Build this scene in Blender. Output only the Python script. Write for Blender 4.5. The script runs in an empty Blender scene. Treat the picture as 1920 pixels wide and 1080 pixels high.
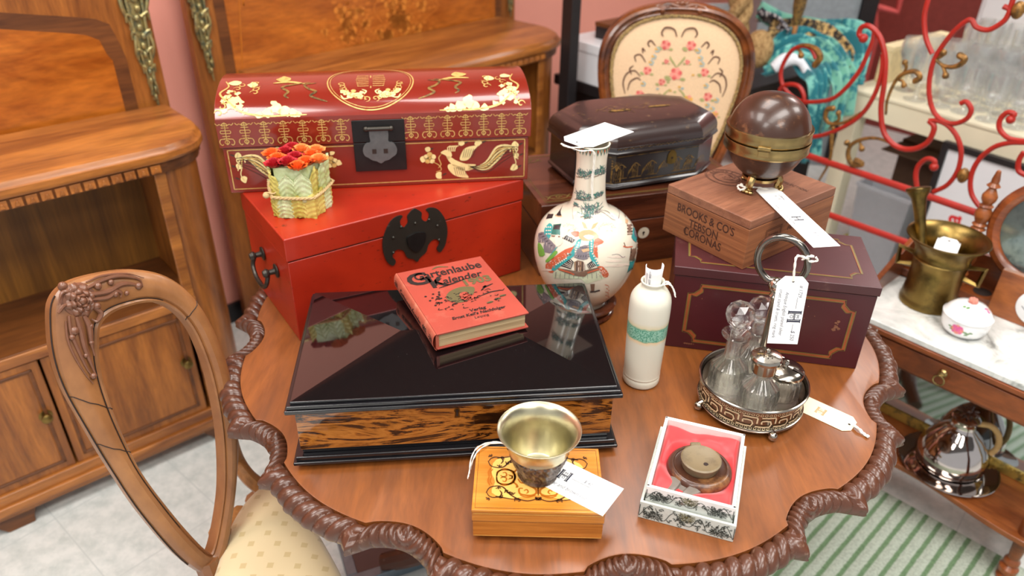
import bpy, math, random, bmesh
from math import sin, cos, pi, radians as R_, sqrt, atan2, hypot
from mathutils import Vector as V, Matrix
random.seed(11)
S = bpy.context.scene
C = S.collection
# ------------------------------------------------------------------ camera
FPX, PITCH, ROLL, CZ = 1437.4, R_(31.30), R_(0.942), 1.60
_F = V((0, cos(PITCH), -sin(PITCH))); _U0 = V((0, sin(PITCH), cos(PITCH))); _R0 = V((1, 0, 0))
_R = cos(ROLL)*_R0 + sin(ROLL)*_U0; _U = -sin(ROLL)*_R0 + cos(ROLL)*_U0; _C = V((0, 0, CZ))
def ray(u, v): return _F + _R*((u-960)/FPX) + _U*((540-v)/FPX)
def P(u, v, z): d = ray(u, v); return _C + d*((z-CZ)/d.z)          # photo point on a level surface
def PP(u, v, p0, n): d = ray(u, v); return _C + d*((V(p0)-_C).dot(n)/d.dot(n))   # on any plane
cam = bpy.data.cameras.new('camera'); co = bpy.data.objects.new('camera', cam); C.objects.link(co)
cam.sensor_width = 36; cam.lens = 36*FPX/1920
M4 = Matrix.Identity(4)
for i in range(3): M4[i][0] = _R[i]; M4[i][1] = _U[i]; M4[i][2] = -_F[i]; M4[i][3] = _C[i]
co.matrix_world = M4
cam.dof.use_dof = True; cam.dof.focus_distance = 1.2; cam.dof.aperture_fstop = 3.2
cam.clip_start = .02
S.camera = co
S.view_settings.view_transform = 'Standard'; S.view_settings.look = 'None'; S.view_settings.gamma = 1
S.view_settings.exposure = -0.04
# ------------------------------------------------------------------ materials
def L1(x): x /= 255.; return x/12.92 if x <= .04045 else ((x+.055)/1.055)**2.4
def col(r, g, b): return (L1(r), L1(g), L1(b), 1)
MATS = {}
def new(name):
    m = bpy.data.materials.new(name); m.use_nodes = True; nt = m.node_tree
    return m, nt, nt.nodes['Principled BSDF']
def nd(nt, t, **kw):
    n = nt.nodes.new(t)
    for k, v in kw.items():
        if k in n.inputs: n.inputs[k].default_value = v
        else: setattr(n, k, v)
    return n
def coords(nt, scale=(1, 1, 1), rot=(0, 0, 0)):
    tc = nt.nodes.new('ShaderNodeTexCoord'); mp = nt.nodes.new('ShaderNodeMapping')
    mp.inputs['Scale'].default_value = scale; mp.inputs['Rotation'].default_value = rot
    nt.links.new(tc.outputs['Object'], mp.inputs[0]); return mp.outputs[0]
def ramp(nt, fac, stops):
    r = nt.nodes.new('ShaderNodeValToRGB'); e = r.color_ramp.elements
    while len(e) < len(stops): e.new(.5)
    for i, (p, c) in enumerate(stops): e[i].position = p; e[i].color = c
    nt.links.new(fac, r.inputs[0]); return r.outputs[0]
def noise(nt, vec, s, det=4, dist=0, rough=.55):
    n = nd(nt, 'ShaderNodeTexNoise', Scale=s, Detail=det, Distortion=dist, Roughness=rough); nt.links.new(vec, n.inputs['Vector']); return n.outputs['Fac']
def mixc(nt, fac, a, b, mode='MIX'):
    m = nt.nodes.new('ShaderNodeMix'); m.data_type = 'RGBA'; m.blend_type = mode
    for s_, i in ((fac, 0), (a, 6), (b, 7)):
        if hasattr(s_, 'links'): nt.links.new(s_, m.inputs[i])
        else: m.inputs[i].default_value = s_
    return m.outputs[2]
def bump(nt, b, h, st=.3, d=.001):
    n = nd(nt, 'ShaderNodeBump', Strength=st, Distance=d); nt.links.new(h, n.inputs['Height']); nt.links.new(n.outputs[0], b.inputs['Normal'])
def setp(b, rough=.5, metal=0, coat=0, spec=.5, sheen=0, trans=0, ior=1.5, crough=.05):
    b.inputs['Roughness'].default_value = rough; b.inputs['Metallic'].default_value = metal
    b.inputs['Coat Weight'].default_value = coat; b.inputs['Coat Roughness'].default_value = crough
    b.inputs['Specular IOR Level'].default_value = spec; b.inputs['Sheen Weight'].default_value = sheen
    b.inputs['Transmission Weight'].default_value = trans; b.inputs['IOR'].default_value = ior
def plain(name, c, var=.12, s=40, bmp=0, **kw):
    m, nt, b = new(name); setp(b, **kw)
    n = noise(nt, coords(nt), s, 4)
    d = tuple(x*(1-var) for x in c[:3])+(1,); l = tuple(min(1, x*(1+var)) for x in c[:3])+(1,)
    nt.links.new(ramp(nt, n, [(.3, d), (.7, l)]), b.inputs['Base Color'])
    if bmp: bump(nt, b, n, bmp)
    MATS[name] = m; return m
def wood(name, dark, light, scale=(3, 30, 30), s=1.0, dist=.8, rot=(0, 0, 0), lo=.35, hi=.65, bmp=.06, fine=.35, **kw):
    m, nt, b = new(name); setp(b, **kw)
    v = coords(nt, scale, rot); n = noise(nt, v, s, 6, dist, .6)
    c = ramp(nt, n, [(lo, dark), (hi, light)])
    n2 = noise(nt, coords(nt, tuple(x*6 for x in scale), rot), s*1.5, 3, .2)
    c2 = mixc(nt, fine, c, ramp(nt, n2, [(.35, (.35, .35, .35, 1)), (.6, (1, 1, 1, 1))]), 'MULTIPLY')
    nt.links.new(c2, b.inputs['Base Color'])
    if bmp: bump(nt, b, n2, bmp, .0005)
    MATS[name] = m; return m
def worn(name, base, wearc, s=60, lo=.66, hi=.7, var=.15, **kw):
    m, nt, b = new(name); setp(b, **kw); v = coords(nt)
    n = noise(nt, v, 12, 4); d = tuple(x*(1-var) for x in base[:3])+(1,)
    c = ramp(nt, n, [(.3, d), (.7, base)])
    w = ramp(nt, noise(nt, v, s, 6, 0, .7), [(lo, (0, 0, 0, 1)), (hi, (1, 1, 1, 1))])
    nt.links.new(mixc(nt, w, c, wearc), b.inputs['Base Color']); MATS[name] = m; return m
MAHOG = wood('mahogany_top', col(104, 56, 24), col(150, 86, 36), (14, 2.2, 8), 1.1, 1.6, rot=(0, 0, .5), lo=.2, hi=.8, bmp=.02, fine=.25, rough=.36, coat=.2, crough=.18)
CARV = worn('carved_mahogany', col(88, 52, 36), col(150, 122, 104), s=70, lo=.60, hi=.78, rough=.3, coat=.2, crough=.2)
WAL = wood('walnut', col(122, 66, 24), col(186, 116, 50), (1.6, 14, 14), 1.2, .7, rough=.35, coat=.25, crough=.25)
WALV = wood('walnut_upright', col(116, 62, 20), col(176, 106, 42), (14, 14, 1.6), 1.2, .7, rough=.4, coat=.2, crough=.25)
WALD = wood('walnut_dark', col(82, 44, 18), col(128, 74, 32), (1.6, 14, 14), 1.2, .7, rough=.45)
OLIVE = wood('plain_back_board', col(96, 58, 14), col(142, 92, 30), (16, 16, .7), 1.3, .5, rough=.5)
FLAME = wood('flame_veneer', col(140, 66, 10), col(208, 120, 40), (2.0, 2.0, 9), 1.2, 1.8, rot=(.0, .7, 0), lo=.25, hi=.75, rough=.3, coat=.35, crough=.2)
CHW = wood('carved_walnut', col(128, 82, 48), col(166, 114, 68), (5, 5, 3), 1.0, .6, fine=.2,  rough=.36, coat=.25, crough=.2)
CHW2 = wood('sawn_beech', col(150, 98, 50), col(190, 134, 78), (10, 10, 2), 1.2, .5, rough=.5)
DGAP = plain('dark_gap', col(40, 24, 16), rough=.7)
CARVD = plain('carving_dark_wax', col(112, 72, 52), s=70, bmp=.3, rough=.35, coat=.2)  # even darker brown over all of the crest carving
BRASS = plain('brass', col(170, 146, 98), s=60, rough=.27, metal=1)
BRASSD = worn('aged_brass', col(136, 112, 62), col(80, 68, 42), s=22, lo=.5, hi=.75, rough=.33, metal=1)
GILT = worn('gilt_metal', col(200, 168, 84), col(96, 92, 64), s=50, lo=.5, hi=.65, rough=.35, metal=.85)
ORMO = worn('ormolu', col(184, 168, 112), col(112, 118, 96), s=60, lo=.45, hi=.62, rough=.4, metal=.7)
IRON = plain('dark_iron', col(52, 50, 50), rough=.38, metal=.8)
STEEL = worn('old_steel', col(70, 66, 60), col(110, 104, 96), s=50, rough=.35, metal=.7)
SILV = plain('tarnished_silver', col(176, 168, 156), s=40, rough=.16, metal=1)
SILVW = worn('warm_silver', col(214, 206, 188), col(176, 162, 140), s=20, lo=.5, hi=.7, rough=.3, metal=1)
SILVD = plain('silver_recess', col(46, 40, 36), rough=.5, metal=.5)
CUPM = plain('cup_metal', col(196, 190, 162), s=25, rough=.3, metal=1)
CUPD = worn('cup_relief_metal', col(132, 120, 112), col(62, 50, 46), s=90, lo=.4, hi=.6, rough=.35, metal=.8)
# distressed red trunk paint
m, nt, b = new('distressed_red_paint'); setp(b, rough=.36, coat=.12, crough=.2); MATS['red'] = m
v = coords(nt); c1 = ramp(nt, noise(nt, v, 5, 4, .4), [(.3, col(146, 30, 12)), (.7, col(180, 44, 18))])
sp = ramp(nt, noise(nt, coords(nt, (45, 45, 150)), 1, 5, 0, .7), [(.62, (0, 0, 0, 1)), (.68, (1, 1, 1, 1))])
nt.links.new(mixc(nt, sp, c1, col(92, 22, 10)), b.inputs['Base Color']); REDP = m
DRAG = worn('chinese_red_lacquer', col(128, 36, 22), col(120, 40, 30), s=30, lo=.7, hi=.75, rough=.22, coat=.6, crough=.08)
GOLD = worn('gold_paint', col(222, 186, 110), col(186, 132, 60), s=120, lo=.5, hi=.66, rough=.4, metal=.25)
GOLDP = plain('pale_gold_paint', col(236, 214, 150), rough=.42, metal=.15)
GOLDD = worn('dull_gold_paint', col(150, 116, 60), col(60, 48, 34), s=90, lo=.45, hi=.6, rough=.4, metal=.2)
INKD = plain('dark_ink_paint', col(58, 46, 34), rough=.4)
MARO = worn('maroon_paint', col(72, 20, 28), col(120, 80, 66), s=90, lo=.70, hi=.76, rough=.4, coat=.08, crough=.2)
MAROT = worn('maroon_paint_rubbed', col(72, 30, 34), col(112, 80, 72), s=26, lo=.6, hi=.9, rough=.4, coat=.15, crough=.22)
ORNG = plain('orange_line_paint', col(150, 76, 40), rough=.4); OLVL = plain('olive_line_paint', col(110, 96, 48), rough=.4)
CIG = wood('cigar_box_cedar', col(120, 70, 42), col(158, 100, 62), (2, 2, 110), 1.2, .5, rough=.5, bmp=.2)
CIGT = wood('cigar_box_lid', col(120, 76, 56), col(150, 100, 74), (3, 30, 60), 1.2, .5, rough=.45, bmp=.1)
BURN = plain('burnt_lettering', col(62, 32, 22), rough=.6)
ROSE = wood('rosewood', col(54, 24, 14), col(104, 54, 32), (2, 24, 24), 1.2, .8, rough=.25, coat=.5, crough=.1)
LAQ = worn('black_lacquer', col(40, 35, 36), col(84, 66, 50), s=120, lo=.66, hi=.72, rough=.24, coat=.5, crough=.12)
LAQT = worn('brown_lacquer_top', col(48, 34, 32), col(104, 82, 60), s=60, lo=.60, hi=.72, rough=.3, coat=.5, crough=.1)
# ebony mirror-polished black with dust
m, nt, b = new('polished_ebony'); setp(b, rough=.06, coat=1, crough=.015, spec=.7); v = coords(nt)
du = ramp(nt, noise(nt, v, 420, 3, 0, .7), [(.70, (0, 0, 0, 1)), (.78, (1, 1, 1, 1))])
nt.links.new(mixc(nt, du, col(13, 9, 10), col(110, 104, 100)), b.inputs['Base Color']); EBON = m
BLK = plain('black_moulding', col(20, 19, 22), rough=.2, coat=.6, crough=.1)
m, nt, b = new('macassar_veneer'); setp(b, rough=.12, coat=.8, crough=.03)
v = coords(nt, (5, 30, 34)); n1 = noise(nt, v, 1.0, 9, 2.2, .62)
nt.links.new(ramp(nt, n1, [(.36, col(26, 15, 9)), (.43, col(62, 34, 14)), (.46, col(150, 90, 32)), (.52, col(182, 116, 48)), (.56, col(150, 86, 30)), (.59, col(46, 26, 14)), (.64, col(30, 18, 12)), (.67, col(160, 98, 38)), (.75, col(170, 106, 42))]), b.inputs['Base Color']); MACA = m
HONEY = wood('honey_satinwood', col(196, 120, 36), col(224, 150, 62), (2, 30, 30), 1.1, .5, rough=.25, coat=.5, crough=.12, fine=.2)
HONEYS = wood('satinwood_side', col(168, 96, 30), col(214, 136, 56), (3, 60, 70), 1.1, .4, rough=.3, coat=.4, fine=.3)
INLL = plain('light_inlay', col(242, 196, 104), rough=.25, coat=.4); INLB = plain('brown_inlay', col(184, 104, 28), rough=.25, coat=.4); INLD = plain('dark_inlay', col(84, 50, 30), rough=.25, coat=.4)
BOOKC = worn('book_cloth_red', col(164, 64, 48), col(168, 96, 76), s=30, lo=.55, hi=.85, rough=.6)
BOOKS_ = worn('book_spine_cloth', col(176, 86, 64), col(192, 124, 98), s=40, lo=.5, hi=.8, rough=.65)
PAGES = wood('page_edges', col(150, 122, 84), col(206, 180, 138), (3, 3, 500), 1, .1, rough=.8)
BINK = plain('black_ink', col(34, 24, 22), rough=.5); OLVI = plain('olive_ink', col(92, 84, 52), rough=.5)
PORC = plain('cream_porcelain', col(220, 211, 192), var=.05, s=14, rough=.12, coat=.5, crough=.04)
WPOR = plain('white_porcelain', col(240, 240, 240), var=.02, s=14, rough=.08, coat=.6, crough=.03)
m, nt, b = new('celadon_crackle_glaze'); setp(b, rough=.3, coat=.3, crough=.15); BOTM = m
tc = nt.nodes.new('ShaderNodeTexCoord'); sx = nt.nodes.new('ShaderNodeSeparateXYZ'); nt.links.new(tc.outputs['Object'], sx.inputs[0])
nz = noise(nt, tc.outputs['Object'], 60, 3); ma = nd(nt, 'ShaderNodeMath', operation='MULTIPLY_ADD'); nt.links.new(nz, ma.inputs[0]); ma.inputs[1].default_value = .008; nt.links.new(sx.outputs[2], ma.inputs[2])
mr = nd(nt, 'ShaderNodeMath', operation='DIVIDE'); nt.links.new(ma.outputs[0], mr.inputs[0]); mr.inputs[1].default_value = .2
cr = col(216, 214, 198)
base = ramp(nt, mr.outputs[0], [(.50, cr), (.535, col(226, 200, 160)), (.55, col(96, 160, 134)), (.66, col(92, 158, 132)), (.68, col(214, 204, 170)), (.72, cr)])
spk = ramp(nt, noise(nt, tc.outputs['Object'], 420, 3), [(.42, col(150, 196, 176)), (.6, col(70, 140, 116))])
gate = ramp(nt, mr.outputs[0], [(.54, (0, 0, 0, 1)), (.555, (1, 1, 1, 1)), (.65, (1, 1, 1, 1)), (.67, (0, 0, 0, 1))])
nt.links.new(mixc(nt, gate, base, spk), b.inputs['Base Color'])
PAPER = plain('white_card', col(244, 244, 242), var=.01, rough=.75); OLDP = plain('aged_card', col(236, 224, 196), var=.05, s=20, rough=.8)
STR = plain('white_string', col(232, 228, 218), rough=.9); TWINE = plain('raffia_twine', col(196, 168, 120), rough=.9, s=300)
INK = plain('navy_print', col(40, 42, 62), rough=.6); INKG = plain('grey_handwriting', col(110, 112, 124), rough=.6); INKO = plain('faded_orange_print', col(216, 170, 120), rough=.7)
LEAFM = worn('waxed_green_leaf', col(190, 200, 130), col(206, 216, 172), s=26, lo=.4, hi=.62, var=.35, rough=.45, coat=.2)
LEAFY = worn('waxed_yellow_leaf', col(190, 176, 76), col(214, 196, 110), s=30, lo=.4, hi=.62, var=.3, rough=.45, coat=.2)
PETR = plain('crimson_petal', col(190, 36, 48), s=60, rough=.5); PETO = plain('orange_petal', col(236, 112, 44), s=60, rough=.5); PETP = plain('peach_petal', col(238, 150, 80), s=60, rough=.5)
m, nt, b = new('clear_glass'); setp(b, rough=.02, trans=1, ior=1.47); b.inputs['Base Color'].default_value = (.98, .99, .985, 1); GLASS = m
def thin_glass(name, mixin, cut):   # cut: share of white diffuse mixed in to imitate sparkle on the facets
    m = bpy.data.materials.new(name); m.use_nodes = True; nt = m.node_tree; out = nt.nodes['Material Output']; pb = nt.nodes['Principled BSDF']
    setp(pb, rough=.03, trans=1, ior=1.45); pb.inputs['Base Color'].default_value = (.98, .99, .985, 1)
    tr = nt.nodes.new('ShaderNodeBsdfTransparent'); tr.inputs[0].default_value = (.99, .995, .99, 1)
    gl = nt.nodes.new('ShaderNodeBsdfGlossy'); gl.inputs['Roughness'].default_value = .06
    lw = nt.nodes.new('ShaderNodeLayerWeight'); lw.inputs[0].default_value = .35
    mp = nt.nodes.new('ShaderNodeMapRange'); nt.links.new(lw.outputs['Facing'], mp.inputs[0]); mp.inputs[3].default_value = .06; mp.inputs[4].default_value = .55
    m1 = nt.nodes.new('ShaderNodeMixShader'); nt.links.new(mp.outputs[0], m1.inputs[0]); nt.links.new(tr.outputs[0], m1.inputs[1]); nt.links.new(gl.outputs[0], m1.inputs[2])
    m2 = nt.nodes.new('ShaderNodeMixShader'); m2.inputs[0].default_value = mixin; nt.links.new(m1.outputs[0], m2.inputs[1]); nt.links.new(pb.outputs[0], m2.inputs[2])
    df = nt.nodes.new('ShaderNodeBsdfTranslucent'); df.inputs[0].default_value = (.96, .98, .98, 1); d2 = nt.nodes.new('ShaderNodeBsdfDiffuse'); d2.inputs[0].default_value = (.92, .94, .94, 1)
    md = nt.nodes.new('ShaderNodeMixShader'); md.inputs[0].default_value = .5; nt.links.new(df.outputs[0], md.inputs[1]); nt.links.new(d2.outputs[0], md.inputs[2])
    m3 = nt.nodes.new('ShaderNodeMixShader'); m3.inputs[0].default_value = cut; nt.links.new(m2.outputs[0], m3.inputs[1]); nt.links.new(md.outputs[0], m3.inputs[2])
    nt.links.new(m3.outputs[0], out.inputs[0]); return m
CRYS = thin_glass('crystal_glass_clear', .15, .09); CUTG = thin_glass('cut_glass', .55, .0)
SILK = plain('red_silk', col(204, 44, 48), var=.08, s=12, rough=.42, sheen=.4)
BROC = plain('silver_brocade_cloth', col(204, 208, 200), var=.06, s=200, bmp=.2, rough=.5); BROI = plain('brocade_dark_thread', col(62, 70, 66), rough=.5); BROY = plain('brocade_olive_thread', col(112, 106, 66), rough=.5)
CARD = plain('white_box_lining', col(232, 226, 222), rough=.7, s=25)
LAMPS = worn('burnished_clay', col(72, 42, 28), col(150, 104, 62), s=26, lo=.5, hi=.7, rough=.35, coat=.2)
LAMPT = worn('worn_clay_top', col(128, 112, 84), col(92, 78, 58), s=40, lo=.45, hi=.7, rough=.45)
COCO = worn('polished_coconut', col(62, 36, 24), col(124, 82, 52), s=30, lo=.56, hi=.72, rough=.32, coat=.25, crough=.12)
FELT = plain('navy_knob', col(24, 30, 60), rough=.3)
# ------------------------------------------------------------------ mesh building
def cat_rom(pts, k=6, closed=False):
    pts = [V(p) for p in pts]; n = len(pts); out = []
    if n < 3 and not closed: return [pts[0].lerp(pts[-1], i/k) for i in range(k+1)]
    rng = n if closed else n-1
    for i in range(rng):
        p1, p2 = pts[i], pts[(i+1) % n]
        p0 = pts[i-1] if (closed or i > 0) else p1*2-p2
        p3 = pts[(i+2) % n] if (closed or i+2 < n) else p2*2-p1
        for j in range(k):
            t = j/k; out.append(.5*((2*p1)+(p2-p0)*t+(2*p0-5*p1+4*p2-p3)*t*t+(3*p1-p0-3*p2+p3)*t**3))
    if not closed: out.append(pts[-1])
    return out
class MB:
    def __init__(s): s.v = []; s.f = []; s.m = []
    def add(s, vs, fs, mat=0, M=None):
        o = len(s.v)
        s.v += [tuple(M @ V(p)) if M is not None else tuple(p) for p in vs]
        s.f += [tuple(o+i for i in f) for f in fs]; s.m += [mat]*len(fs); return s
    def box(s, x0, x1, y0, y1, z0, z1, mat=0, M=None, tx=0, ty=0):   # tx, ty: how much the top draws in
        vs = [(x0, y0, z0), (x1, y0, z0), (x1, y1, z0), (x0, y1, z0), (x0+tx, y0+ty, z1), (x1-tx, y0+ty, z1), (x1-tx, y1-ty, z1), (x0+tx, y1-ty, z1)]
        return s.add(vs, [(3, 2, 1, 0), (4, 5, 6, 7), (0, 1, 5, 4), (1, 2, 6, 5), (2, 3, 7, 6), (3, 0, 4, 7)], mat, M)
    def loft(s, rings, mat=0, caps=(True, True), closed=False, wrap=True, M=None):
        n = len(rings[0]); vs = [p for r in rings for p in r]; fs = []; k = len(rings)
        for i in range(k if closed else k-1):
            a, b = i*n, ((i+1) % k)*n
            for j in range(n if wrap else n-1): fs.append((a+j, a+(j+1) % n, b+(j+1) % n, b+j))
        if not closed and wrap:
            if caps[0]: fs.append(tuple(reversed(range(n))))
            if caps[1]: fs.append(tuple((k-1)*n+j for j in range(n)))
        return s.add(vs, fs, mat, M)
    def prism(s, pts, z0, z1, mat=0, M=None, shrink=None):
        p1 = shrink or pts
        return s.loft([[(p[0], p[1], z0) for p in pts], [(p[0], p[1], z1) for p in p1]], mat, M=M)
    def lathe(s, prof, n=48, mat=0, M=None, rf=None, caps=(True, True)):
        rings = []
        for (r, z) in prof: rings.append([(r*(rf(2*pi*j/n, z) if rf else 1)*cos(2*pi*j/n), r*(rf(2*pi*j/n, z) if rf else 1)*sin(2*pi*j/n), z) for j in range(n)])
        return s.loft(rings, mat, caps, M=M)
    def tube(s, pts, r, n=8, mat=0, closed=False, smooth=0, M=None, flat=1.0):
        if smooth: pts = cat_rom(pts, smooth, closed)
        pts = [V(p) for p in pts]; k = len(pts); rings = []; up = None
        for i, p in enumerate(pts):
            a = pts[i-1] if (closed or i > 0) else p; b = pts[(i+1) % k] if (closed or i < k-1) else p
            t = (b-a); t = t.normalized() if t.length > 1e-9 else V((0, 0, 1))
            if up is None: up = V((0, 0, 1)) if abs(t.z) < .9 else V((1, 0, 0))
            sd = t.cross(up).normalized(); up = sd.cross(t).normalized()
            rr = r(i/max(1, k-1)) if callable(r) else r
            rings.append([p+sd*rr*cos(2*pi*j/n)+up*rr*flat*sin(2*pi*j/n) for j in range(n)])
        return s.loft(rings, mat, closed=closed, M=M)
    def ball(s, c, r, mat=0, n=16, m=10, M=None, rf=None):
        if not hasattr(r, '__len__'): r = (r, r, r)
        rings = []
        for i in range(m+1):
            a = pi*(i+.02)/(m+.04)-pi/2
            rings.append([(c[0]+r[0]*cos(a)*cos(2*pi*j/n), c[1]+r[1]*cos(a)*sin(2*pi*j/n), c[2]+r[2]*sin(a)) for j in range(n)])
        return s.loft(rings, mat, M=M)
    def grid(s, fn, nu, nv, mat=0, wu=False, wv=False, M=None):
        vs = [fn(i/nu, j/nv) for i in range(nu+(0 if wu else 1)) for j in range(nv+(0 if wv else 1))]
        K = nv+(0 if wv else 1); I = nu+(0 if wu else 1); fs = []
        for i in range(nu):
            for j in range(nv):
                a, b = i*K, ((i+1) % I)*K; fs.append((a+j, a+(j+1) % K, b+(j+1) % K, b+j))
        return s.add(vs, fs, mat, M)
    def stroke(s, pts, w, mp, mat=0, smooth=5, closed=False):
        pts = [(p[0], p[1], 0) for p in pts]
        q = cat_rom(pts, smooth, closed) if smooth else [V(p) for p in pts]
        k = len(q); vs = []
        for i, p in enumerate(q):
            a = q[i-1] if (closed or i > 0) else p; b = q[(i+1) % k] if (closed or i < k-1) else p
            t = b-a
            if t.length < 1e-9: t = V((1, 0, 0))
            t.normalize(); ww = (w(i/(k-1)) if callable(w) else w)/2; nx = V((-t.y, t.x, 0))*ww
            vs += [mp(p.x+nx.x, p.y+nx.y), mp(p.x-nx.x, p.y-nx.y)]
        fs = [(2*i, 2*i+1, 2*((i+1) % k)+1, 2*((i+1) % k)) for i in range(k if closed else k-1)]
        return s.add(vs, fs, mat)
    def poly(s, pts, mp, mat=0, smooth=0, rings=1):
        q = cat_rom([(p[0], p[1], 0) for p in pts], smooth, True) if smooth else [V((p[0], p[1], 0)) for p in pts]
        k = len(q); c = sum(q, V((0, 0, 0)))/k; vs = [mp(c.x, c.y)]; fs = []
        for r in range(1, rings+1):
            vs += [mp(*(c.lerp(p, r/rings)).xy) for p in q]
        fs = [(0, 1+i, 1+(i+1) % k) for i in range(k)]
        for r in range(1, rings):
            o = 1+(r-1)*k; fs += [(o+i, o+k+i, o+k+(i+1) % k, o+(i+1) % k) for i in range(k)]
        return s.add(vs, fs, mat)
    def dot(s, x, y, r, mp, mat=0, ry=None, n=10, rings=1):
        ry = ry or r; return s.poly([(x+r*cos(2*pi*i/n), y+ry*sin(2*pi*i/n)) for i in range(n)], mp, mat, 0, rings)
    def text(s, txt, size, x, y, mp, mat=0, align='CENTER', shear=0, sx=1.0, rot=0, bold=0):
        c = bpy.data.curves.new('t', 'FONT'); c.body = txt; c.size = size; c.align_x = align; c.align_y = 'CENTER'; c.shear = shear; c.resolution_u = 3; c.offset = bold
        o = bpy.data.objects.new('t', c); C.objects.link(o); bpy.context.view_layer.update()
        me = o.evaluated_get(bpy.context.evaluated_depsgraph_get()).to_mesh()
        cs, sn = cos(rot), sin(rot)
        vs = [mp(x+p.co.x*sx*cs-p.co.y*sn, y+p.co.x*sx*sn+p.co.y*cs) for p in me.vertices]
        fs = [tuple(f.vertices) for f in me.polygons]
        s.add(vs, fs, mat); bpy.data.objects.remove(o); bpy.data.curves.remove(c); return s
    def build(s, name, mats, parent=None, bevel=0, ang=35, recalc=True, loc=None, bseg=2):
        me = bpy.data.meshes.new(name); me.from_pydata(s.v, [], s.f)
        mats = mats if isinstance(mats, (list, tuple)) else [mats]
        for m in mats: me.materials.append(m)
        me.polygons.foreach_set('material_index', s.m); me.polygons.foreach_set('use_smooth', [True]*len(s.f))
        if recalc:
            bm = bmesh.new(); bm.from_mesh(me); bmesh.ops.recalc_face_normals(bm, faces=bm.faces); bm.to_mesh(me); bm.free()
        me.set_sharp_from_angle(angle=R_(ang)); me.update()
        o = bpy.data.objects.new(name, me); C.objects.link(o)
        if parent: o.parent = parent
        if loc: o.location = loc
        if bevel:
            b = o.modifiers.new('bevel', 'BEVEL'); b.width = bevel; b.segments = bseg; b.limit_method = 'ANGLE'; b.angle_limit = R_(40); b.harden_normals = True
        return o
def plane(o, ux, uy, off=.0004):
    o, ux, uy = V(o), V(ux).normalized(), V(uy).normalized(); n = ux.cross(uy)*off
    return lambda u, v: o+ux*u+uy*v+n
def thing(name, label, cat, loc=(0, 0, 0), rz=0, group=None):
    o = bpy.data.objects.new(name, None); C.objects.link(o); o.empty_display_size = .05
    o.location = loc; o.rotation_euler = (0, 0, R_(rz)); o['label'] = label; o['category'] = cat
    if group: o['group'] = group
    return o
def tag(o, label, cat, group=None):
    o['label'] = label; o['category'] = cat
    if group: o['group'] = group
    return o
def struct(o): o['kind'] = 'structure'; return o
def lab(o, l): o['label'] = l; return o
def spiral(cx, cy, r0, r1, a0, turns, n=18):
    return [(cx+(r0+(r1-r0)*i/n)*cos(a0+turns*2*pi*i/n), cy+(r0+(r1-r0)*i/n)*sin(a0+turns*2*pi*i/n)) for i in range(n+1)]
def taper(w, e=.25): return lambda t: w*(e+(1-e)*sin(pi*min(1, max(0, t)))**.6)
def rotpts(pts, a, cx=0, cy=0, s=1, mx=1): return [(cx+s*(mx*p[0]*cos(a)-p[1]*sin(a)), cy+s*(mx*p[0]*sin(a)+p[1]*cos(a))) for p in pts]
def blob(cx, cy, r, n=9, j=.25, rnd=random): return [(cx+r*(1+rnd.uniform(-j, j))*cos(2*pi*i/n), cy+r*(1+rnd.uniform(-j, j))*sin(2*pi*i/n)) for i in range(n)]
def flower(mb, x, y, r, mp, mats, n=5):
    for k in range(n):
        a = 2*pi*k/n+.3; mb.dot(x+r*.6*cos(a), y+r*.6*sin(a), r*.48, mp, mats[k % len(mats)], n=8)
    mb.dot(x, y, r*.4, mp, mats[-1], n=8)
TZ = .75
# ------------------------------------------------------------------ TABLE
TC = (.092, 1.272)
def notch(phi):      # angle from the nearest notch, in degrees
    d = (math.degrees(phi)-276.6+15) % 30-15; return d
def rin(phi):
    d = abs(notch(phi)); R = .594
    if d < 5.6: return R-.004-.022*(cos(d/5.6*pi/2))**.8
    return R+.009*sin((d-5.6)/9.4*pi/2)
def rout(phi):
    d = abs(notch(phi)); R = .622
    if d < 4.2: return R-.030+.016*(d/4.2)**2
    if d < 6.2: return R-.014+.030*(d-4.2)/2.0
    if d < 7.6: return R+.016-.014*(d-6.2)/1.4
    return R+.002+.009*sin((d-7.6)/7.4*pi/2)
table = thing('scalloped_table', 'round reddish mahogany table with carved scalloped gadrooned edge, carrying the boxes', 'table', (TC[0], TC[1], 0))
NN = 720
mb = MB(); pts = [((rin(2*pi*i/NN)+.002)*cos(2*pi*i/NN), (rin(2*pi*i/NN)+.002)*sin(2*pi*i/NN)) for i in range(NN)]
mb.loft([[(p[0]*.98, p[1]*.98, .722) for p in pts], [(p[0], p[1], .728) for p in pts], [(p[0], p[1], .7496) for p in pts], [(p[0]*.997, p[1]*.997, .75) for p in pts]])
mb.build('tabletop', MAHOG, table, ang=30)
def rimf(u, v):
    phi = u*2*pi; d = notch(phi); a = rin(phi); b = rout(phi); t = v*pi*1.25-.12*pi
    b += .007; cr, cz = (a+b)/2, .733; hr = (b-a)/2; hz = .0185
    arc = phi*.6; inn = abs(d) < 5.6
    if inn:
        q = hypot(d*.0104/.016, (v-.45)/.30); g = (abs(sin(q*5.2+.25*sin(arc*160)))**.6)*.75 if q > .34 else 1.5*sqrt(max(0, 1-(q/.36)**2))
        amp = .0080
    else:
        sgn = 1 if d > 0 else -1
        g = abs(sin((arc*150)+v*3.2))**.45*(1 if int((arc*150+v*3.2)/pi) % 2 else .72); amp = .0092
        e = min(1, (abs(d)-5.6)/1.5); g *= e; g += (1-e)*.7*abs(sin(v*14))
    w = (min(1, v*5)*min(1, (1-v)*9))**.5 if 0 < v < 1 else 0
    r = cr-cos(t)*(hr+amp*(g-.5)*w*.85); z = cz+sin(t)*(hz+amp*(g-.4)*w)
    return (r*cos(phi), r*sin(phi), z)
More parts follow.
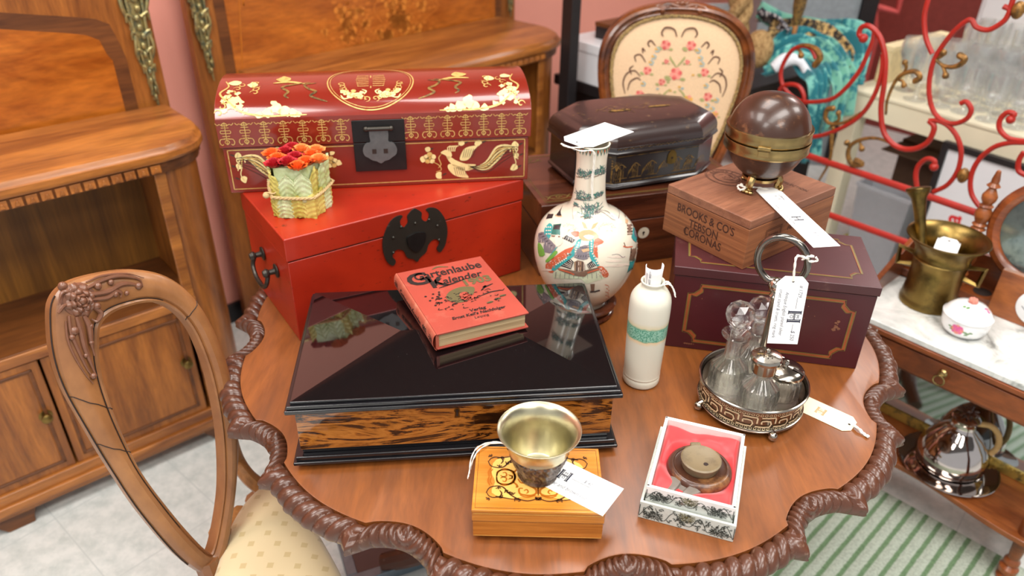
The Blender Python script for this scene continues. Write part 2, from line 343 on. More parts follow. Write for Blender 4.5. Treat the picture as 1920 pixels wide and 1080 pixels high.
mb = MB(); mb.grid(rimf, 4320, 20, wu=True); mb.build('carved_rim', CARV, table, ang=80)
mb = MB(); mb.lathe([(.36, .66), (.40, .665), (.41, .70), (.40, .724)], 48); mb.build('apron', WALD, table)
mb = MB(); mb.lathe([(.06, .0), (.11, .0), (.12, .05), (.075, .09), (.05, .14), (.07, .25), (.085, .33), (.05, .42), (.045, .52), (.08, .60), (.14, .665)], 32); mb.build('pedestal', CARV, table)
for k in range(4):
    a = .02+k*pi/2; mb = MB()
    mb.tube([(.05*cos(a), .05*sin(a), .16), (.18*cos(a), .18*sin(a), .17), (.30*cos(a), .30*sin(a), .07), (.40*cos(a), .40*sin(a), .03)], lambda t: .035-.012*t, 10, smooth=6)
    mb.build('leg', CARV, table)
# ------------------------------------------------------------------ EBONY BOX
t = thing('ebony_box', 'large black polished ebony box with striped macassar sides, red book lying on it', 'box', (-.095, 1.035, TZ), 6)
W, D = .25, .16
mb = MB()
for a, b, z0, z1 in ((.000, .000, .010, .016), (.004, .002, .016, .024), (.014, .006, .024, .032)): mb.box(-W+a, W-a, -D+a, D-a, z0, z1)
mb.build('base_moulding', BLK, t, bevel=.002)
mb = MB(); mb.box(-W+.012, W-.012, -D+.012, D-.012, .032, .106); mb.build('body', MACA, t, bevel=.0008)
mb = MB()
for a, z0, z1 in ((.010, .104, .110), (.0, .110, .117), (.003, .117, .123), (.008, .123, .128)): mb.box(-W+a, W-a, -D+a, D-a, z0, z1)
mb.build('lid_moulding', BLK, t, bevel=.0018)
a = .010; mb = MB()
vs = [(-W+a, -D+a, .128), (W-a, -D+a, .128), (W-a, D-a, .128), (-W+a, D-a, .128), (-.085, 0, .142), (.085, 0, .142)]
mb.add(vs, [(0, 1, 5, 4), (1, 2, 5), (2, 3, 4, 5), (3, 0, 4), (3, 2, 1, 0)]); mb.build('lid_panel', EBON, t, ang=1)
for x in (-1, 1):
    for y in (-1, 1):
        mb = MB(); mb.lathe([(.004, .001), (.010, .001), (.011, .006), (.007, .011)], 16, M=Matrix.Translation((x*(W-.02), y*(D-.02), 0))); mb.build('foot', FELT, t)
mb = MB(); mp = plane((0, -D+.012, .09), (1, 0, 0), (0, 0, 1), .0008)
mb.dot(0, .004, .0045, mp, 0, n=14); mb.poly([(-.0028, .004), (.0028, .004), (.004, -.010), (-.004, -.010)], mp, 0)
mp2 = plane((0, -D+.012, .09), (1, 0, 0), (0, 0, 1), .0014); mb.dot(0, .004, .0022, mp2, 1); mb.poly([(-.001, .004), (.001, .004), (.0015, -.006), (-.0015, -.006)], mp2, 1)
mb.build('keyhole_escutcheon', [BRASSD, DGAP], t)
# ------------------------------------------------------------------ BOOK  (lies on the hip of the lid)
bz = TZ+.1425
A, B_, D_ = P(689, 556, bz), P(820, 657, bz), P(990, 615, bz)
ux = (D_-B_); ux.z = 0; BW = .158; ux.normalize(); uy = V((-ux.y, ux.x, 0)); BL = .205; BT = .030
t = thing('antique_book', 'worn red clothbound almanac with black printed cover, lying on the black box', 'book', (B_.x, B_.y, bz), math.degrees(atan2(ux.y, ux.x)))
mb = MB(); mb.box(0, BW, 0, BL, 0, .003); mb.box(0, BW, 0, BL, BT-.003, BT); mb.build('cover', BOOKC, t, bevel=.001)
def spf(u, v): a = (v-.5)*pi; return (-.006*cos(a)-.0005, u*BL, BT/2+BT/2*sin(a))
mb = MB(); mb.grid(spf, 2, 12); mb.box(-.001, .004, .002, BL-.002, .001, BT-.001); o = mb.build('spine', BOOKS_, t)
mb = MB(); mb.box(.003, BW-.005, .004, BL-.004, .003, BT-.003); mb.build('page_block', PAGES, t)
# cover print: reading direction runs from the fore-edge corner to the spine's far end
mb = MB(); mp = plane((0, 0, BT), (1, 0, 0), (0, 1, 0), .0006)
# u along width (spine -> fore edge), v along height
mb.text('Gartenlaube', .032, .083, .176, mp, 0, sx=.78, shear=.1, bold=.0006)
mb.text('G', .056, .027, .168, mp, 0, sx=1.0, bold=.0016)
mb.text('Kalender', .028, .090, .146, mp, 0, sx=.85, shear=.25, bold=.0005); mb.text('K', .046, .054, .146, mp, 0, bold=.0012)
mb.text('1903', .027, .118, .126, mp, 1, bold=.0012)
mb.stroke([(.05, .128), (.075, .133), (.105, .140)], taper(.004), mp, 0)
rnd = random.Random(3)
mb.poly([(.050, .092), (.062, .110), (.085, .117), (.105, .108), (.098, .090), (.080, .072), (.060, .074)], mp, 1, 4)
mp2 = plane((0, 0, BT), (1, 0, 0), (0, 1, 0), .0008)
mb.poly([(.072, .088), (.078, .099), (.088, .098), (.090, .088), (.100, .080), (.088, .072), (.074, .076)], mp2, 2, 4)
for k in range(70):
    x, y = rnd.gauss(.078, .026), rnd.gauss(.082, .012)
    if .02 < x < .145: a = rnd.uniform(0, 6.28); r = rnd.uniform(.002, .008); mb.stroke([(x, y), (x+r*cos(a), y+r*sin(a)*.7), (x+r*cos(a+.9)*1.5, y+r*sin(a+.9))], taper(.0016), mp2, 0, 3)
for k in range(16):
    x, y = rnd.gauss(.035, .008), rnd.gauss(.10, .012); mb.dot(x, y, .0022, mp2, 0, n=6)
mb.stroke([(.112, .092), (.126, .104), (.120, .100), (.140, .106)], taper(.004), mp2, 0); mb.stroke([(.105, .077), (.125, .082), (.147, .080)], taper(.003), mp2, 0)
for x, y in ((.128, .058), (.112, .053), (.140, .064)): mb.dot(x, y, .006, mp, 1, ry=.003); mb.stroke([(x-.006, y-.002), (x+.006, y)], .0014, mp2, 0)
mb.stroke([(.060, .192), (.072, .197), (.090, .190)], taper(.004), mp, 1)
mb.text('Verlag', .011, .085, .042, mp, 0, shear=.2, bold=.0003); mb.text("Ernst Keil's Nachfolger", .0105, .083, .031, mp, 0, sx=.95, shear=.2, bold=.0003); mb.text('Leipzig', .009, .083, .020, mp, 0, shear=.2)
o = mb.build('cover_print', [BINK, OLVI, BOOKC], t, recalc=False)
mb = MB(); sp = lambda u, v: V((-.006*cos((v/BT-.5)*pi)-.0012, u, v))
mb.text('Gartenlaube-Kalender 1903', .0155, .105, BT/2, lambda u, v: sp(BL-u, v), 0, sx=.78, bold=.0004)
for c0 in (.014, .192):
    for k in range(7): a = k*.9; mb.stroke([(c0, BT/2), (c0+.006*cos(a), BT/2+.006*sin(a)), (c0+.009*cos(a+.7), BT/2+.009*sin(a+.7))], taper(.0016), lambda u, v: sp(BL-u, v), 0, 3)
mb.build('spine_print', [BINK], t, recalc=False)
# ------------------------------------------------------------------ RED TRUNK
tx, ty, tyaw, W, D, H = -.263, 1.437, 34, .255, .13, .219
t = thing('painted_chest', 'plain bright red painted wooden chest with dark bat-shaped lock plate', 'chest', (tx, ty, TZ), tyaw)
mb = MB(); mb.box(-W+.002, W-.002, -D+.002, D-.002, .001, .1705); mb.build('body', REDP, t, bevel=.002)
mb = MB(); mb.box(-W, W, -D, D, .1725, H); mb.build('lid', REDP, t, bevel=.003)
mb = MB(); mb.box(-W+.004, W-.004, -D+.004, D-.004, .168, .175); mb.build('lid_seam', DGAP, t)
# lock plate: bat shape
bat = []
half = [(x*.00104, z*.00112) for x, z in ((0, 54), (10, 48), (15, 42), (14, 32), (22, 24), (28, 28), (30, 38), (24, 46), (34, 48), (48, 42), (60, 26), (67, 6), (67, -14), (61, -34), (50, -44), (44, -36), (50, -26), (46, -17), (36, -15), (26, -22), (20, -36), (8, -42), (0, -50))]
bat = half+[(-x, y) for x, y in reversed(half[1:-1])]
def plate(mb, pts, y0, y1, cz, mat, sm=3):
    q = [(p.x, p.y) for p in cat_rom([(a, b, 0) for a, b in pts], sm, True)]
    mb.loft([[(a, y0, cz+b) for a, b in q], [(a, y1, cz+b) for a, b in q]], mat)
def earclip_plate(name, pts, y0, y1, cz, mat, parent, sm=3, bev=.0006):
    import mathutils.geometry as G
    q = [(p.x, p.y) for p in cat_rom([(a, b, 0) for a, b in pts], sm, True)]; n = len(q)
    tri = G.tessellate_polygon([[V((a, b, 0)) for a, b in q]])
    mb = MB(); vs = [(a, y1, cz+b) for a, b in q]+[(a, y0, cz+b) for a, b in q]
    mb.add(vs, [tuple(f) for f in tri]+[(i, (i+1) % n, n+(i+1) % n, n+i) for i in range(n)], 0)
    return mb.build(name, mat, parent, ang=50)
lk = earclip_plate('lock_plate', bat, -D+.001, -D-.0022, .156, STEEL, t)
heart = [(0, .018), (.010, .016), (.020, .012), (.018, -.006), (.010, -.018), (0, -.024), (-.010, -.018), (-.018, -.006), (-.020, .012), (-.010, .016)]
earclip_plate('lock_boss', heart, -D-.001, -D-.006, .148, IRON, lk)
mb = MB()
for x, z in ((-.048, .012), (.048, .012), (-.03, .03), (.03, .03), (-.05, -.02), (.05, -.02), (0, .03)): mb = MB(); mb.ball((x, -D-.003, .156+z), .0028, n=8, m=6); mb.build('stud', STEEL, lk)
# side bail handle
hd = MB()
for s_ in (-1, 1):
    M = Matrix.Translation((-W, -.010+s_*.040, .118)) @ Matrix.Rotation(-pi/2, 4, 'Y')
    hd.lathe([(.014, 0), (.014, .002), (.006, .004), (.005, .014), (.008, .016), (.009, .020), (.006, .026), (.001, .027)], 14, M=M)
hd.tube([(-W-.016, -.050, .118), (-W-.022, -.052, .098), (-W-.024, -.035, .082), (-W-.024, -.010, .078), (-W-.024, .015, .082), (-W-.022, .032, .098), (-W-.016, .030, .118)], .0045, 8, smooth=5)
hd.build('side_handle', STEEL, t)
# ------------------------------------------------------------------ DRAGON CHEST
t = thing('lacquer_chest', 'domed red lacquer chest painted with gold phoenixes, on top of the plain red chest', 'chest', (-.281, 1.538, TZ+H+.0005), 8.9)
W, D, zs, zk = .299, .12, .094, .150
mb = MB(); mb.box(-W+.004, W-.004, -D+.004, D-.004, 0, zs-.001); bod = mb.build('body', DRAG, t, bevel=.002)
arc = []
N = 20
crown = .043
for i in range(N+1):
    a = i/N; y = -D+2*D*a; arc.append((y, zk+crown*(1-(2*a-1)**2)**.62))
prof = [(-D, zs), (-D, zk)]+arc[1:-1]+[(D, zk), (D, zs)]
mb = MB(); mb.loft([[(-W, y, z) for y, z in prof], [(W, y, z) for y, z in prof]]); mb.build('lid', DRAG, t, bevel=.0015, ang=25)
mb = MB(); mb.box(-W+.006, W-.006, -D+.006, D-.006, zs-.003, zs+.003); mb.build('lid_seam', DGAP, t)
fp = plane((0, -D+.004, 0), (1, 0, 0), (0, 0, 1), .0006); fk = plane((0, -D, 0), (1, 0, 0), (0, 0, 1), .0006)
arcl = [0]
AP = [(-D, zk)]+arc[1:]
for i in range(1, len(AP)): arcl.append(arcl[-1]+hypot(AP[i][0]-AP[i-1][0], AP[i][1]-AP[i-1][1]))
def lidmap(u, v):   # v = distance up the dome from the front shoulder
    v = max(0, min(arcl[-1]-1e-6, v))
    for i in range(1, len(arcl)):
        if v <= arcl[i]:
            f = (v-arcl[i-1])/(arcl[i]-arcl[i-1]); y = AP[i-1][0]+f*(AP[i][0]-AP[i-1][0]); z = AP[i-1][1]+f*(AP[i][1]-AP[i-1][1])
            n = V((0, -(AP[i][1]-AP[i-1][1]), AP[i][0]-AP[i-1][0])).normalized(); return V((u, y, z))+n*.0009
mb = MB()
for s_ in (-1, 1):                      # shou characters with bats, seven each side of the lock
    for k in range(7):
        x = s_*(.066+k*.0355)-.004; z = .122; w = .0016
        for dz, hw in ((.0165, .004), (.012, .007), (.0065, .0085), (.001, .0085), (-.0045, .007), (-.009, .0055)):
            mb.stroke([(x-hw, z+dz), (x+hw, z+dz)], w*.8, fk, 0, 1)
        for sx in (-1, 1):
            mb.stroke([(x+sx*.0085, z+.0065), (x+sx*.0095, z+.004), (x+sx*.0085, z+.001)], w*.7, fk, 0, 3)
            mb.stroke([(x, z+.022), (x+sx*.005, z+.018), (x+sx*.001, z+.016)], w, fk, 0, 3)
            mb.stroke([(x+sx*.003, z+.015), (x+sx*.009, z+.019), (x+sx*.0125, z+.017), (x+sx*.0165, z+.021)], w*.8, fk, 0, 3)
            mb.stroke([(x+sx*.003, z-.010), (x+sx*.011, z-.0105), (x+sx*.0135, z-.017), (x+sx*.010, z-.022), (x+sx*.007, z-.020)], w*.9, fk, 0, 3)
            mb.stroke([(x, z-.011), (x+sx*.004, z-.016), (x, z-.021)], w, fk, 0, 3)
        mb.stroke([(x, z+.022), (x, z-.020)], w*.8, fk, 0, 1)
mb.build('shou_border', [GOLD], t, recalc=False)
mb = MB()
for a, b in (((-W+.012, .008), (W-.012, .008)), ((-W+.012, .088), (W-.012, .088)), ((-W+.012, .008), (-W+.012, .088)), ((W-.012, .008), (W-.012, .088))): mb.stroke([a, b], .0018, fp, 0, 1)
for s_ in (-1, 1):                      # the two phoenixes
    f = lambda u, v, s_=s_: fp(s_*(.158+u), .046+v)
    f2 = lambda u, v, s_=s_: fp(s_*(.158+u), .046+v)+V((0, -.0003, 0))
    mb.poly([(-.028, .012), (-.020, .010), (-.008, .002), (.012, -.006), (.030, -.008), (.020, -.018), (.004, -.020), (-.012, -.012), (-.024, .002)], f, 1, 4)
    mb.poly([(-.002, .004), (.004, .022), (.014, .030), (.034, .032), (.026, .022), (.022, .012), (.012, .002)], f, 1, 4)
    mb.poly([(-.022, -.004), (-.026, -.014), (-.012, -.030), (.014, -.036), (.010, -.026), (.004, -.014)], f, 1, 4)
    mb.poly([(-.040, .020), (-.030, .026), (-.020, .022), (-.018, .012), (-.026, .006), (-.030, .014)], f, 1, 3)
    for k in range(5): mb.stroke([(-.024+k*.003, .022), (-.026+k*.004, .030), (-.020+k*.004, .034)], .0018, f, 1, 3)
    mb.stroke([(-.036, .020), (-.044, .010), (-.040, -.004), (-.046, -.012)], taper(.002), f, 0)
    for k in range(6): mb.stroke([(.008+k*.0045, .026), (.004+k*.004, .008)], .0008, f2, 2, 1)
    for k in range(6): mb.stroke([(-.010+k*.004, -.030), (-.014+k*.004, -.012)], .0008, f2, 2, 1)
    for k in range(5): mb.stroke([(.014, -.008+k*-.003), (.05, -.020+k*.004), (.074, .000+k*.007), (.090+k*.004, .022+k*.001), (.084+k*.008, .032-k*.008)], lambda q, k=k: .0042*(.35+.65*sin(pi*q)), f, 1 if k % 2 == 0 else 0)
    for k in range(5): mb.stroke([(.018, -.012), (.05, -.026+k*.005), (.082, -.006+k*.008), (.108+k*.002, .010+k*.004)], .0010, f2, 2)
    for k in range(9): mb.stroke([(.052+k*.006, -.010+k*.004), (.060+k*.006, -.012+k*.005)], .001, f2, 2, 1)
    flower(mb, -.062, .010, .012, f, [1, 0])
    mb.stroke([(-.056, .002), (-.044, -.006), (-.040, -.016), (-.050, -.020)], .0015, f, 0)
    for (x, y, r) in ((-.076, .008, .006), (.002, .038, .006), (.036, .038, .007), (-.045, -.028, .007), (-.065, .028, .005), (.110, .030, .007), (.113, .008, .006), (.108, -.018, .007)):
        mb.poly(blob(x, y, r, 7, .3), f, 1, 3); mb.stroke([(x+r, y), (x+2.2*r, y+r*.6)], taper(.003), f, 2)
    mb.stroke([(.111, .034), (.115, .020), (.108, .008), (.112, -.008), (.107, -.022)], .0018, f, 1)
mb.build('phoenix_painting', [GOLD, GOLDP, INKD], t, recalc=False)
mb = MB()                               # the dome: round medallion, clouds, ribbons, corner dragons
cx, cv, rr = -.010, .092, .083
mb.stroke([(cx+rr*cos(R_(a)), cv+rr*sin(R_(a))*1.0) for a in range(0, 360, 12)], .0022, lidmap, 0, 3, True)
mb.stroke([(cx+(rr-.005)*cos(R_(a)), cv+(rr-.005)*sin(R_(a))) for a in range(0, 360, 12)], .0010, lidmap, 0, 3, True)
for k in range(7):
    hw = .014-.001*abs(k-3)
    for sx in (-1, 1): mb.stroke([(cx+sx*.004, cv-.018+k*.008), (cx+sx*(hw+.014), cv-.018+k*.008), (cx+sx*(hw+.014), cv-.015+k*.008)], .0018, lidmap, 0, 1)
mb.stroke([(cx, cv-.026), (cx, cv+.03)], .002, lidmap, 0, 1)
for sx in (-1, 1):
    for k in range(9):
        a = -pi/2+sx*(.15+k*.16); q = spiral(cx+.058*cos(a), cv+.058*sin(a), .008, .0015, a+k, 1.1, 10); mb.stroke(q, taper(.002), lidmap, 0, 2)
    f = lambda u, v, sx=sx: lidmap(cx+sx*(.033+u), .042+v)
    for (x, y, r) in ((-.012, 0, .007), (-.004, .004, .008), (.006, .002, .008), (.014, .010, .006), (.020, .016, .005), (-.016, .010, .005)): mb.poly(blob(x, y, r, 8, .35), f, 1, 3)
    mb.stroke([(-.02, .004), (-.024, .014), (-.016, .020)], taper(.003), f, 1); mb.stroke([(.006, -.004), (.018, -.006), (.024, .004)], taper(.003), f, 1)
    mb.dot(0, .016, .005, f, 0)
    g = lambda u, v, sx=sx: lidmap(sx*u-.006, v)
    mb.stroke([(.108, .092), (.130, .086), (.122, .070), (.108, .060), (.118, .048), (.104, .038), (.086, .030)], taper(.0055, .3), g, 3)
    mb.stroke([(.120, .096), (.150, .088), (.172, .078), (.160, .062), (.166, .050), (.158, .042)], taper(.0055, .3), g, 3)
    mb.stroke([(.13, .09), (.16, .10), (.19, .096)], taper(.008), g, 0)
    for (x, y, r) in ((.262, .030, .011), (.256, .044, .009), (.270, .052, .008), (.248, .022, .008), (.236, .014, .006), (.268, .068, .006), (.275, .016, .005), (.252, .060, .005), (.245, .036, .005), (.278, .040, .005)): mb.poly(blob(x, y, r, 13, .5), g, 1, 1)
    for (x, y, r) in ((.150, .008, .010), (.166, .012, .012), (.180, .018, .013), (.196, .010, .011), (.212, .006, .009), (.184, .030, .007), (.140, .005, .006)): mb.poly(blob(x, y, r*.85, 9, .35), g, 1, 2)
    mb.stroke([(.125, .004), (.16, .004), (.20, .004), (.24, .012), (.262, .03), (.285, .06), (.272, .085), (.28, .11)], taper(.004, .4), g, 0)
    for k in range(7): mb.stroke(spiral(.285-k*.006, .012+k*.013, .008, .002, k*1.3, .9, 8), taper(.0022), g, 0, 2)
    for k in range(4): mb.stroke(spiral(.222, .062+k*.012, .009, .002, k*1.7, .9, 8), taper(.0024), g, 0, 2)
    mb.poly(blob(.228, .092, .010, 9, .3), g, 1, 3); mb.poly(blob(.262, .102, .010, 9, .3), g, 1, 3)
    mb.poly(blob(.17, .115, .014, 9, .3), g, 0, 3)
mb.build('dome_painting', [GOLD, GOLDP, INKD, GOLDD], t, recalc=False)
mb = MB(); mb.box(.0-.050, .050, -D-.0035, -D-.001, .096, .1405); mb.box(-.050, .050, -D+.001, -D-.0028+.004-.004, .036, .0945)
lk = mb.build('lock_plate', STEEL, t, bevel=.0015); lk.data.materials[0] = IRON
hasp = [(0, .060), (.018, .060), (.017, .036), (.024, .034), (.030, .028), (.033, .018), (.030, .008), (.024, .004), (.016, -.002), (.008, -.004), (0, -.009)]
hasp = hasp+[(-x, y) for x, y in reversed(hasp[1:-1])]
hs = earclip_plate('hasp', hasp, -D-.003, -D-.0065, .062, plain('worn_grey_steel', col(104, 106, 106), s=80, rough=.4, metal=.5), lk, sm=2)
mb = MB()
for x in (-.011, .011): mb.box(x-.004, x+.004, -D-.0072, -D-.006, .074, .083)
mb.build('hasp_slot', DGAP, hs)
mb = MB(); mb.tube([(-.023, -D-.007, .124), (.023, -D-.007, .124)], .0042, 12)
for x in (-.024, .024): mb.ball((x, -D-.007, .124), .0052, n=10, m=8)
mb.build('hasp_pin', STEEL, lk)
mb = MB(); M = Matrix.Translation((W-.003, 0, .05)) @ Matrix.Rotation(pi/2, 4, 'Y'); mb.lathe([(.012, 0), (.012, .002), (.004, .003)], 14, M=M)
mb.tube([(W+.005, 0+.024*cos(R_(a)), .045+.024*sin(R_(a))) for a in range(0, 360, 20)], .003, 8, closed=True); mb.build('ring_handle', IRON, t)
# ------------------------------------------------------------------ FLOWER BUNDLE
c = P(566, 388, TZ+H)
t = thing('flower_bundle', 'block of waxed green leaves tied with twine, red and orange roses on top', 'ornament', (c.x, c.y, TZ+H), 20); t.scale = (1.08, 1.08, 1.02)
rnd = random.Random(5)
def hexr(a, k=5): q = (a % (2*pi/k))-pi/k; return .050*cos(pi/k)/cos(q)*.98
mb = MB(); mb.lathe([(.9, 0), (1, .004), (.98, .094)], 40, rf=lambda a, z: hexr(a)); mb.build('core', LEAFM, t)
def leaf(mb, a, z0, h, w, mat, lean=.004, bul=.006):
    def fn(u, v):
        x = (u-.5)*2; ww = w*max(.02, 1-abs(1.9*v-.85)**3.2)**.5
        aa = a+x*ww/.05; r = hexr(aa)+.001+bul*(1-x*x)+lean*v+.0014*cos(x*7)+.0006*sin(v*34+abs(x)*6+a*9)+.0004*sin(v*71+x*13+a*5); return (r*cos(aa), r*sin(aa), z0+h*v-.006*x*x)
    mb.grid(fn, 14, 26, mat)
for k in range(12):
    mb = MB(); leaf(mb, 2*pi*k/12+rnd.uniform(-.08, .08), .034+rnd.uniform(-.004, .004), .062+rnd.uniform(-.008, .004), .0165, 0, .002, .005 if k % 2 else .003); mb.build('leaf', [(LEAFM, LEAFY, LEAFM)[k % 3]], t, recalc=False)
for k in range(13):
    mb = MB(); leaf(mb, 2*pi*k/13+.2, .0+rnd.uniform(0, .003), .046+rnd.uniform(-.006, .006), .0180, 0, 0, .008); mb.build('leaf', [rnd.choice((LEAFM, LEAFY, LEAFY))], t, recalc=False)
def rose(cx, cy, z, r, mat, par):
    mb = MB()
    for ring, (n, rr, hh) in enumerate(((6, 1.0, .55), (5, .7, .8), (4, .42, 1.0), (3, .2, 1.05))):
        for k in range(n):
            a0 = 2*pi*k/n+ring*.7; dw = pi/n*1.35
            def fn(u, v): a = a0+(u-.5)*2*dw; q = r*rr*(.45+.65*v**1.5)+.0010*sin(a*7+ring); return (cx+q*cos(a), cy+q*sin(a), z+r*hh*v*.9-.001*(2*u-1)**2)
            mb.grid(fn, 5, 4)
    mb.build('rose', mat, par, recalc=False)
spots = [(.0, .0), (.028, .002), (.014, .026), (-.014, .026), (-.029, .0), (-.014, -.026), (.015, -.026), (.038, .020), (.0, .042), (-.036, .022), (-.036, -.020), (0, -.042), (.037, -.022)]
for i, (x, y) in enumerate(spots): rose(x, y, .093+rnd.uniform(0, .005)-.03*hypot(x, y)**2/.05, .0155, (PETR, PETO, PETP, PETR, PETO)[i % 5], t)
mb = MB()
for ph in (0, 2.1, 4.2): mb.tube([((hexr(R_(a))+.010+.0018*cos(R_(a)*16+ph))*cos(R_(a)), (hexr(R_(a))+.010+.0018*cos(R_(a)*16+ph))*sin(R_(a)), .044+.003*sin(R_(a))+.0018*sin(R_(a)*16+ph)) for a in range(0, 360, 5)], .0015, 6, closed=True)
a = R_(225-20); kx, ky = .062*cos(a), .062*sin(a)
mb.ball((kx, ky, .044), .006, n=10, m=8); mb.tube([(kx, ky, .046), (kx*1.08+.006, ky*1.08, .050), (kx*1.05+.016, ky*1.05-.004, .048), (kx+.02, ky-.004, .056)], .0014, 6, smooth=4)
mb.build('twine', TWINE, t)
# ------------------------------------------------------------------ price tags
def logo(mb, x, y, s, mp, mat, rot=0):
    def f(u, v): return mp(x+s*(u*cos(rot)-v*sin(rot)), y+s*(u*sin(rot)+v*cos(rot)))
    for sx in (-1, 1):
        mb.stroke([(sx*.26, -.5), (sx*.26, .5)], .05, f, mat, 1); mb.stroke([(sx*.40, -.5), (sx*.40, .5)], .12, f, mat, 1)
        for k in range(9): mb.stroke([(sx*.26, -.44+k*.11), (sx*.40, -.44+k*.11)], .03, f, mat, 1)
        for yy in (-.5, .5): mb.stroke([(sx*.18, yy), (sx*.52, yy)], .045, f, mat, 1)
    mb.stroke([(-.26, .04), (.26, .04)], .05, f, mat, 1); mb.stroke([(-.26, -.04), (.26, -.04)], .05, f, mat, 1)
    mb.text('M', .36, 0, .24, f, mat); mb.text('O', .36, 0, -.24, f, mat)
def card(name, label, O, ux, uy, L, W, lines, mats=(None,), notch=True, curl=0, lg=True, ink=None, group=None, hole=True, rows=None):
    """flat swing tag; O = middle of the short end that carries the hole, ux = along, uy = across"""
    ux, uy = V(ux).normalized(), V(uy); uy = (uy-ux*uy.dot(ux)).normalized(); n = ux.cross(uy)
    O = V(O)
    if n.dot(_C-O) < 0: uy = -uy; n = -n
    o = bpy.data.objects.new(name, None); C.objects.link(o); o.location = O; tag(o, label, 'price tag', group)
    def bend(u, v, h=0): return ux*u+uy*v+n*(h+curl*(u/L)**2)
    c = W*.22 if notch else .0002
    out = [(0, -W/2+c), (c, -W/2)]+[(L*k/8, -W/2) for k in range(1, 9)]+[(L*k/8, W/2) for k in range(8, 0, -1)]+[(c, W/2), (0, W/2-c)]
    mb = MB(); k = len(out)//2
    top = [bend(u, v, .0002) for u, v in out]; bot = [bend(u, v, -.0002) for u, v in out]; q = len(out)
    fs = [(i, i+1, q-2-i, q-1-i) for i in range(q//2-1)]
    mb.add(top, fs); mb.add(bot, [tuple(reversed(f)) for f in fs])
    mb.loft([bot, top], 0, caps=(False, False))
    p = mb.build('card', mats[0] or PAPER, o, ang=60)
    ink1 = INK; ink2 = INKG
    mb = MB(); mp = lambda u, v: bend(u, v, .0005)
    if hole: mb.dot(c*.75, 0, .0022, mp, 2)
    if lg:
        logo(mb, L*.56, 0, W*.36, mp, 0, rot=rows or 0)
    for (txt, size, x, y, al, rot, mi) in lines: mb.text(txt, size, x, y, mp, mi, align=al, rot=rot, shear=.25, sx=.8)
    mb.build('print', [ink or ink1, ink or ink2, DGAP], o, recalc=False)
    return o
def string(o, pts, r=.0007, name='string', n=6):
    q = cat_rom(pts, 6); loc = o.location
    mb = MB()
    for ph in (0, pi): mb.tube([p-loc+V((cos(i*.9+ph), sin(i*.9+ph), sin(i*.9+ph)))*r*.6 for i, p in enumerate(q)], r, n)
    return mb.build(name, STR, o)
# ------------------------------------------------------------------ VASE
vb = P(1089, 582, TZ)
st = thing('vase_stand', 'dark turned round wooden stand under the painted vase', 'stand', (vb.x, vb.y, TZ))
mb = MB(); mb.lathe([(.046, .0005), (.060, .002), (.066, .007), (.063, .012), (.056, .015), (.060, .020), (.068, .024), (.070, .029), (.066, .033), (.056, .0335), (.052, .029)], 56); o = mb.build('base', ROSE, st)
VP = [(.050, .0), (.052, .006), (.056, .012), (.072, .030), (.088, .055), (.099, .085), (.1025, .110), (.100, .133), (.091, .155), (.075, .172), (.057, .183), (.042, .192), (.0345, .203), (.031, .220), (.0292, .245), (.0285, .270), (.029, .290), (.031, .305), (.0325, .312)]
VPs = [(p.x, p.y) for p in cat_rom([(a, b, 0) for a, b in VP], 5)]
va = thing('painted_vase', 'tall cream porcelain vase painted with armoured warriors, on a dark wooden stand', 'vase', (vb.x, vb.y, TZ+.030), 0); va.scale = (.975, .975, 1.055)
mb = MB(); mb.lathe(VPs+[(.030, .3125), (.0265, .308), (.0245, .25), (.027, .21), (.025, .20)], 72); mb.build('body', PORC, va, ang=50)
def vr(z):
    for i in range(1, len(VPs)):
        if z <= VPs[i][1]: f = (z-VPs[i-1][1])/max(1e-9, VPs[i][1]-VPs[i-1][1]); return VPs[i-1][0]+f*(VPs[i][0]-VPs[i-1][0])
    return VPs[-1][0]
view = atan2(-vb.y, -vb.x)
def vmap(off=.0006):
    def f(u, v):     # u metres across (right positive as seen), v height
        z = max(.001, min(.311, v)); r = vr(z); a = view+u/max(r, .03) if r < .06 else view+u/.1; return V(((r+off)*cos(a), (r+off)*sin(a), z))
    return f
rgb = {}
VM = [plain('enamel_turquoise', col(60, 150, 150), rough=.2), plain('enamel_orange', col(196, 96, 66), rough=.25), plain('enamel_black', col(44, 40, 44), rough=.25), plain('enamel_green', col(110, 160, 70), rough=.25),
      plain('enamel_pale_green', col(196, 200, 170), rough=.2), plain('enamel_tan', col(196, 158, 120), rough=.25), plain('enamel_teal', col(40, 110, 100), rough=.25), plain('enamel_brown', col(120, 92, 76), rough=.3), plain('enamel_cream', col(224, 206, 190), rough=.25), plain('enamel_grey', col(120, 112, 118), rough=.25)]
mb = MB(); f = vmap(); f2 = vmap(.0010); f3 = vmap(.0013); R4 = dict(smooth=3, rings=4)
# figures: laid out on the curved wall as they are seen in the photo
def vhit(u, v, off):
    d = ray(u, v); bz0 = TZ+.030; t0 = (V((vb.x, vb.y, bz0+.1))-_C).length-.16; lo_t = t0/d.length
    for i in range(170):
        p = _C+d*lo_t; r = vr(max(.001, min(.311, (p.z-bz0)/1.055)))*.975
        if hypot(p.x-vb.x, p.y-vb.y) <= r: break
        lo_t += .001/d.length*1.2
    q = V((p.x-vb.x, p.y-vb.y, 0)); q = q.normalized()*((r/.975)+off); return V((q.x, q.y, (p.z-bz0)/1.055))
def cm(off): return lambda x, y: vhit(990+x/3.857, 340+y/3.857, off)
k1, k2, k3 = cm(.0006), cm(.0010), cm(.0014)
def vp(pts, m_, lay=k1, sm=2): mb.poly(pts, lay, m_, sm, 3)
def vs_(pts, w, m_, lay=k2, sm=3): mb.stroke(pts, lambda q: w*3.857*1.02/.00105/1000*1.0 if 0 else w, lay, m_, sm)
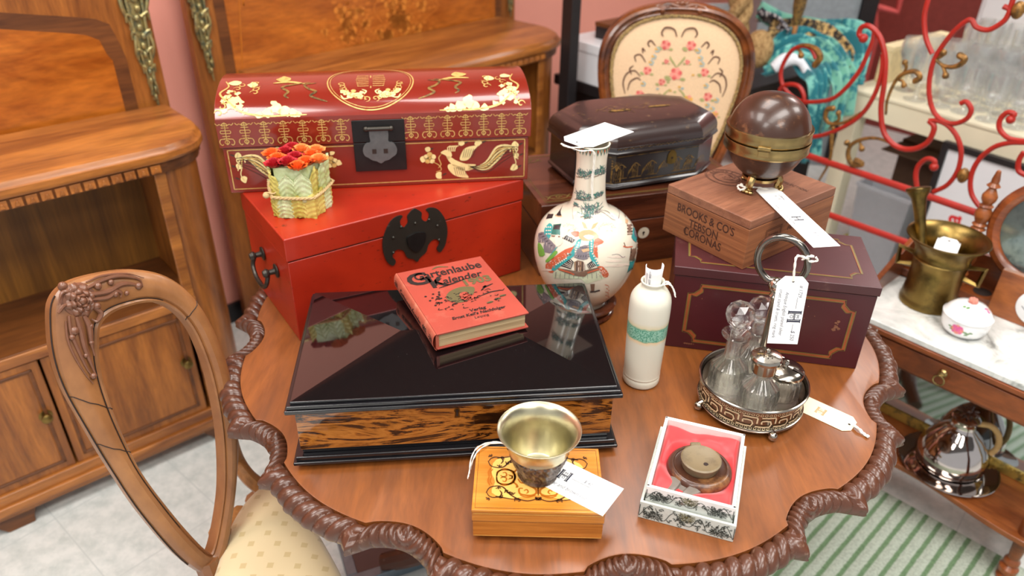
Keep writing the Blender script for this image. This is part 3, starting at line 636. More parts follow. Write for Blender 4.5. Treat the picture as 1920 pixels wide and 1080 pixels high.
W1 = 4.2
vp([(190, 660), (230, 640), (330, 680), (400, 690), (430, 668), (510, 640), (560, 695), (480, 722), (420, 740), (400, 705), (300, 705), (190, 700)], 4)
for k in range(11): vs_([(205+k*32, 655+abs(k-5)*-3+12), (200+k*33, 700)], 2.5, 9)
vp([(355, 440), (330, 470), (270, 490), (200, 540), (130, 600), (140, 645), (180, 662), (200, 625), (270, 565), (330, 520), (350, 470)], 1)
vp([(480, 395), (545, 430), (530, 450), (500, 455), (505, 550), (475, 520), (468, 440)], 1); vp([(500, 615), (540, 615), (580, 660), (575, 690), (545, 690), (520, 650)], 1)
vp([(310, 365), (365, 360), (375, 385), (340, 400)], 1)
for k in range(150):
    x, y = rnd.choice(((rnd.uniform(140, 345), 0), (rnd.uniform(475, 535), 0), (rnd.uniform(515, 575), 1)))
    y = (610-(x-140)*.62+rnd.uniform(-18, 26)) if x < 350 else rnd.uniform(410, 520) if y == 0 and x < 505 else rnd.uniform(625, 685) if x > 505 else 430
    mb.dot(x, y, 2.6, k2, 8 if k % 3 else 7, n=5)
vp([(385, 415), (355, 428), (345, 490), (320, 520), (280, 548), (178, 620), (190, 646), (232, 615), (300, 562), (342, 530), (372, 480)], 0, k2)
vp([(445, 415), (477, 420), (462, 470), (472, 540), (515, 602), (490, 607), (450, 552), (438, 480)], 0, k2)
for k in range(12): mb.dot(362-k*14 if k > 4 else 368-k*6, 440+k*16 if k < 6 else 500+k*9, 6, k3, 8, n=7)
for k in range(10): mb.dot(458+(k > 4)*(k-4)*9, 430+k*18, 6, k3, 8, n=7)
vp([(368, 392), (380, 360), (440, 345), (490, 370), (512, 400), (450, 425), (400, 425)], 5, k2); vp([(400, 395), (440, 380), (480, 398), (440, 418)], 8, k3)
vp([(390, 285), (415, 300), (432, 340), (405, 335)], 5, k2, 1); vp([(505, 290), (482, 330), (455, 345), (470, 305)], 5, k2, 1)
vp([(378, 470), (440, 460), (446, 540), (400, 566), (335, 546), (345, 510)], 9, k2)
for k in range(6): vs_([(345+k*18, 545), (385+k*11, 470)], 3.2, 2, k3, 1); vs_([(340, 540-k*13), (444, 545-k*15)], 3.2, 8, k3, 1)
vp([(385, 490), (440, 478), (442, 500), (400, 510)], 5, k3, 1)
for pl in ([(238, 610), (300, 550), (332, 580), (312, 632)], [(425, 600), (460, 572), (502, 600), (442, 632)], [(285, 385), (345, 420), (322, 442), (250, 408)]): vp(pl, 2, k2, 0)
vp([(335, 580), (360, 568), (398, 575), (412, 600), (412, 642), (335, 652)], 7, k2, 0)
for k in range(6): vs_([(342+k*13, 578), (340+k*13, 645)], 4, (5, 2, 8)[k % 3], k3, 1)
for k in range(5): vs_([(252+k*13, 600-k*9), (312+k*3, 622-k*9)], 2.6, 8, k3, 1); vs_([(432+k*10, 600-k*6), (446+k*11, 626-k*6)], 2.6, 8, k3, 1); vs_([(268+k*14, 392+k*6), (262+k*15, 410+k*7)], 2.6, 8, k3, 1)
vp([(225, 625), (300, 640), (330, 665), (410, 658), (500, 620), (512, 640), (430, 667), (408, 687), (330, 676), (230, 642)], 7, k3); vs_([(225, 632), (300, 655), (335, 672)], 9, 1, k3); vs_([(430, 658), (480, 640), (510, 634)], 9, 1, k3)
vs_([(300, 395), (330, 405)], 5, 5, k3); vp([(450, 740), (482, 738), (478, 792), (456, 790)], 7, k2, 1); vs_([(448, 797), (480, 795), (518, 786)], 11, 2, k3)
# left pair
vp([(256, 172), (205, 250), (247, 247)], 2, k2, 0); vs_([(203, 240), (225, 252), (252, 250)], 6, 5, k3); vp([(150, 235), (190, 235), (180, 266), (135, 272)], 2, k2, 0)
vp([(190, 310), (247, 303), (236, 388), (173, 382)], 6, k2, 0); vp([(196, 316), (240, 310), (233, 345), (188, 345)], 2, k3, 0); vs_([(175, 392), (235, 398)], 9, 7, k3, 1)
vp([(160, 300), (125, 340), (122, 380), (150, 418), (176, 370), (182, 320)], 0, k2)
for k in range(9): mb.dot(140+(k % 3)*14, 330+(k//3)*24, 5, k3, 8, n=6)
vp([(80, 375), (130, 368), (152, 410), (202, 460), (192, 512), (120, 510), (118, 440), (78, 440)], 9, k2)
for k in range(6): vs_([(88+k*16, 385+k*16), (112+k*14, 378+k*16)], 3, 2, k3, 1); vs_([(86+k*18, 430+k*12), (80+k*20, 400+k*14)], 2.4, 8, k3, 1)
vp([(80, 440), (108, 470), (125, 530), (85, 542), (74, 480)], 3, k2); vp([(130, 572), (200, 500), (216, 515), (150, 582)], 3, k3)
vp([(205, 385), (245, 392), (255, 440), (215, 470), (195, 430)], 8, k2); vs_([(215, 470), (160, 540)], 5, 0, k3)
# right figure
vp([(688, 232), (716, 240), (700, 266)], 7, k2, 1); vp([(700, 268), (722, 280), (716, 305), (700, 300)], 5, k2, 1)
vp([(708, 300), (747, 298), (752, 382), (713, 386)], 7, k2, 0)
for k in range(7): vs_([(710, 308+k*11), (750, 306+k*11)], 4, (8, 2)[k % 2], k3, 1)
vp([(750, 258), (792, 320), (806, 380), (800, 422), (780, 440), (745, 402), (757, 330)], 0, k2); vp([(765, 330), (790, 350), (786, 400), (766, 390)], 9, k3)
vp([(742, 480), (800, 420), (802, 520), (765, 572), (728, 570)], 7, k2, 0)
for k in range(7): vs_([(738, 560-k*12), (792, 530-k*14)], 4, (8, 2, 1)[k % 3], k3, 1)
vp([(735, 572), (788, 540), (760, 642), (713, 662)], 0, k2, 1)
for k in range(4): vs_([(735+k*11, 568-k*5), (722+k*10, 655-k*6)], 3, 6, k3, 1)
vs_([(684, 466), (712, 474), (752, 470)], 8, 1, k3); vs_([(690, 440), (700, 470)], 5, 7, k3)
for q in ([(330, 272), (330, 182), (392, 188), (440, 235), (462, 256), (478, 225), (520, 214), (566, 240), (610, 274), (648, 268), (656, 215), (632, 182)], [(520, 205), (570, 215), (620, 262)], [(604, 530), (650, 525), (680, 548), (700, 540)]): vs_(q, 3, 9)
for k in range(170):
    a_ = rnd.uniform(pi, 2*pi); cx_, cy_, r_ = rnd.choice(((300, 345, 48), (300, 345, 36), (560, 345, 58), (560, 345, 44), (585, 375, 30), (320, 360, 24))); mb.dot(cx_+r_*cos(a_)*1.1+rnd.gauss(0, 4), cy_+r_*sin(a_)*.8+rnd.gauss(0, 3), 1.8, k2, 5, n=4)
for (x, y, w) in ((640, 545, 70), (600, 610, 90), (700, 600, 60), (620, 575, 60), (140, 640, 40)): vp([(x-w, y), (x, y-9), (x+w, y-2), (x+w*.6, y+7), (x-w*.5, y+7)], 8, k1, 3)
for k in range(9): vs_([(560+rnd.uniform(-8, 8)+k % 2*18, 745+k*13), (582+rnd.uniform(-6, 6), 752+k*13)], 4, 1, k2, 1)
# ground washes, cloud outlines, pines, rim
for (x, z, s) in ((-.016, .262, .020), (.018, .268, .022), (-.014, .222, .021), (.020, .226, .012), (.006, .200, .024), (-.026, .205, .007), (.0, .192, .008), (-.03, .14, .005)):
    for k in range(60):
        a = rnd.uniform(0, pi)*1.0+rnd.uniform(-.3, .3); x0 = x+rnd.uniform(-s, s)*.7; z0 = z+rnd.uniform(-.3, .3)*s; l = s*.45
        mb.stroke([(x0, z0), (x0+l*cos(a), z0+l*sin(a)*.8)], .0009, f2, 6 if k % 3 else 9, 1)
    mb.stroke([(x-s*.8, z-s*.4), (x, z-s*.2), (x+s*.8, z+s*.1)], .0012, f2, 7)
for k in range(16):
    u0 = -.056+k*.007
    z0 = .3105; mb.poly([(u0, z0), (u0+.007, z0), (u0+.0035, z0-.013)], f, 6, rings=2); mb.poly([(u0+.0015, z0-.001), (u0+.0055, z0-.001), (u0+.0035, z0-.009)], f2, 1 if k % 2 else 5, rings=2)
mb.build('enamel_painting', VM, va, recalc=False)
tp = P(1110, 265, TZ+.030+.3135)
zt = TZ+.030+.3135*1.055
c1, c2, c3, c4 = P(1040, 263, zt), P(1132, 232, zt), P(1196, 246, zt), P(1108, 279, zt)
ux = ((c2-c1)+(c3-c4)); uy = ((c2-c3)+(c1-c4))
O_ = (c1+c4)/2
# the tag lies across the vase mouth, long side running away to the right
ctr = (c1+c2+c3+c4)/4; tc_ = V((vb.x, vb.y, zt)); shift = V((ctr.x-tc_.x, ctr.y-tc_.y, 0))
L_ = (c3-c4).length; W_ = (c4-c1).length
tg = card('price_tag', 'blank side of white tag lying over the mouth of the painted vase', (c1+c4)/2+V((0, 0, .0012)), c3-c4, c1-c4, L_*.98, W_*.95, [], lg=False, notch=True)
string(tg, [c4+V((-.012, .004, .001)), c4+V((-.040, .006, .0)), c1+V((.012, -.006, -.004)), c4+V((-.020, -.002, -.003)), V((vb.x-.002, vb.y-.0385, zt-.003)), V((vb.x+.002, vb.y-.036, zt-.030)), V((vb.x+.001, vb.y-.036, zt-.060)), V((vb.x+.003, vb.y-.0375, zt-.096))], .0008)
string(tg, [V((vb.x-.002, vb.y-.0385, zt-.003)), V((vb.x+.000, vb.y-.0365, zt-.030)), V((vb.x-.0015, vb.y-.0365, zt-.060)), V((vb.x+.001, vb.y-.0375, zt-.090))], .0008)
# ------------------------------------------------------------------ CREAM BOTTLE VASE
bb = P(1201, 712, TZ)
t = thing('bottle_vase', 'slim cream bottle vase with green speckled band holding a rolled tag', 'vase', (bb.x, bb.y, TZ))
mb = MB(); mb.lathe([(p.x, p.y) for p in cat_rom([(.027, .0005, 0), (.0315, .003, 0), (.0325, .012, 0), (.0315, .0175, 0), (.0325, .020, 0), (.0322, .026, 0), (.0330, .06, 0), (.0345, .12, 0), (.0350, .155, 0), (.0335, .176, 0), (.026, .190, 0), (.0190, .196, 0), (.0178, .200, 0), (.0200, .2045, 0), (.0200, .207, 0), (.0180, .2075, 0), (.0160, .2045, 0), (.015, .195, 0), (.018, .18, 0)], 4)], 56)
mb.build('body', BOTM, t, ang=60)
tg = bpy.data.objects.new('price_tag', None); C.objects.link(tg); tg.location = (bb.x, bb.y, TZ+.19); tag(tg, 'rolled white tag standing in the neck of the cream bottle vase', 'price tag')
va_ = atan2(-bb.y, -bb.x)
def roll(u, v): a = va_+pi*.05+(u-.5)*pi*1.35; r = .0128+.002*v; return (r*cos(a), r*sin(a)+.001, .0-.002+.045*v+.003*u)
mb = MB(); mb.grid(roll, 24, 4); o = mb.build('card', PAPER, tg); sm = o.modifiers.new('s', 'SOLIDIFY'); sm.thickness = .0004
mb = MB()
def rmap(u, v): a = va_+u/.014; r = .0133+.002*(v/.045); return V((r*cos(a), r*sin(a)+.001, v))
mb.text('base with worn', .0075, -.006, .020, rmap, 0, rot=pi/2, shear=.2, sx=.85); mb.stroke([(-.0115, .008), (-.0115, .034)], .0008, rmap, 0, 2)
mb.build('print', [INKG], tg, recalc=False)
bx = V((bb.x, bb.y, TZ+.2))
string(tg, [bx+V((.012, -.010, .004)), bx+V((.020, -.012, .012)), bx+V((.027, -.010, .006)), bx+V((.034, -.012, -.006)), bx+V((.037, -.014, -.016))], .0010)
string(tg, [bx+V((.013, -.011, .004)), bx+V((.022, -.014, .009)), bx+V((.030, -.012, .002)), bx+V((.036, -.012, -.010))], .0010)
# ------------------------------------------------------------------ MAROON BOX
mx, my, myaw, W, D, H = .481, 1.257, -10.7, .176, .0985, .176
t = thing('maroon_box', 'dark maroon painted wooden box with orange line border, cigar box on its lid', 'box', (mx, my, TZ), myaw)
mb = MB(); mb.box(-W+.003, W-.003, -D+.003, D-.003, .0005, .1565); mb.build('body', MARO, t, bevel=.0012)
mb = MB(); mb.box(-W, W, -D, D, .158, H); mb.build('lid', MAROT, t, bevel=.0018)
mb = MB(); mb.box(-W+.005, W-.005, -D+.005, D-.005, .155, .160); mb.build('lid_seam', DGAP, t)
def fr(w, h, c): return [(-w+c, -h), (w-c, -h), (w-c, -h+c*.5), (w-c*.5, -h+c), (w, -h+c), (w, h-c), (w-c*.5, h-c), (w-c, h-c*.5), (w-c, h), (-w+c, h), (-w+c, h-c*.5), (-w+c*.5, h-c), (-w, h-c), (-w, -h+c), (-w+c*.5, -h+c), (-w+c, -h+c*.5)]
mp = plane((0, -D+.003, .080), (1, 0, 0), (0, 0, 1)); mp2 = plane((0, -D+.003, .080), (1, 0, 0), (0, 0, 1), .0007); mb = MB()
mb.stroke([(a, b) for a, b in fr(.142, .060, .020)], .0060, mp, 0, 1, True); mb.stroke([(a, b) for a, b in fr(.1395, .0575, .020)], .0016, mp2, 1, 1, True); mb.stroke([(a, b) for a, b in fr(.145, .063, .020)], .0016, mp2, 1, 1, True)
for k in range(7): mb.poly(blob(.120+rnd.uniform(-.004, .006), .018-k*.003, rnd.uniform(.0015, .004), 7, .4), mp2, 2)
for k in range(8): mb.poly(blob(rnd.uniform(-.13, .1), rnd.uniform(-.05, .05), rnd.uniform(.0005, .0012), 6, .4), mp2, 2)
for k in range(5): mb.poly(blob(-.137+k*.004, -.068, rnd.uniform(.001, .003), 7, .4), mp2, 2)
mb.build('front_border', [ORNG, OLVL, CIGT], t, recalc=False)
mp = plane((0, 0, H), (1, 0, 0), (0, 1, 0)); mp2 = plane((0, 0, H), (1, 0, 0), (0, 1, 0), .0007); mb = MB()
mb.stroke([(a, b) for a, b in fr(.150, .075, .020)], .0034, mp, 1, 1, True); mb.stroke([(a, b) for a, b in fr(.148, .073, .020)], .0010, mp2, 0, 1, True)
mb.build('lid_border', [ORNG, OLVL], t, recalc=False)
# ------------------------------------------------------------------ CIGAR BOX
gx, gy, gyaw, W, D, H = .449, 1.336, 37.3, .1255, .0965, .0955
t = thing('cigar_box', 'brown cedar cigar box with dark branded lettering, standing on the maroon box', 'box', (gx, gy, TZ+.1765), gyaw)
mb = MB(); mb.box(-W, W, -D, D, .0, .078); mb.build('body', CIG, t, bevel=.001)
mb = MB(); mb.box(-W+.0015, W-.0015, -D+.0015, D-.0015, .0775, .079); mb.build('lid_seam', DGAP, t)
mb = MB(); mb.box(-W, W, -D, D, .0785, H); mb.build('lid', CIGT, t, bevel=.002)
mp = plane((-W, 0, .042), (0, -1, 0), (0, 0, 1), .0005); mb = MB()
mb.text("BROOKS & CO'S", .0225, .0, .018, mp, 0, sx=.82, bold=.0003); mb.text('TEBSON', .0225, .0, -.003, mp, 0, sx=.82, bold=.0003); mb.text('CORONAS', .0225, .0, -.022, mp, 0, sx=.82, bold=.0003); mb.stroke([(-.040, -.012), (-.040, -.030)], .0012, mp, 0, 2)
mp = plane((0, -D, .045), (1, 0, 0), (0, 0, 1), .0005)
for q in (.0, .003): mb.stroke([(-.075+q, -.020+q), (-.030-q, -.020+q), (-.030-q, .018-q), (-.075+q, .018-q)], .0012, mp, 0, 1, True)
mb.text('LONG', .012, -.002, .020, mp, 0, bold=.0002); mb.text('FILLER', .012, .006, .004, mp, 0, bold=.0002)
mb.text('TAMPA', .009, -.052, .004, mp, 0); mb.text('25', .012, -.052, -.010, mp, 0)
mp = plane((0, 0, H), (0, -1, 0), (1, 0, 0), .0005)
def arc_text(mb, s, cx, cy, r, size, a0, da, mp, mat):
    for i, ch in enumerate(s): a = a0-da*i; mb.text(ch, size, cx+r*cos(a), cy+r*sin(a)*.8, mp, mat, rot=a-pi/2)
sq = (Matrix.Translation((gx, gy, 0)) @ Matrix.Rotation(R_(gyaw), 4, 'Z')).inverted() @ P(1362, 333, TZ+.1765+H); SU, SV = -sq.y, sq.x
for r in (.044, .041, .028, .026): mb.stroke([(SU+r*cos(R_(a)), SV+r*.8*sin(R_(a))) for a in range(0, 360, 12)], .0009, mp, 0, 2, True)
arc_text(mb, "BROOKS & CO'S", SU, SV, .034, .010, R_(190), R_(17), mp, 0)
for k in range(26): a = rnd.uniform(0, 6.3); r = rnd.uniform(0, .022); mb.stroke([(SU+r*cos(a), SV+r*sin(a)*.8), (SU+r*cos(a+.5)*1.1, SV+r*sin(a+.7)*.8)], .0010, mp, 0, 2)
mb.text('SELECTION', .012, .050, .062, mp, 0, sx=.9)
mb.build('branding', [BURN], t, recalc=False)
# ------------------------------------------------------------------ COCONUT BOX
ec = P(1425, 352, TZ+.1765+H)
z0 = TZ+.1765+H
t = thing('coconut_box', 'round polished brown coconut box with brass band and clasp, on the cigar box', 'box', (ec.x-.004, ec.y, z0), 0)
def egg(z):   # z 0..1 over height
    return sin(pi*min(1, max(0, z)))
Hh, Rr, zb = .158, .073, .022
prof = []
for i in range(1, 32):
    a = -pi/2+pi*i/32; r = Rr*cos(a)**(.86 if a > 0 else .98)*(1+.04*sin(a)); z = zb+Hh/2+Hh/2*sin(a); prof.append((r, z))
split = zb+Hh*.50
lo = [p for p in prof if p[1] <= split-.006]; hi = [p for p in prof if p[1] >= split+.006]
mb = MB(); mb.lathe([(.002, zb+.0005)]+lo, 56); mb.build('lower_shell', COCO, t)
mb = MB(); mb.lathe(hi+[(.001, zb+Hh)], 56); mb.build('upper_shell', COCO, t)
rb = Rr+.0005
mb = MB()
for a_, b_ in ((-.022, -.0005), (.0005, .022)):
    za, zc = split+a_, split+b_
    mb.lathe([(rb-.004, za), (rb+.0005, za+.0005), (rb+.0022, za+.003), (rb+.0012, (za+zc)/2), (rb+.0028, zc-.002), (rb+.0022, zc), (rb-.006, zc)], 64)
mb.build('brass_band', BRASS, t)
ea = atan2(-ec.y, -ec.x)-.02; M = Matrix.Rotation(ea, 4, 'Z') @ Matrix.Translation((rb+.002, 0, split))
mb = MB(); mb.box(-.002, .004, -.009, .009, -.012, -.001, M=M); mb.box(-.001, .005, -.011, .011, .0005, .006, M=M); mb.tube([M @ V((.004, -.011, 0)), M @ V((.004, .011, 0))], .0024, 8); mb.build('clasp', BRASS, t, bevel=.001)
for k in range(3):
    a = ea-.42+k*2*pi/3; mb = MB()
    mb.tube([(.030*cos(a), .030*sin(a), .028), (.036*cos(a), .036*sin(a), .018), (.033*cos(a), .033*sin(a), .008), (.038*cos(a), .038*sin(a), .004)], lambda q: .008-.003*q, 8, smooth=4)
    for dd in (-.35, 0, .35): mb.ball((.041*cos(a+dd*.5), .041*sin(a+dd*.5), .0045), (.0055, .0055, .004), n=8, m=6)
    mb.build('claw_foot', BRASS, t)
mb = MB(); mb.lathe([(.028, .024), (.033, .022), (.033, .027), (.026, .028)], 32); mb.build('foot_ring', BRASS, t)
zt = z0+.0035
q0, q1, q2, q3 = P(1436, 351, zt), P(1556, 468, zt), P(1575, 450, zt), P(1460, 347, zt)
Lg = (P(1553, 465, zt)-P(1432, 354, zt)).length
tg = card('price_tag', 'white printed tag tied to the coconut box, hanging over the cigar box edge', P(1435, 352, zt), P(1553, 465, zt)-P(1435, 352, zt), P(1575, 451, zt)-P(1531, 480, zt), Lg, .046,
   [('Callamus', .008, .045, .012, 'CENTER', pi/2*0+0, 1), ('# 1730', .008, .045, .003, 'CENTER', 0, 1), ('Coconut and brass box with hinged lid', .0072, Lg*.5, -.014, 'CENTER', 0, 1), ('$ 150', .009, Lg*.82, .004, 'CENTER', 0, 1)])
string(tg, [V((ec.x+.004+.036*cos(ea-.42), ec.y+.036*sin(ea-.42), z0+.012)), P(1405, 350, z0+.006), P(1425, 352, z0+.006), P(1440, 355, zt+.001)], .0011)
string(tg, [P(1388, 347, z0+.014), P(1398, 352, z0+.010), P(1388, 356, z0+.008), P(1383, 349, z0+.010), P(1392, 345, z0+.014)], .0013)
# ------------------------------------------------------------------ ROSEWOOD BOX + BLACK LACQUER BOX
W, D, H = .2415, .14, .168
t = thing('rosewood_box', 'dark rosewood box with scroll inlay corners and round keyhole, under the black lacquer box', 'box', (.249, 1.654, TZ), 16.9)
mb = MB(); mb.box(-W, W, -D, D, .0005, .108); mb.build('body', ROSE, t, bevel=.0015)
mb = MB(); mb.box(-W, W, -D, D, .110, H); mb.build('lid', ROSE, t, bevel=.0025)
mb = MB(); mb.box(-W+.002, W-.002, -D+.002, D-.002, .107, .111); mb.build('lid_seam', DGAP, t)
mp = plane((0, 0, H), (1, 0, 0), (0, 1, 0)); mb = MB()
for e in (.014, .018): mb.stroke([(-W+e, -D+e), (W-e, -D+e), (W-e, D-e), (-W+e, D-e)], .0014, mp, 0, 1, True)
for sx in (-1, 1):
    for sy in (-1, 1):
        cx, cy = sx*(W-.05), sy*(D-.036); mb.stroke([(cx+.020*cos(R_(a)), cy+.010*sin(R_(a))) for a in range(0, 360, 24)], .002, mp, 0, 3, True); mb.stroke(spiral(cx, cy, .008, .001, 0, 1.2, 12), .0018, mp, 0, 2)
        mb.stroke([(cx-.028, cy+.008), (cx-.022, cy), (cx-.028, cy-.008)], .002, mp, 0); mb.stroke([(cx+.028, cy+.008), (cx+.022, cy), (cx+.028, cy-.008)], .002, mp, 0)
mb.build('lid_inlay', [OLVL], t, recalc=False)
mp = plane((0, -D, .075), (1, 0, 0), (0, 0, 1)); mp2 = plane((0, -D, .075), (1, 0, 0), (0, 0, 1), .001); mb = MB(); mb.dot(0, 0, .0135, mp, 0, n=24); mb.dot(0, .001, .003, mp2, 1); mb.stroke([(0, 0), (0, -.006)], .0025, mp2, 1, 1); mb.build('keyhole_plate', [plain('bone_inlay', col(206, 198, 176), rough=.4), DGAP], t, recalc=False)
lz = TZ+H+.0005
t = thing('octagonal_lacquer_box', 'black lacquer box with cut corners and faded gold figures, on the rosewood box', 'box', (.268, 1.676, lz), 22.0)
W, D, ch = .180, .122, .074
def octo(w, d, c, k=1.0): return [(-w+c, -d), (w-c, -d), (w, -d+c*.72), (w, d-c*.72), (w-c, d), (-w+c, d), (-w, d-c*.72), (-w, -d+c*.72)]
def oring(i, z, di=0): return [(p[0], p[1], z) for p in octo(W-i, D-i, ch-i*.5)]
mb = MB(); mb.loft([oring(.010, .002), oring(.004, .006), oring(.002, .012), oring(.006, .016), oring(.006, .082)]); mb.build('body', LAQ, t, bevel=.001)
mb = MB(); mb.loft([oring(.000, .084), oring(-.002, .088), oring(.001, .094), oring(.001, .100)]); lid = mb.build('lid_band', LAQ, t, bevel=.001)
rg = [oring(.001, .100)]
for k in range(1, 9): a = k/8*pi/2; rg.append(oring(.001+.042*(1-cos(a)), .100+.038*sin(a)))
mb = MB(); mb.loft(rg+[oring(.065, .1405)]); mb.build('lid', LAQT, t, ang=20)
mb = MB(); mp = plane((0, 0, .1408), (1, 0, 0), (0, 1, 0), .0008)
for k in range(60): x, y = rnd.gauss(-.03, .05), rnd.gauss(0, .015); mb.stroke([(x, y), (x+rnd.uniform(.003, .012), y+rnd.uniform(-.003, .003))], .0014, mp, 0, 1)
for x0 in (-.07, .03): mb.poly([(x0, -.012), (x0+.05, -.016), (x0+.046, -.008), (x0+.01, -.004)], mp, 0, 3)
fpz = plane((0, -D+.006, 0), (1, 0, 0), (0, 0, 1), .0007)
for x0 in (-.095, -.06, -.02, .045, .075):
    for k in range(4): mb.stroke([(x0+k*.004, .028), (x0+k*.004, .05+k % 2*.006)], .0010, fpz, 0, 1)
    mb.stroke([(x0-.004, .052), (x0+.006, .060), (x0+.018, .052)], .0016, fpz, 0); mb.stroke([(x0-.008, .028), (x0+.022, .028)], .0012, fpz, 0, 1)
    for k in range(5): mb.stroke([(x0+.022, .03), (x0+.026+k*.003, .045+k*.003), (x0+.030+k*.004, .040)], .0008, fpz, 0)
for z in (.020, .078): mb.stroke([(-W+ch+.004, z), (W-ch-.004, z)], .0012, fpz, 0, 1)
e0 = octo(W-.006, D-.006, ch-.003)
a_, b_ = e0[7], e0[0]; dx = V((b_[0]-a_[0], b_[1]-a_[1], 0)); ln = dx.length; cpz = plane((a_[0], a_[1], 0), dx, (0, 0, 1), .0007)
for x0 in (.01, .045, .08):
    mb.stroke([(x0, .022), (x0, .05), (x0+.01, .062), (x0+.02, .05), (x0+.02, .022)], .0016, cpz, 0, 1)
    for k in range(5): mb.stroke([(x0+.002+k*.0042, .024), (x0+.002+k*.0042, .044)], .0009, cpz, 0, 1); mb.stroke([(x0+.01, .046), (x0+.004+k*.004, .068)], .0009, cpz, 0, 1)
for z in (.018, .077): mb.stroke([(.002, z), (ln-.002, z)], .0014, cpz, 0, 1)
for k in range(9): mb.dot(ln-.007, .022+k*.006, .0022, cpz, 0, n=6)
fb = plane((0, -D, 0), (1, 0, 0), (0, 0, 1), .001)
for k in range(70): mb.dot(-W+ch+.003+k*.0032, .0975+.0012*sin(k*2.1), .0010, fb, 0, n=5)
mb.build('gold_painting', [GOLDD], t, recalc=False)
mb = MB(); fq = plane((.035, -D+.006, .060), (1, 0, 0), (0, 0, 1), .0016); mb.poly([(0, .018), (.010, .010), (.010, -.012), (-.010, -.012), (-.010, .010)], fq, 0, 2); mb.dot(0, 0, .003, lambda u, v: fq(u, v)+V((0, -.0005, 0)), 1); mb.build('keyhole_escutcheon', [BRASSD, DGAP], t, recalc=False)
# ------------------------------------------------------------------ MARQUETRY BOX
W, D, H = .0895, .0615, .061
t = thing('marquetry_box', 'small honey satinwood box with scroll marquetry lid, metal cup standing on it', 'box', (.041, .784, TZ), -.6)
mb = MB(); mb.box(-W+.001, W-.001, -D+.001, D-.001, .009, .0395); mb.build('body', HONEYS, t, bevel=.0008)
mb = MB(); mb.box(-W, W, -D, D, .040, .057); mb.build('lid', HONEYS, t, bevel=.0008)
mb = MB(); mb.box(-W-.0004, W+.0004, -D-.0004, D+.0004, .0565, H); lid = mb.build('lid_top', HONEY, t, bevel=.0008)
mb = MB(); mp = plane((0, 0, H), (1, 0, 0), (0, 1, 0), .0003); mp2 = plane((0, 0, H), (1, 0, 0), (0, 1, 0), .0005); mp3 = plane((0, 0, H), (1, 0, 0), (0, 1, 0), .0007)
e = .004; mb.stroke([(-W+e, -D+e), (W-e, -D+e), (W-e, D-e), (-W+e, D-e)], .0008, mp, 2, 1, True)
mb.poly([(-.064, -.030), (-.040, -.040), (0, -.033), (.040, -.040), (.064, -.030), (.060, -.010), (.066, .010), (.060, .030), (.030, .042), (0, .034), (-.030, .042), (-.060, .034), (-.066, .010), (-.060, -.010)], mp, 0, 3, 2)
for sx in (-1, 1):
    for sy in (-1, 1):
        qf = lambda x, y, m_, sx=sx, sy=sy: m_(sx*(x-665)*-.0001455, -sy*(y-385)*.00019)
        def qs(pts, w, m_, mat): mb.stroke([((x-665)*.0001455*sx, -(y-385)*.00019*sy) for x, y in pts], w if callable(w) else taper(w, .5), m_, mat, 4)
        qs([(265, 380), (275, 330), (340, 312), (420, 325), (442, 390), (400, 450), (330, 468), (275, 430), (263, 385)], .0030, mp2, 1)
        qs([(420, 430), (452, 455), (468, 480), (450, 485)], .0030, mp2, 1); qs([(192, 385), (185, 430), (205, 475)], .0032, mp2, 1); qs([(215, 385), (205, 430), (225, 465)], .0018, mp2, 1)
        qs([(300, 400), (330, 385), (360, 400), (350, 430), (320, 425)], .0022, mp2, 1); qs([(375, 360), (410, 375), (415, 400), (385, 395)], .0020, mp2, 1)
        qs([(470, 400), (500, 440), (540, 440), (590, 470), (640, 500), (645, 540), (600, 562), (540, 560), (490, 545), (485, 500), (520, 495)], .0032, mp2, 1)
        qs([(530, 520), (555, 505), (570, 530), (550, 545)], .0022, mp2, 1); qs([(490, 560), (520, 572), (570, 580), (640, 560)], .0018, mp2, 1)
        qs([(480, 385), (510, 410), (560, 400), (600, 430)], .0028, mp2, 1)
        qs([(172, 548), (200, 498), (255, 480), (315, 482), (350, 505), (385, 545), (420, 572), (480, 600), (560, 615), (625, 602), (665, 578)], .0022, mp3, 2)
        qs([(300, 520), (320, 550), (300, 582), (262, 578)], .0022, mp3, 2); qs([(180, 545), (200, 575), (240, 590), (300, 585), (380, 596), (440, 606)], .0018, mp3, 2)
        qs([(640, 575), (652, 600), (665, 590)], .0040, mp3, 2)
        for (x, y, a_) in ((350, 520, .4), (395, 530, 1.2), (440, 598, .2), (500, 606, 2.6), (330, 590, 3.4), (285, 486, 1), (205, 596, 2), (430, 560, 4)):
            for da in (-.5, .3, 1.1): qs([(x, y), (x+22*cos(a_+da), y+16*sin(a_+da)), (x+34*cos(a_+da+.3), y+24*sin(a_+da+.3))], .0016, mp3, 2)
        qs([(658, 400), (660, 470), (664, 560)], .0022, mp3, 1)
mb.build('marquetry', [INLL, INLB, INLD], t, recalc=False)
mb = MB(); mp = plane((0, -D, 0), (1, 0, 0), (0, 0, 1), .0004)
for z in (.0125, .0545): mb.stroke([(-W+.002, z), (W-.002, z)], .0007, mp, 0, 1)
mb.stroke([(-W, .0398), (W, .0398)], .0006, mp, 1, 1)
mb.build('stringing', [INLL, INLD], t, recalc=False)
for x in (-1, 1):
    for y in (-1, 1): mb = MB(); mb.ball((x*(W-.012), y*(D-.010), .0048), .0046, n=12, m=8); mb.build('foot', BLK, t)
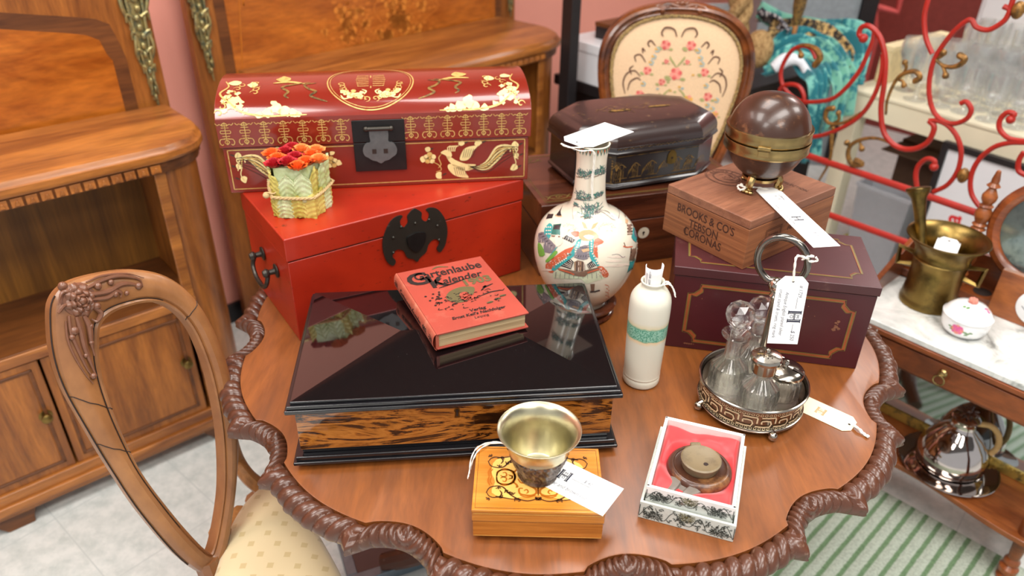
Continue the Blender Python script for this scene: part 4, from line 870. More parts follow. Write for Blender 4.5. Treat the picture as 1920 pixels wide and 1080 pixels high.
# CUP
cz = TZ+H+.0012
cb = P(1008, 893, cz)
t = thing('metal_cup', 'flared pale metal cup with chased dark relief sides, on the marquetry box', 'cup', (cb.x, cb.y+.006, cz))
def relief(a, z):
    if z < .011: return 1+.012*abs(sin(a*24))
    if z < .048: return 1+.035*sin(a*9+sin(z*220)*1.6)*sin(z*190+2*sin(a*5))+.022*sin(a*31+z*460)
    return 1
pr = [(.023, .0), (.0285, .0015), (.0285, .004), (.0272, .006), (.0280, .011)]
pr += [(.0285+.0135*(i/16)**.75, .011+.036*i/16) for i in range(1, 17)]
mb = MB(); mb.lathe(pr+[(.0424, .0485), (.0412, .0490)], 160, rf=relief, caps=(True, False)); mb.build('relief_wall', CUPD, t, ang=60)
mb = MB(); mb.lathe([(p.x, p.y) for p in cat_rom([(.0424, .0485, 0), (.0430, .056, 0), (.0458, .066, 0), (.0520, .0765, 0), (.0568, .0815, 0), (.0578, .0825, 0), (.0568, .0832, 0), (.0510, .0790, 0), (.0445, .068, 0), (.0410, .057, 0), (.0385, .044, 0), (.0330, .028, 0), (.0265, .0165, 0), (.022, .0138, 0), (.002, .0132, 0)], 5)], 72, caps=(False, True)); mb.build('bowl', CUPM, t, ang=70)
zc = TZ+H+.0006
tgo = card('price_tag', 'white tag priced for the cup, sticking out from under the metal cup', P(990, 862, zc), P(1147, 940, zc)-P(990, 862, zc), P(1062, 838, zc)-P(1000, 896, zc), (P(1150, 942, zc)-P(990, 862, zc)).length, .060,
   [('copper and brown cup', .0095, .072, -.0165, 'CENTER', 0, 1), ('$ 40', .0085, .094, .010, 'CENTER', 0, 1)], lg=False, notch=False, hole=False)
mb = MB(); ux = (P(1147, 940, zc)-P(990, 862, zc)).normalized(); uy = V((0, 0, 1)).cross(ux); mp = lambda u, v: ux*u+uy*v+V((0, 0, .0006))
logo(mb, .060, .004, .018, mp, 0, 0); mb.stroke([(.024, .004), (.048, .004)], .0005, mp, 0, 1); mb.stroke([(.071, .004), (.10, .004)], .0005, mp, 0, 1)
mb.build('logo_print', [INK], tgo, recalc=False)
string(tgo, [P(960, 833, zc+.001), P(925, 829, zc+.003), P(897, 838, zc+.004), P(884, 858, zc-.006), P(880, 885, TZ+.040), P(877, 897, TZ+.036)], .0008)
string(tgo, [P(960, 834, zc+.001), P(925, 831, zc+.003), P(900, 842, zc+.004), P(888, 860, zc-.004), P(882, 880, TZ+.040)], .0008)
# ------------------------------------------------------------------ BROCADE BOX
bx_, by_, byaw = .276, .835, -18.8
W, D = .0605, .078
t = thing('brocade_box', 'open silver brocade box with padded red silk lining, holding the clay oil lamp', 'box', (bx_, by_-.006, TZ), byaw)
H = .058; w_ = .0035
def wallbox(W, D, z0, z1, w): 
    m_ = MB(); m_.box(-W, W, -D, -D+w, z0, z1); m_.box(-W, W, D-w, D, z0, z1); m_.box(-W, -W+w, -D+w, D-w, z0, z1); m_.box(W-w, W, -D+w, D-w, z0, z1); m_.box(-W+w, W-w, -D+w, D-w, z0, z0+.002); return m_
wallbox(W, D, .003, H, w_).build('inner_tray', BROC, t, bevel=.0006)
wallbox(W+.006, D+.006, .0005, .032, .004).build('lid_underneath', BROC, t, bevel=.0006)
mb = MB()
for (x0, x1, y0, y1) in ((-W, W, -D-.0003, -D+w_), (-W, W, D-w_, D+.0003), (-W, -W+w_, -D, D), (W-w_, W, -D, D)): mb.box(x0, x1, y0, y1, H-.0002, H+.0012)
for (x0, x1, y0, y1) in ((-W+w_, W-w_, D-w_-.0012, D-w_), (-W+w_, -W+w_+.0012, -D+w_, D-w_), (W-w_-.0012, W-w_, -D+w_, D-w_), (-W+w_, W-w_, -D+w_, -D+w_+.0012)): mb.box(x0, x1, y0, y1, .03, H)
mb.box(-W-.0005, W+.0005, -D-.0008, -D, H-.012, H+.0008)
mb.build('paper_lining', CARD, t, bevel=.0004)
def broc(mb, mp, w, h, seed):
    r = random.Random(seed)
    n = max(2, int(w/.040))
    for k in range(n):
        x = -w/2+w*(k+.5)/n; y = (.25 if k % 2 else -.2)*h; mt = 1 if k % 2 else 0
        for ring, (pn, rr) in enumerate(((15, .0125), (11, .0090), (8, .0060), (5, .0035))):
            for q in range(pn):
                a = 2*pi*q/pn+ring*.3; x1, y1 = x+rr*cos(a), y+rr*sin(a)*.8
                if abs(x1) < w/2-.001 and abs(y1) < h/2-.001: mb.stroke([(x+rr*.55*cos(a-.2), y+rr*.45*sin(a-.2)), (x1, y1), (x+rr*.55*cos(a+.25), y+rr*.45*sin(a+.25))], .0007, mp, mt, 3)
        mb.dot(x, y, .002, mp, mt)
    for k in range(int(w*h*26000)):
        x, y = r.uniform(-w/2+.005, w/2-.005), r.uniform(-h/2+.004, h/2-.004); a = r.uniform(0, 6.28); rr = r.uniform(.0016, .0034)
        mb.stroke(spiral(x, y, rr, .0004, a, .8, 7), lambda q: .0003+.0012*(1-q), mp, 0, 2)
    for k in range(n+1):
        x = -w/2+w*k/n
        q = [(x+.022*(i/6-.5)*2, (.36*h*sin(i*1.6+k*2))) for i in range(7)]; q = [(max(-w/2+.001, min(w/2-.001, a)), b) for a, b in q]; mb.stroke(q, .0010, mp, 0, 4)
mb = MB()
broc(mb, plane((0, -D, .045), (1, 0, 0), (0, 0, 1), .0012), 2*W, .024, 1); broc(mb, plane((0, -D-.006, .0165), (1, 0, 0), (0, 0, 1), .0006), 2*W+.012, .031, 2)
broc(mb, plane((-W, 0, .045), (0, -1, 0), (0, 0, 1), .0006), 2*D, .024, 3); broc(mb, plane((-W-.006, 0, .0165), (0, -1, 0), (0, 0, 1), .0006), 2*D+.012, .031, 4)
broc(mb, plane((W, 0, .045), (0, 1, 0), (0, 0, 1), .0006), 2*D, .024, 5); broc(mb, plane((W+.006, 0, .0165), (0, 1, 0), (0, 0, 1), .0006), 2*D+.012, .031, 6)
mb.build('brocade_pattern', [BROI, BROY], t, recalc=False)
LX, LY = .004, -.004
def silk(u, v):
    x = (u-.5)*2*(W-.0052); y = (v-.5)*2*(D-.0052)
    d = hypot((x-LX)/.046, (y-LY)/.048); a = atan2(y-LY, x-LX)
    z = .0505-.020*math.exp(-(d/1.02)**6)+.0022*sin(a*5+1.2*d)*min(1, max(0, d-.7)*2)*1.4+.0010*sin(a*13)*max(0, d-.8)
    e = min((W-.0052-abs(x))/.006, (D-.0052-abs(y))/.006); z -= .006*(1-min(1, e))**2
    return (x, y, z)
mb = MB(); mb.grid(silk, 60, 70); mb.build('silk_padding', SILK, t, recalc=False, ang=80)
# lamp
M_ = Matrix.Translation((bx_, by_-.006, TZ)) @ Matrix.Rotation(R_(byaw), 4, 'Z')
lp = M_ @ V((LX, LY, .0318))
t = thing('oil_lamp', 'small round brown clay oil lamp with grey top, in the red-lined box', 'lamp', tuple(lp), byaw); t.scale = (1.14, 1.14, .95)
mb = MB(); mb.lathe([(p.x, p.y) for p in cat_rom([(.022, 0, 0), (.034, .003, 0), (.0405, .010, 0), (.0405, .016, 0), (.0375, .021, 0), (.034, .0225, 0), (.032, .0205, 0), (.024, .019, 0), (.010, .019, 0)], 4)], 56); mb.build('body', LAMPS, t)
sp = []
for (y, w, z0, z1) in ((-.030, .017, .002, .018), (-.040, .0135, .003, .019), (-.050, .0125, .004, .018), (-.0545, .0115, .007, .015)): sp.append([(-w, y, z0+.004), (-w*.6, y, z0), (w*.6, y, z0), (w, y, z0+.004), (w, y, z1-.002), (w*.75, y, z1), (w*.3, y, z1), (w*.2, y, z1-.004), (-w*.2, y, z1-.004), (-w*.3, y, z1), (-w*.75, y, z1), (-w, y, z1-.002)])
mb = MB(); mb.loft(sp, M=Matrix.Rotation(-.35, 4, 'Z') @ Matrix.Scale(1.22, 4, (0, 1, 0)) @ Matrix.Scale(1.25, 4, (1, 0, 0))); mb.build('spout', plain('grey_worn_clay', col(112, 104, 96), rough=.35), t, bevel=.0008)
mb = MB(); mb.lathe([(.0215, .018), (.0235, .022), (.0235, .028), (.0255, .032), (.0255, .0345), (.0235, .036), (.018, .0335), (.008, .032), (.001, .032)], 48); cap = mb.build('top_disc', LAMPT, t)
mb = MB(); mb.dot(.007, -.006, .0032, lambda u, v: V((u, v, .0326)), 0, n=14); mb.build('oil_hole', DGAP, cap, recalc=False)
mb = MB(); mb.box(-.007, .007, .018, .034, .024, .032, M=Matrix.Rotation(.35, 4, 'Z')); mb.build('thumb_lug', LAMPT, t, bevel=.002)
# ------------------------------------------------------------------ CRUET STAND
cx, cy = .409, 1.026
t = thing('cruet_stand', 'round pierced silver cruet stand with tall ring handle, in front of the maroon box', 'cruet stand', (cx, cy, TZ), 0)
def fret(mb, r, z0, n, mats, h=.020):
    """Greek key openings and ring chains, laid on the gallery"""
    mp = lambda u, v: V(((r+.0005)*cos(u/r), (r+.0005)*sin(u/r), v)); L = 2*pi*r; p = L/n
    for k in range(n):
        x = k*p
        mb.stroke([(x, z0), (x+p*.78, z0), (x+p*.78, z0+h*.62), (x+p*.34, z0+h*.62), (x+p*.34, z0+h*.30)], .0026, mp, 0, 2)
        mb.stroke([(x+p*.30, z0+h), (x+p*1.08, z0+h)], .0026, mp, 0, 2); mb.stroke([(x+p*.08, z0+h*.34), (x+p*.08, z0+h*.95)], .0026, mp, 0, 2)
mb = MB(); n = 96
mb.lathe([(.0780, .012), (.0830, .013), (.0845, .016), (.0850, .050), (.0880, .0555)], n, caps=(False, False)); mb.lathe([(.0815, .0165), (.0835, .050)], n, caps=(False, False)); mb.lathe([(.002, .0125), (.080, .0125), (.080, .0145), (.002, .0145)], n)
mbf = MB(); mbf.lathe([(.001, .0147), (.0812, .0147), (.0812, .0157), (.001, .0157)], n); mbf.build('floor_plate', SILVW, t)
mb.lathe([(.0795, .0115), (.0865, .0108), (.0875, .0135), (.0855, .0155), (.0800, .0150)], n)
g = mb.build('gallery', worn('gallery_silver', col(164, 148, 134), col(128, 112, 100), s=20, rough=.25, metal=1), t, ang=50)
mb = MB(); mb.tube([(.0885*cos(R_(a)), .0885*sin(R_(a)), .0565) for a in range(0, 360, 4)], .0024, 8, closed=True); mb.tube([(.0868*cos(R_(a)), .0868*sin(R_(a)), .0165) for a in range(0, 360, 4)], .0016, 8, closed=True); mb.build('rim', SILV, t)
mb = MB(); fret(mb, .0850, .024, 18, 0, .018)
mp = lambda u, v: V((.0856*cos(u/.085), .0856*sin(u/.085), v))
for row in (.0197, .0472):
    for k in range(76): u = k*2*pi*.085/76; mb.stroke([(u+.0024*cos(a*pi/4), row+.0020*sin(a*pi/4)) for a in range(8)], .0009, mp, 0, 1, True)
mb.build('fretwork', [plain('bright_fret_silver', col(236, 222, 184), rough=.35, metal=.4)], g, recalc=False)
for k in range(4):
    a = R_(-170+k*90) if k else R_(190); a = R_(190+k*90+ (0)); mb = MB(); mb.ball((.0905*cos(a), .0905*sin(a), .0085), .0082, n=16, m=10); mb.tube([(.084*cos(a), .084*sin(a), .016), (.090*cos(a), .090*sin(a), .013)], .004, 8); mb.build('ball_foot', SILV, t)
hx, hy = .012, .022
mb = MB(); mb.lathe([(.010, .015), (.006, .020), (.0052, .03), (.0052, .20), (.0085, .207), (.0042, .213), (.004, .219)], 20, M=Matrix.Translation((hx, hy, 0)))
mb.ball((hx, hy, .226), .0135, n=20, m=12)
mb.build('handle_post', SILV, t)
ra = atan2(-cy, -cx)+pi/2-.15
rc = V((hx, hy, .270)); e1 = V((cos(ra), sin(ra), 0)); e2 = V((0, 0, 1))
mb = MB(); mb.tube([rc+e1*.038*cos(R_(a))+e2*.041*sin(R_(a)) for a in range(-70, 251, 8)], .0058, 12); mb.tube([rc+e1*.013-e2*.0385, V((hx, hy, .234))], .0058, 12); mb.tube([rc-e1*.013-e2*.0385, V((hx, hy, .234))], .0058, 12); mb.build('ring_handle', plain('grey_silver', col(124, 120, 114), rough=.2, metal=1), t)
def cut(nf, amp): return lambda a, z: 1+amp*(abs(sin(a*nf/2))**.7-.5)*(1 if .012 < z < .060 else 0)
def cruet(name, label, x, y, kind):
    o = thing(name, label, 'cruet', (cx+x, cy+y, TZ+.0162), 20); o.scale = (1.30, 1.30, 1.28)
    mb = MB()
    if kind == 'pot':
        outp = [(.018, 0), (.0235, .001), (.0245, .011), (.0238, .018), (.0245, .020), (.0245, .033), (.0225, .038), (.020, .041), (.021, .044)]
        inn_ = [(.0185, .044), (.0180, .040), (.0205, .034), (.0215, .012), (.018, .008), (.001, .007)]
    else:
        hN = .085 if kind == 'decanter' else .074
        outp = [(.017, 0), (.0225, .001), (.0240, .010), (.0243, .017), (.0238, .018), (.0245, .025), (.0238, .026), (.0245, .033), (.0245, .038), (.0225, .047), (.0145, .056), (.0105, .061), (.0098, hN)]
        if kind in ('decanter', 'decanter_plain'): outp += [(.0105, hN+.004), (.0175, hN+.008), (.0185, hN+.010), (.0175, hN+.0115)]
        inn_ = [(.0075, hN+.002), (.0080, .062), (.0120, .055), (.0200, .045), (.0215, .014), (.017, .009), (.001, .008)]
    mb.lathe(outp+inn_, 72, rf=lambda a, z: 1+(.06*abs(sin(a*9))-.03 if .010 < z < .034 else .06*abs(sin(a*6))-.03 if .034 <= z < .060 else 0))
    mb.build('glass_body', CUTG, o, ang=25)
    if kind.startswith('decanter'):
        mb = MB(); zc = hN+.040; mb.lathe([(.0065, hN-.018), (.0078, hN+.006), (.0075, hN+.014), (.0060, hN+.018), (.0095, hN+.024)], 12)
        bm = bmesh.new(); bmesh.ops.create_icosphere(bm, subdivisions=2, radius=.0185); vs = [v.co+V((0, 0, zc)) for v in bm.verts]; fs = [tuple(v.index for v in f.verts) for f in bm.faces]; mb.add(vs, fs); bm.free()
        mb.build('stopper', CUTG, o, ang=5)
    elif kind == 'caster':
        mb = MB(); mb.lathe([(.0135, hN-.006), (.0150, hN-.004), (.0150, hN+.010), (.0185, hN+.012), (.0195, hN+.016), (.0180, hN+.019), (.010, hN+.0215), (.003, hN+.022), (.0035, hN+.025), (.0025, hN+.028), (.0005, hN+.029)], 40); cp = mb.build('pierced_cap', SILV, o)
        mb = MB()
        for r_, n_ in ((.006, 8), (.010, 12), (.014, 16)):
            for k in range(n_): a = 2*pi*k/n_; mb.dot(r_*cos(a), r_*sin(a), .0008, lambda u, v, r_=r_: V((u, v, hN+.0222-.0002-(.0035 if r_ > .012 else .0012 if r_ > .008 else 0)+.0012)), 0, n=6)
        mb.build('sprinkle_hole', DGAP, cp, recalc=False)
    else:
        mb = MB(); mb.lathe([(.0225, .0445), (.0250, .045), (.0250, .049), (.0235, .051), (.016, .0535), (.006, .055), (.0035, .0555), (.003, .058), (.0045, .060), (.0030, .0635), (.0005, .064)], 40, rf=lambda a, z: 1); cp = mb.build('lid', SILV, o)
        mb = MB(); a = -pi/2; mb.stroke([(.010*cos(a+.6), .010*sin(a+.6)), (.0245*cos(a+.6), .0245*sin(a+.6))], .0045, lambda u, v: V((u, v, .0560-.0050*(hypot(u, v)/.025)**2+.0004)), 0, 3); mb.build('spoon_notch', DGAP, cp, recalc=False)
    return o
cruet('oil_cruet', 'tall cut-glass cruet with faceted ball stopper, left in the silver stand', -.040, .012, 'decanter')
cruet('sugar_caster', 'cut-glass cruet with pierced silver cap, front middle of the silver stand', -.004, -.042, 'caster')
cruet('mustard_pot', 'squat cut-glass pot with notched silver lid, right in the silver stand', .046, -.004, 'pot')
cruet('vinegar_cruet', 'cut-glass cruet half hidden behind the handle of the silver stand', .008, .050, 'decanter_plain')
# tag tied to the ring
TD = V((0, -1, 0)); a1 = atan2(-cy, -cx)
hv = V((cx, cy, TZ))+rc+e1*.036+V((0, -.012, .006))
def YP(u, v, y): d = ray(u, v); return _C+d*(y/d.y)
yy = hv.y-.010
k0, k1 = YP(1489, 518, yy), YP(1467, 642, yy-.020)
tg = card('price_tag', 'white handwritten tag hanging from the ring of the silver cruet stand', k0, k1-k0, YP(1529, 530, yy)-YP(1458, 528, yy), (k1-k0).length*1.02, .048,
   [('Callamus', .0085, .018, -.012, 'CENTER', 0, 1)] and [('# 1729', .0085, .024, .014, 'CENTER', 0, 1), ('Antique English plated silver', .0080, .062, -.006, 'CENTER', 0, 1), ('cruet stand & cruets, ring mark', .0080, .062, -.016, 'CENTER', 0, 1), ('$ 250', .009, .098, .013, 'CENTER', 0, 1)], lg=False)
uxx = (k1-k0).normalized(); w1 = YP(1529, 530, yy)-YP(1458, 528, yy); w1 = (w1-uxx*w1.dot(uxx)).normalized(); nn = uxx.cross(w1); mb = MB()
if nn.dot(V((0, -1, .3))) < 0: nn = -nn
mp = lambda u, v: uxx*u+w1*v+nn*.0007
logo(mb, .066, .011, .020, mp, 0, 0); mb.stroke([(.034, .011), (.053, .011)], .0005, mp, 0, 1); mb.stroke([(.079, .011), (.094, .011)], .0005, mp, 0, 1); mb.build('logo_print', [INK], tg, recalc=False)
string(tg, [k0+uxx*.008, YP(1490, 500, yy), YP(1495, 480, yy+.006), V((cx, cy, TZ))+rc+e1*.038*cos(.45)+e2*.041*sin(.45)+V((0, -.007, 0))], .0013)
pk = V((cx, cy, TZ))+rc+e1*.038*cos(.45)+e2*.041*sin(.45)
string(tg, [pk+V((-.008, -.004, -.003)), pk+V((-.002, -.008, .005)), pk+V((.007, -.006, .004)), pk+V((.007, .006, -.002)), pk+V((.001, -.008, -.003)), pk+V((.013, -.008, -.002)), pk+V((.010, -.008, .004))], .0012)
# old tag on the table
zc = TZ+.0008
a_, b_ = P(1601, 800, zc), P(1497, 752, zc)
tg = card('price_tag', 'yellowed old tag with faded print lying flat on the table by the cruet stand', a_, b_-a_, P(1612, 782, zc)-P(1588, 816, zc), (b_-a_).length*1.05, .047, [], (OLDP,), lg=True, ink=INKO)
string(tg, [P(1596, 795, zc+.001), P(1606, 800, zc+.004), P(1616, 811, zc+.002), P(1628, 820, zc+.002)], .0012)
string(tg, [P(1596, 797, zc+.001), P(1610, 803, zc+.005), P(1622, 814, zc+.002), P(1630, 818, zc+.002)], .0012)
# ------------------------------------------------------------------ materials of the shop
SALM = plain('salmon_paint', col(234, 158, 140), var=.02, s=6, rough=.6); REDW = plain('dull_red_paint', col(140, 60, 52), rough=.6); GREYW = plain('grey_blue_panel', col(150, 160, 166), rough=.5); CREAM = plain('cream_paint', col(232, 224, 196), var=.04, s=8, rough=.4)
BLKP = plain('black_paint', col(30, 26, 28), rough=.45); BLKB = plain('black_baseboard', col(22, 22, 26), rough=.4)
m, nt, b = new('speckled_floor_tile'); setp(b, rough=.35, coat=.2); FLOORM = m
v = coords(nt); sp = ramp(nt, noise(nt, v, 22, 6, 0, .7), [(.35, col(196, 202, 198)), (.6, col(224, 226, 222))])
br = nd(nt, 'ShaderNodeTexBrick', offset=0.0, Scale=1.0); br.inputs['Brick Width'].default_value = .305; br.inputs['Row Height'].default_value = .305; br.inputs['Mortar Size'].default_value = .0016
nt.links.new(coords(nt, rot=(0, 0, .7)), br.inputs['Vector']); nt.links.new(mixc(nt, br.outputs['Fac'], sp, col(196, 201, 198)), b.inputs['Base Color'])
m, nt, b = new('green_ribbed_rug'); setp(b, rough=.9); RUGM = m
v = coords(nt); wv = nd(nt, 'ShaderNodeTexWave', Scale=8.7, Distortion=.35, bands_direction='X'); wv.inputs['Detail Scale'].default_value = 9; nt.links.new(v, wv.inputs['Vector'])
cc = ramp(nt, wv.outputs['Fac'], [(.12, col(112, 142, 104)), (.34, col(186, 196, 180))]); n2 = ramp(nt, noise(nt, v, 160, 3), [(.3, (.72, .72, .72, 1)), (.6, (1, 1, 1, 1))])
nt.links.new(mixc(nt, 1.0, cc, n2, 'MULTIPLY'), b.inputs['Base Color']); bump(nt, b, wv.outputs['Fac'], .6, .004)
m, nt, b = new('grey_white_marble'); setp(b, rough=.16, coat=.3); MARB = m
v = coords(nt); mk = noise(nt, v, 9, 9, 1.6, .65); nt.links.new(ramp(nt, mk, [(.30, col(132, 134, 130)), (.42, col(206, 208, 204)), (.6, col(232, 232, 228))]), b.inputs['Base Color'])
m, nt, b = new('cream_damask'); setp(b, rough=.5, sheen=.4); DAMM = m
v = coords(nt); vo = nd(nt, 'ShaderNodeTexVoronoi', Scale=30, Randomness=0.0, distance='MANHATTAN'); nt.links.new(coords(nt, (1, 1, 0), (0, 0, .78)), vo.inputs['Vector']); d1 = ramp(nt, vo.outputs['Distance'], [(.20, (1, 1, 1, 1)), (.26, (0, 0, 0, 1))])
nt.links.new(mixc(nt, d1, col(220, 202, 160), col(202, 181, 132)), b.inputs['Base Color'])
DAMD = plain('damask_motif', col(210, 190, 144), rough=.4)
TAP = plain('needlepoint_ground', col(212, 180, 144), var=.08, s=260, bmp=.25, rough=.85); GIMP = worn('gimp_braid', col(170, 140, 84), col(104, 84, 50), s=220, lo=.45, hi=.55, rough=.7)
FRU = wood('fruitwood_frame', col(70, 36, 20), col(132, 72, 32), (8, 8, 8), 1.2, 1.0, rough=.26, coat=.4, crough=.08)
TPR = plain('wool_rose', col(196, 84, 80), rough=.9); TPK = plain('wool_pink', col(220, 140, 124), rough=.9); TPG = plain('wool_green', col(150, 150, 96), rough=.9); TPB = plain('wool_blue', col(150, 164, 160), rough=.9); TPD = plain('wool_dark', col(96, 66, 50), rough=.9); TPO = plain('wool_ochre', col(206, 156, 72), rough=.9)
REDI = worn('red_painted_iron', col(172, 34, 22), col(132, 42, 30), s=30, lo=.5, hi=.8, rough=.45); GLDI = worn('gilded_iron', col(158, 114, 56), col(96, 72, 40), s=60, lo=.45, hi=.6, rough=.4, metal=.5)
GSK = plain('grey_plastic', col(168, 170, 176), var=.04, rough=.35); BRNC = plain('brown_cardboard', col(92, 66, 48), rough=.7); PPW = plain('white_poster', col(226, 228, 232), var=.01, rough=.4); RDP = plain('red_print_and_reflection', col(214, 36, 40), rough=.5)
TEAL = worn('teal_cloth', col(20, 118, 130), col(120, 196, 184), s=14, lo=.5, hi=.56, rough=.8, sheen=.3); MINT = worn('mint_cloth', col(122, 188, 166), col(28, 112, 124), s=16, lo=.5, hi=.56, rough=.8, sheen=.3); LEOP = worn('patterned_scarf', col(206, 172, 110), col(40, 34, 34), s=60, lo=.46, hi=.52, rough=.8)
NAVYP = worn('navy_white_scarf', col(36, 40, 60), col(214, 214, 214), s=70, lo=.5, hi=.56, rough=.8); JUTE = worn('jute', col(188, 154, 104), col(128, 96, 56), s=90, lo=.45, hi=.6, rough=.9)
MIRR = plain('mirror_glass', col(200, 208, 210), var=.02, rough=.04, metal=1); MIRA = worn('spotted_mirror_glass', col(160, 178, 176), col(90, 108, 110), s=30, lo=.5, hi=.75, rough=.12, metal=.8)
SILP = plain('polished_silver', col(206, 196, 190), var=.05, s=10, rough=.07, metal=1); CANE = plain('cane_binding', col(206, 168, 110), s=60, rough=.6)
BLUP = plain('blue_cover', col(60, 150, 196), rough=.4); YLG = plain('yellow_green_cover', col(190, 180, 70), rough=.5); PNKE = plain('pink_enamel', col(214, 84, 150), rough=.3); GRNE = plain('green_enamel', col(90, 140, 70), rough=.3); TAPEY = plain('yellow_tape', col(220, 190, 60), rough=.4)
MAHD = wood('washstand_mahogany', col(104, 50, 22), col(160, 84, 40), (3, 12, 12), 1.1, .8, rough=.3, coat=.3, crough=.2)
MAHR = wood('red_mahogany_shelf', col(128, 66, 30), col(178, 104, 52), (3, 12, 12), 1.1, .8, rough=.35, coat=.2)
# ------------------------------------------------------------------ shell
mb = MB(); mb.box(-4, 6, -3, 8, -.05, 0); struct(mb.build('floor', FLOORM))
mb = MB(); mb.box(-4, 6, -3, 8, 2.8, 2.85); struct(mb.build('ceiling', plain('charcoal_open_ceiling', col(112, 112, 114), rough=.9)))
wa = R_(44.5); wd = V((cos(wa), sin(wa), 0)); wn = V((sin(wa), -cos(wa), 0)); w0 = V((-1.0, 2.40, 0))
def wallbox2(name, s0, s1, z0, z1, th, mat, off=0):
    M = Matrix.Translation(w0+wn*off) @ Matrix.Rotation(wa, 4, 'Z'); mb = MB(); mb.box(s0, s1, 0, th, z0, z1, M=M); return struct(mb.build(name, mat))
wallbox2('wall_left', -3.4, 3.9, 0, 2.8, .1, SALM); wallbox2('baseboard_left', -3.4, 3.9, 0, .075, .014, BLKB, .014)
crn = w0+wd*3.9
M = Matrix.Translation(crn) @ Matrix.Rotation(wa-pi/2, 4, 'Z'); mb = MB(); mb.box(0, 6, 0, .1, 0, 2.8, M=M); struct(mb.build('wall_back', REDW))
rg = P(1690, 1010, 0); 
ra_ = atan2((P(1865, 1040, 0)-P(1640, 915, 0)).y, (P(1865, 1040, 0)-P(1640, 915, 0)).x)
ro_ = P(1640, 915, 0)
M = Matrix.Translation(ro_) @ Matrix.Rotation(ra_, 4, 'Z')
rug = MB(); rug.box(-.42, 1.2, -1.3, 0, .0, .008)
o = rug.build('floor_rug', RUGM, bevel=.003); o.location = (ro_.x, ro_.y, .0005); o.rotation_euler = (0, 0, ra_); tag(o, 'pale green and white ribbed rug on the floor, lower right', 'rug')
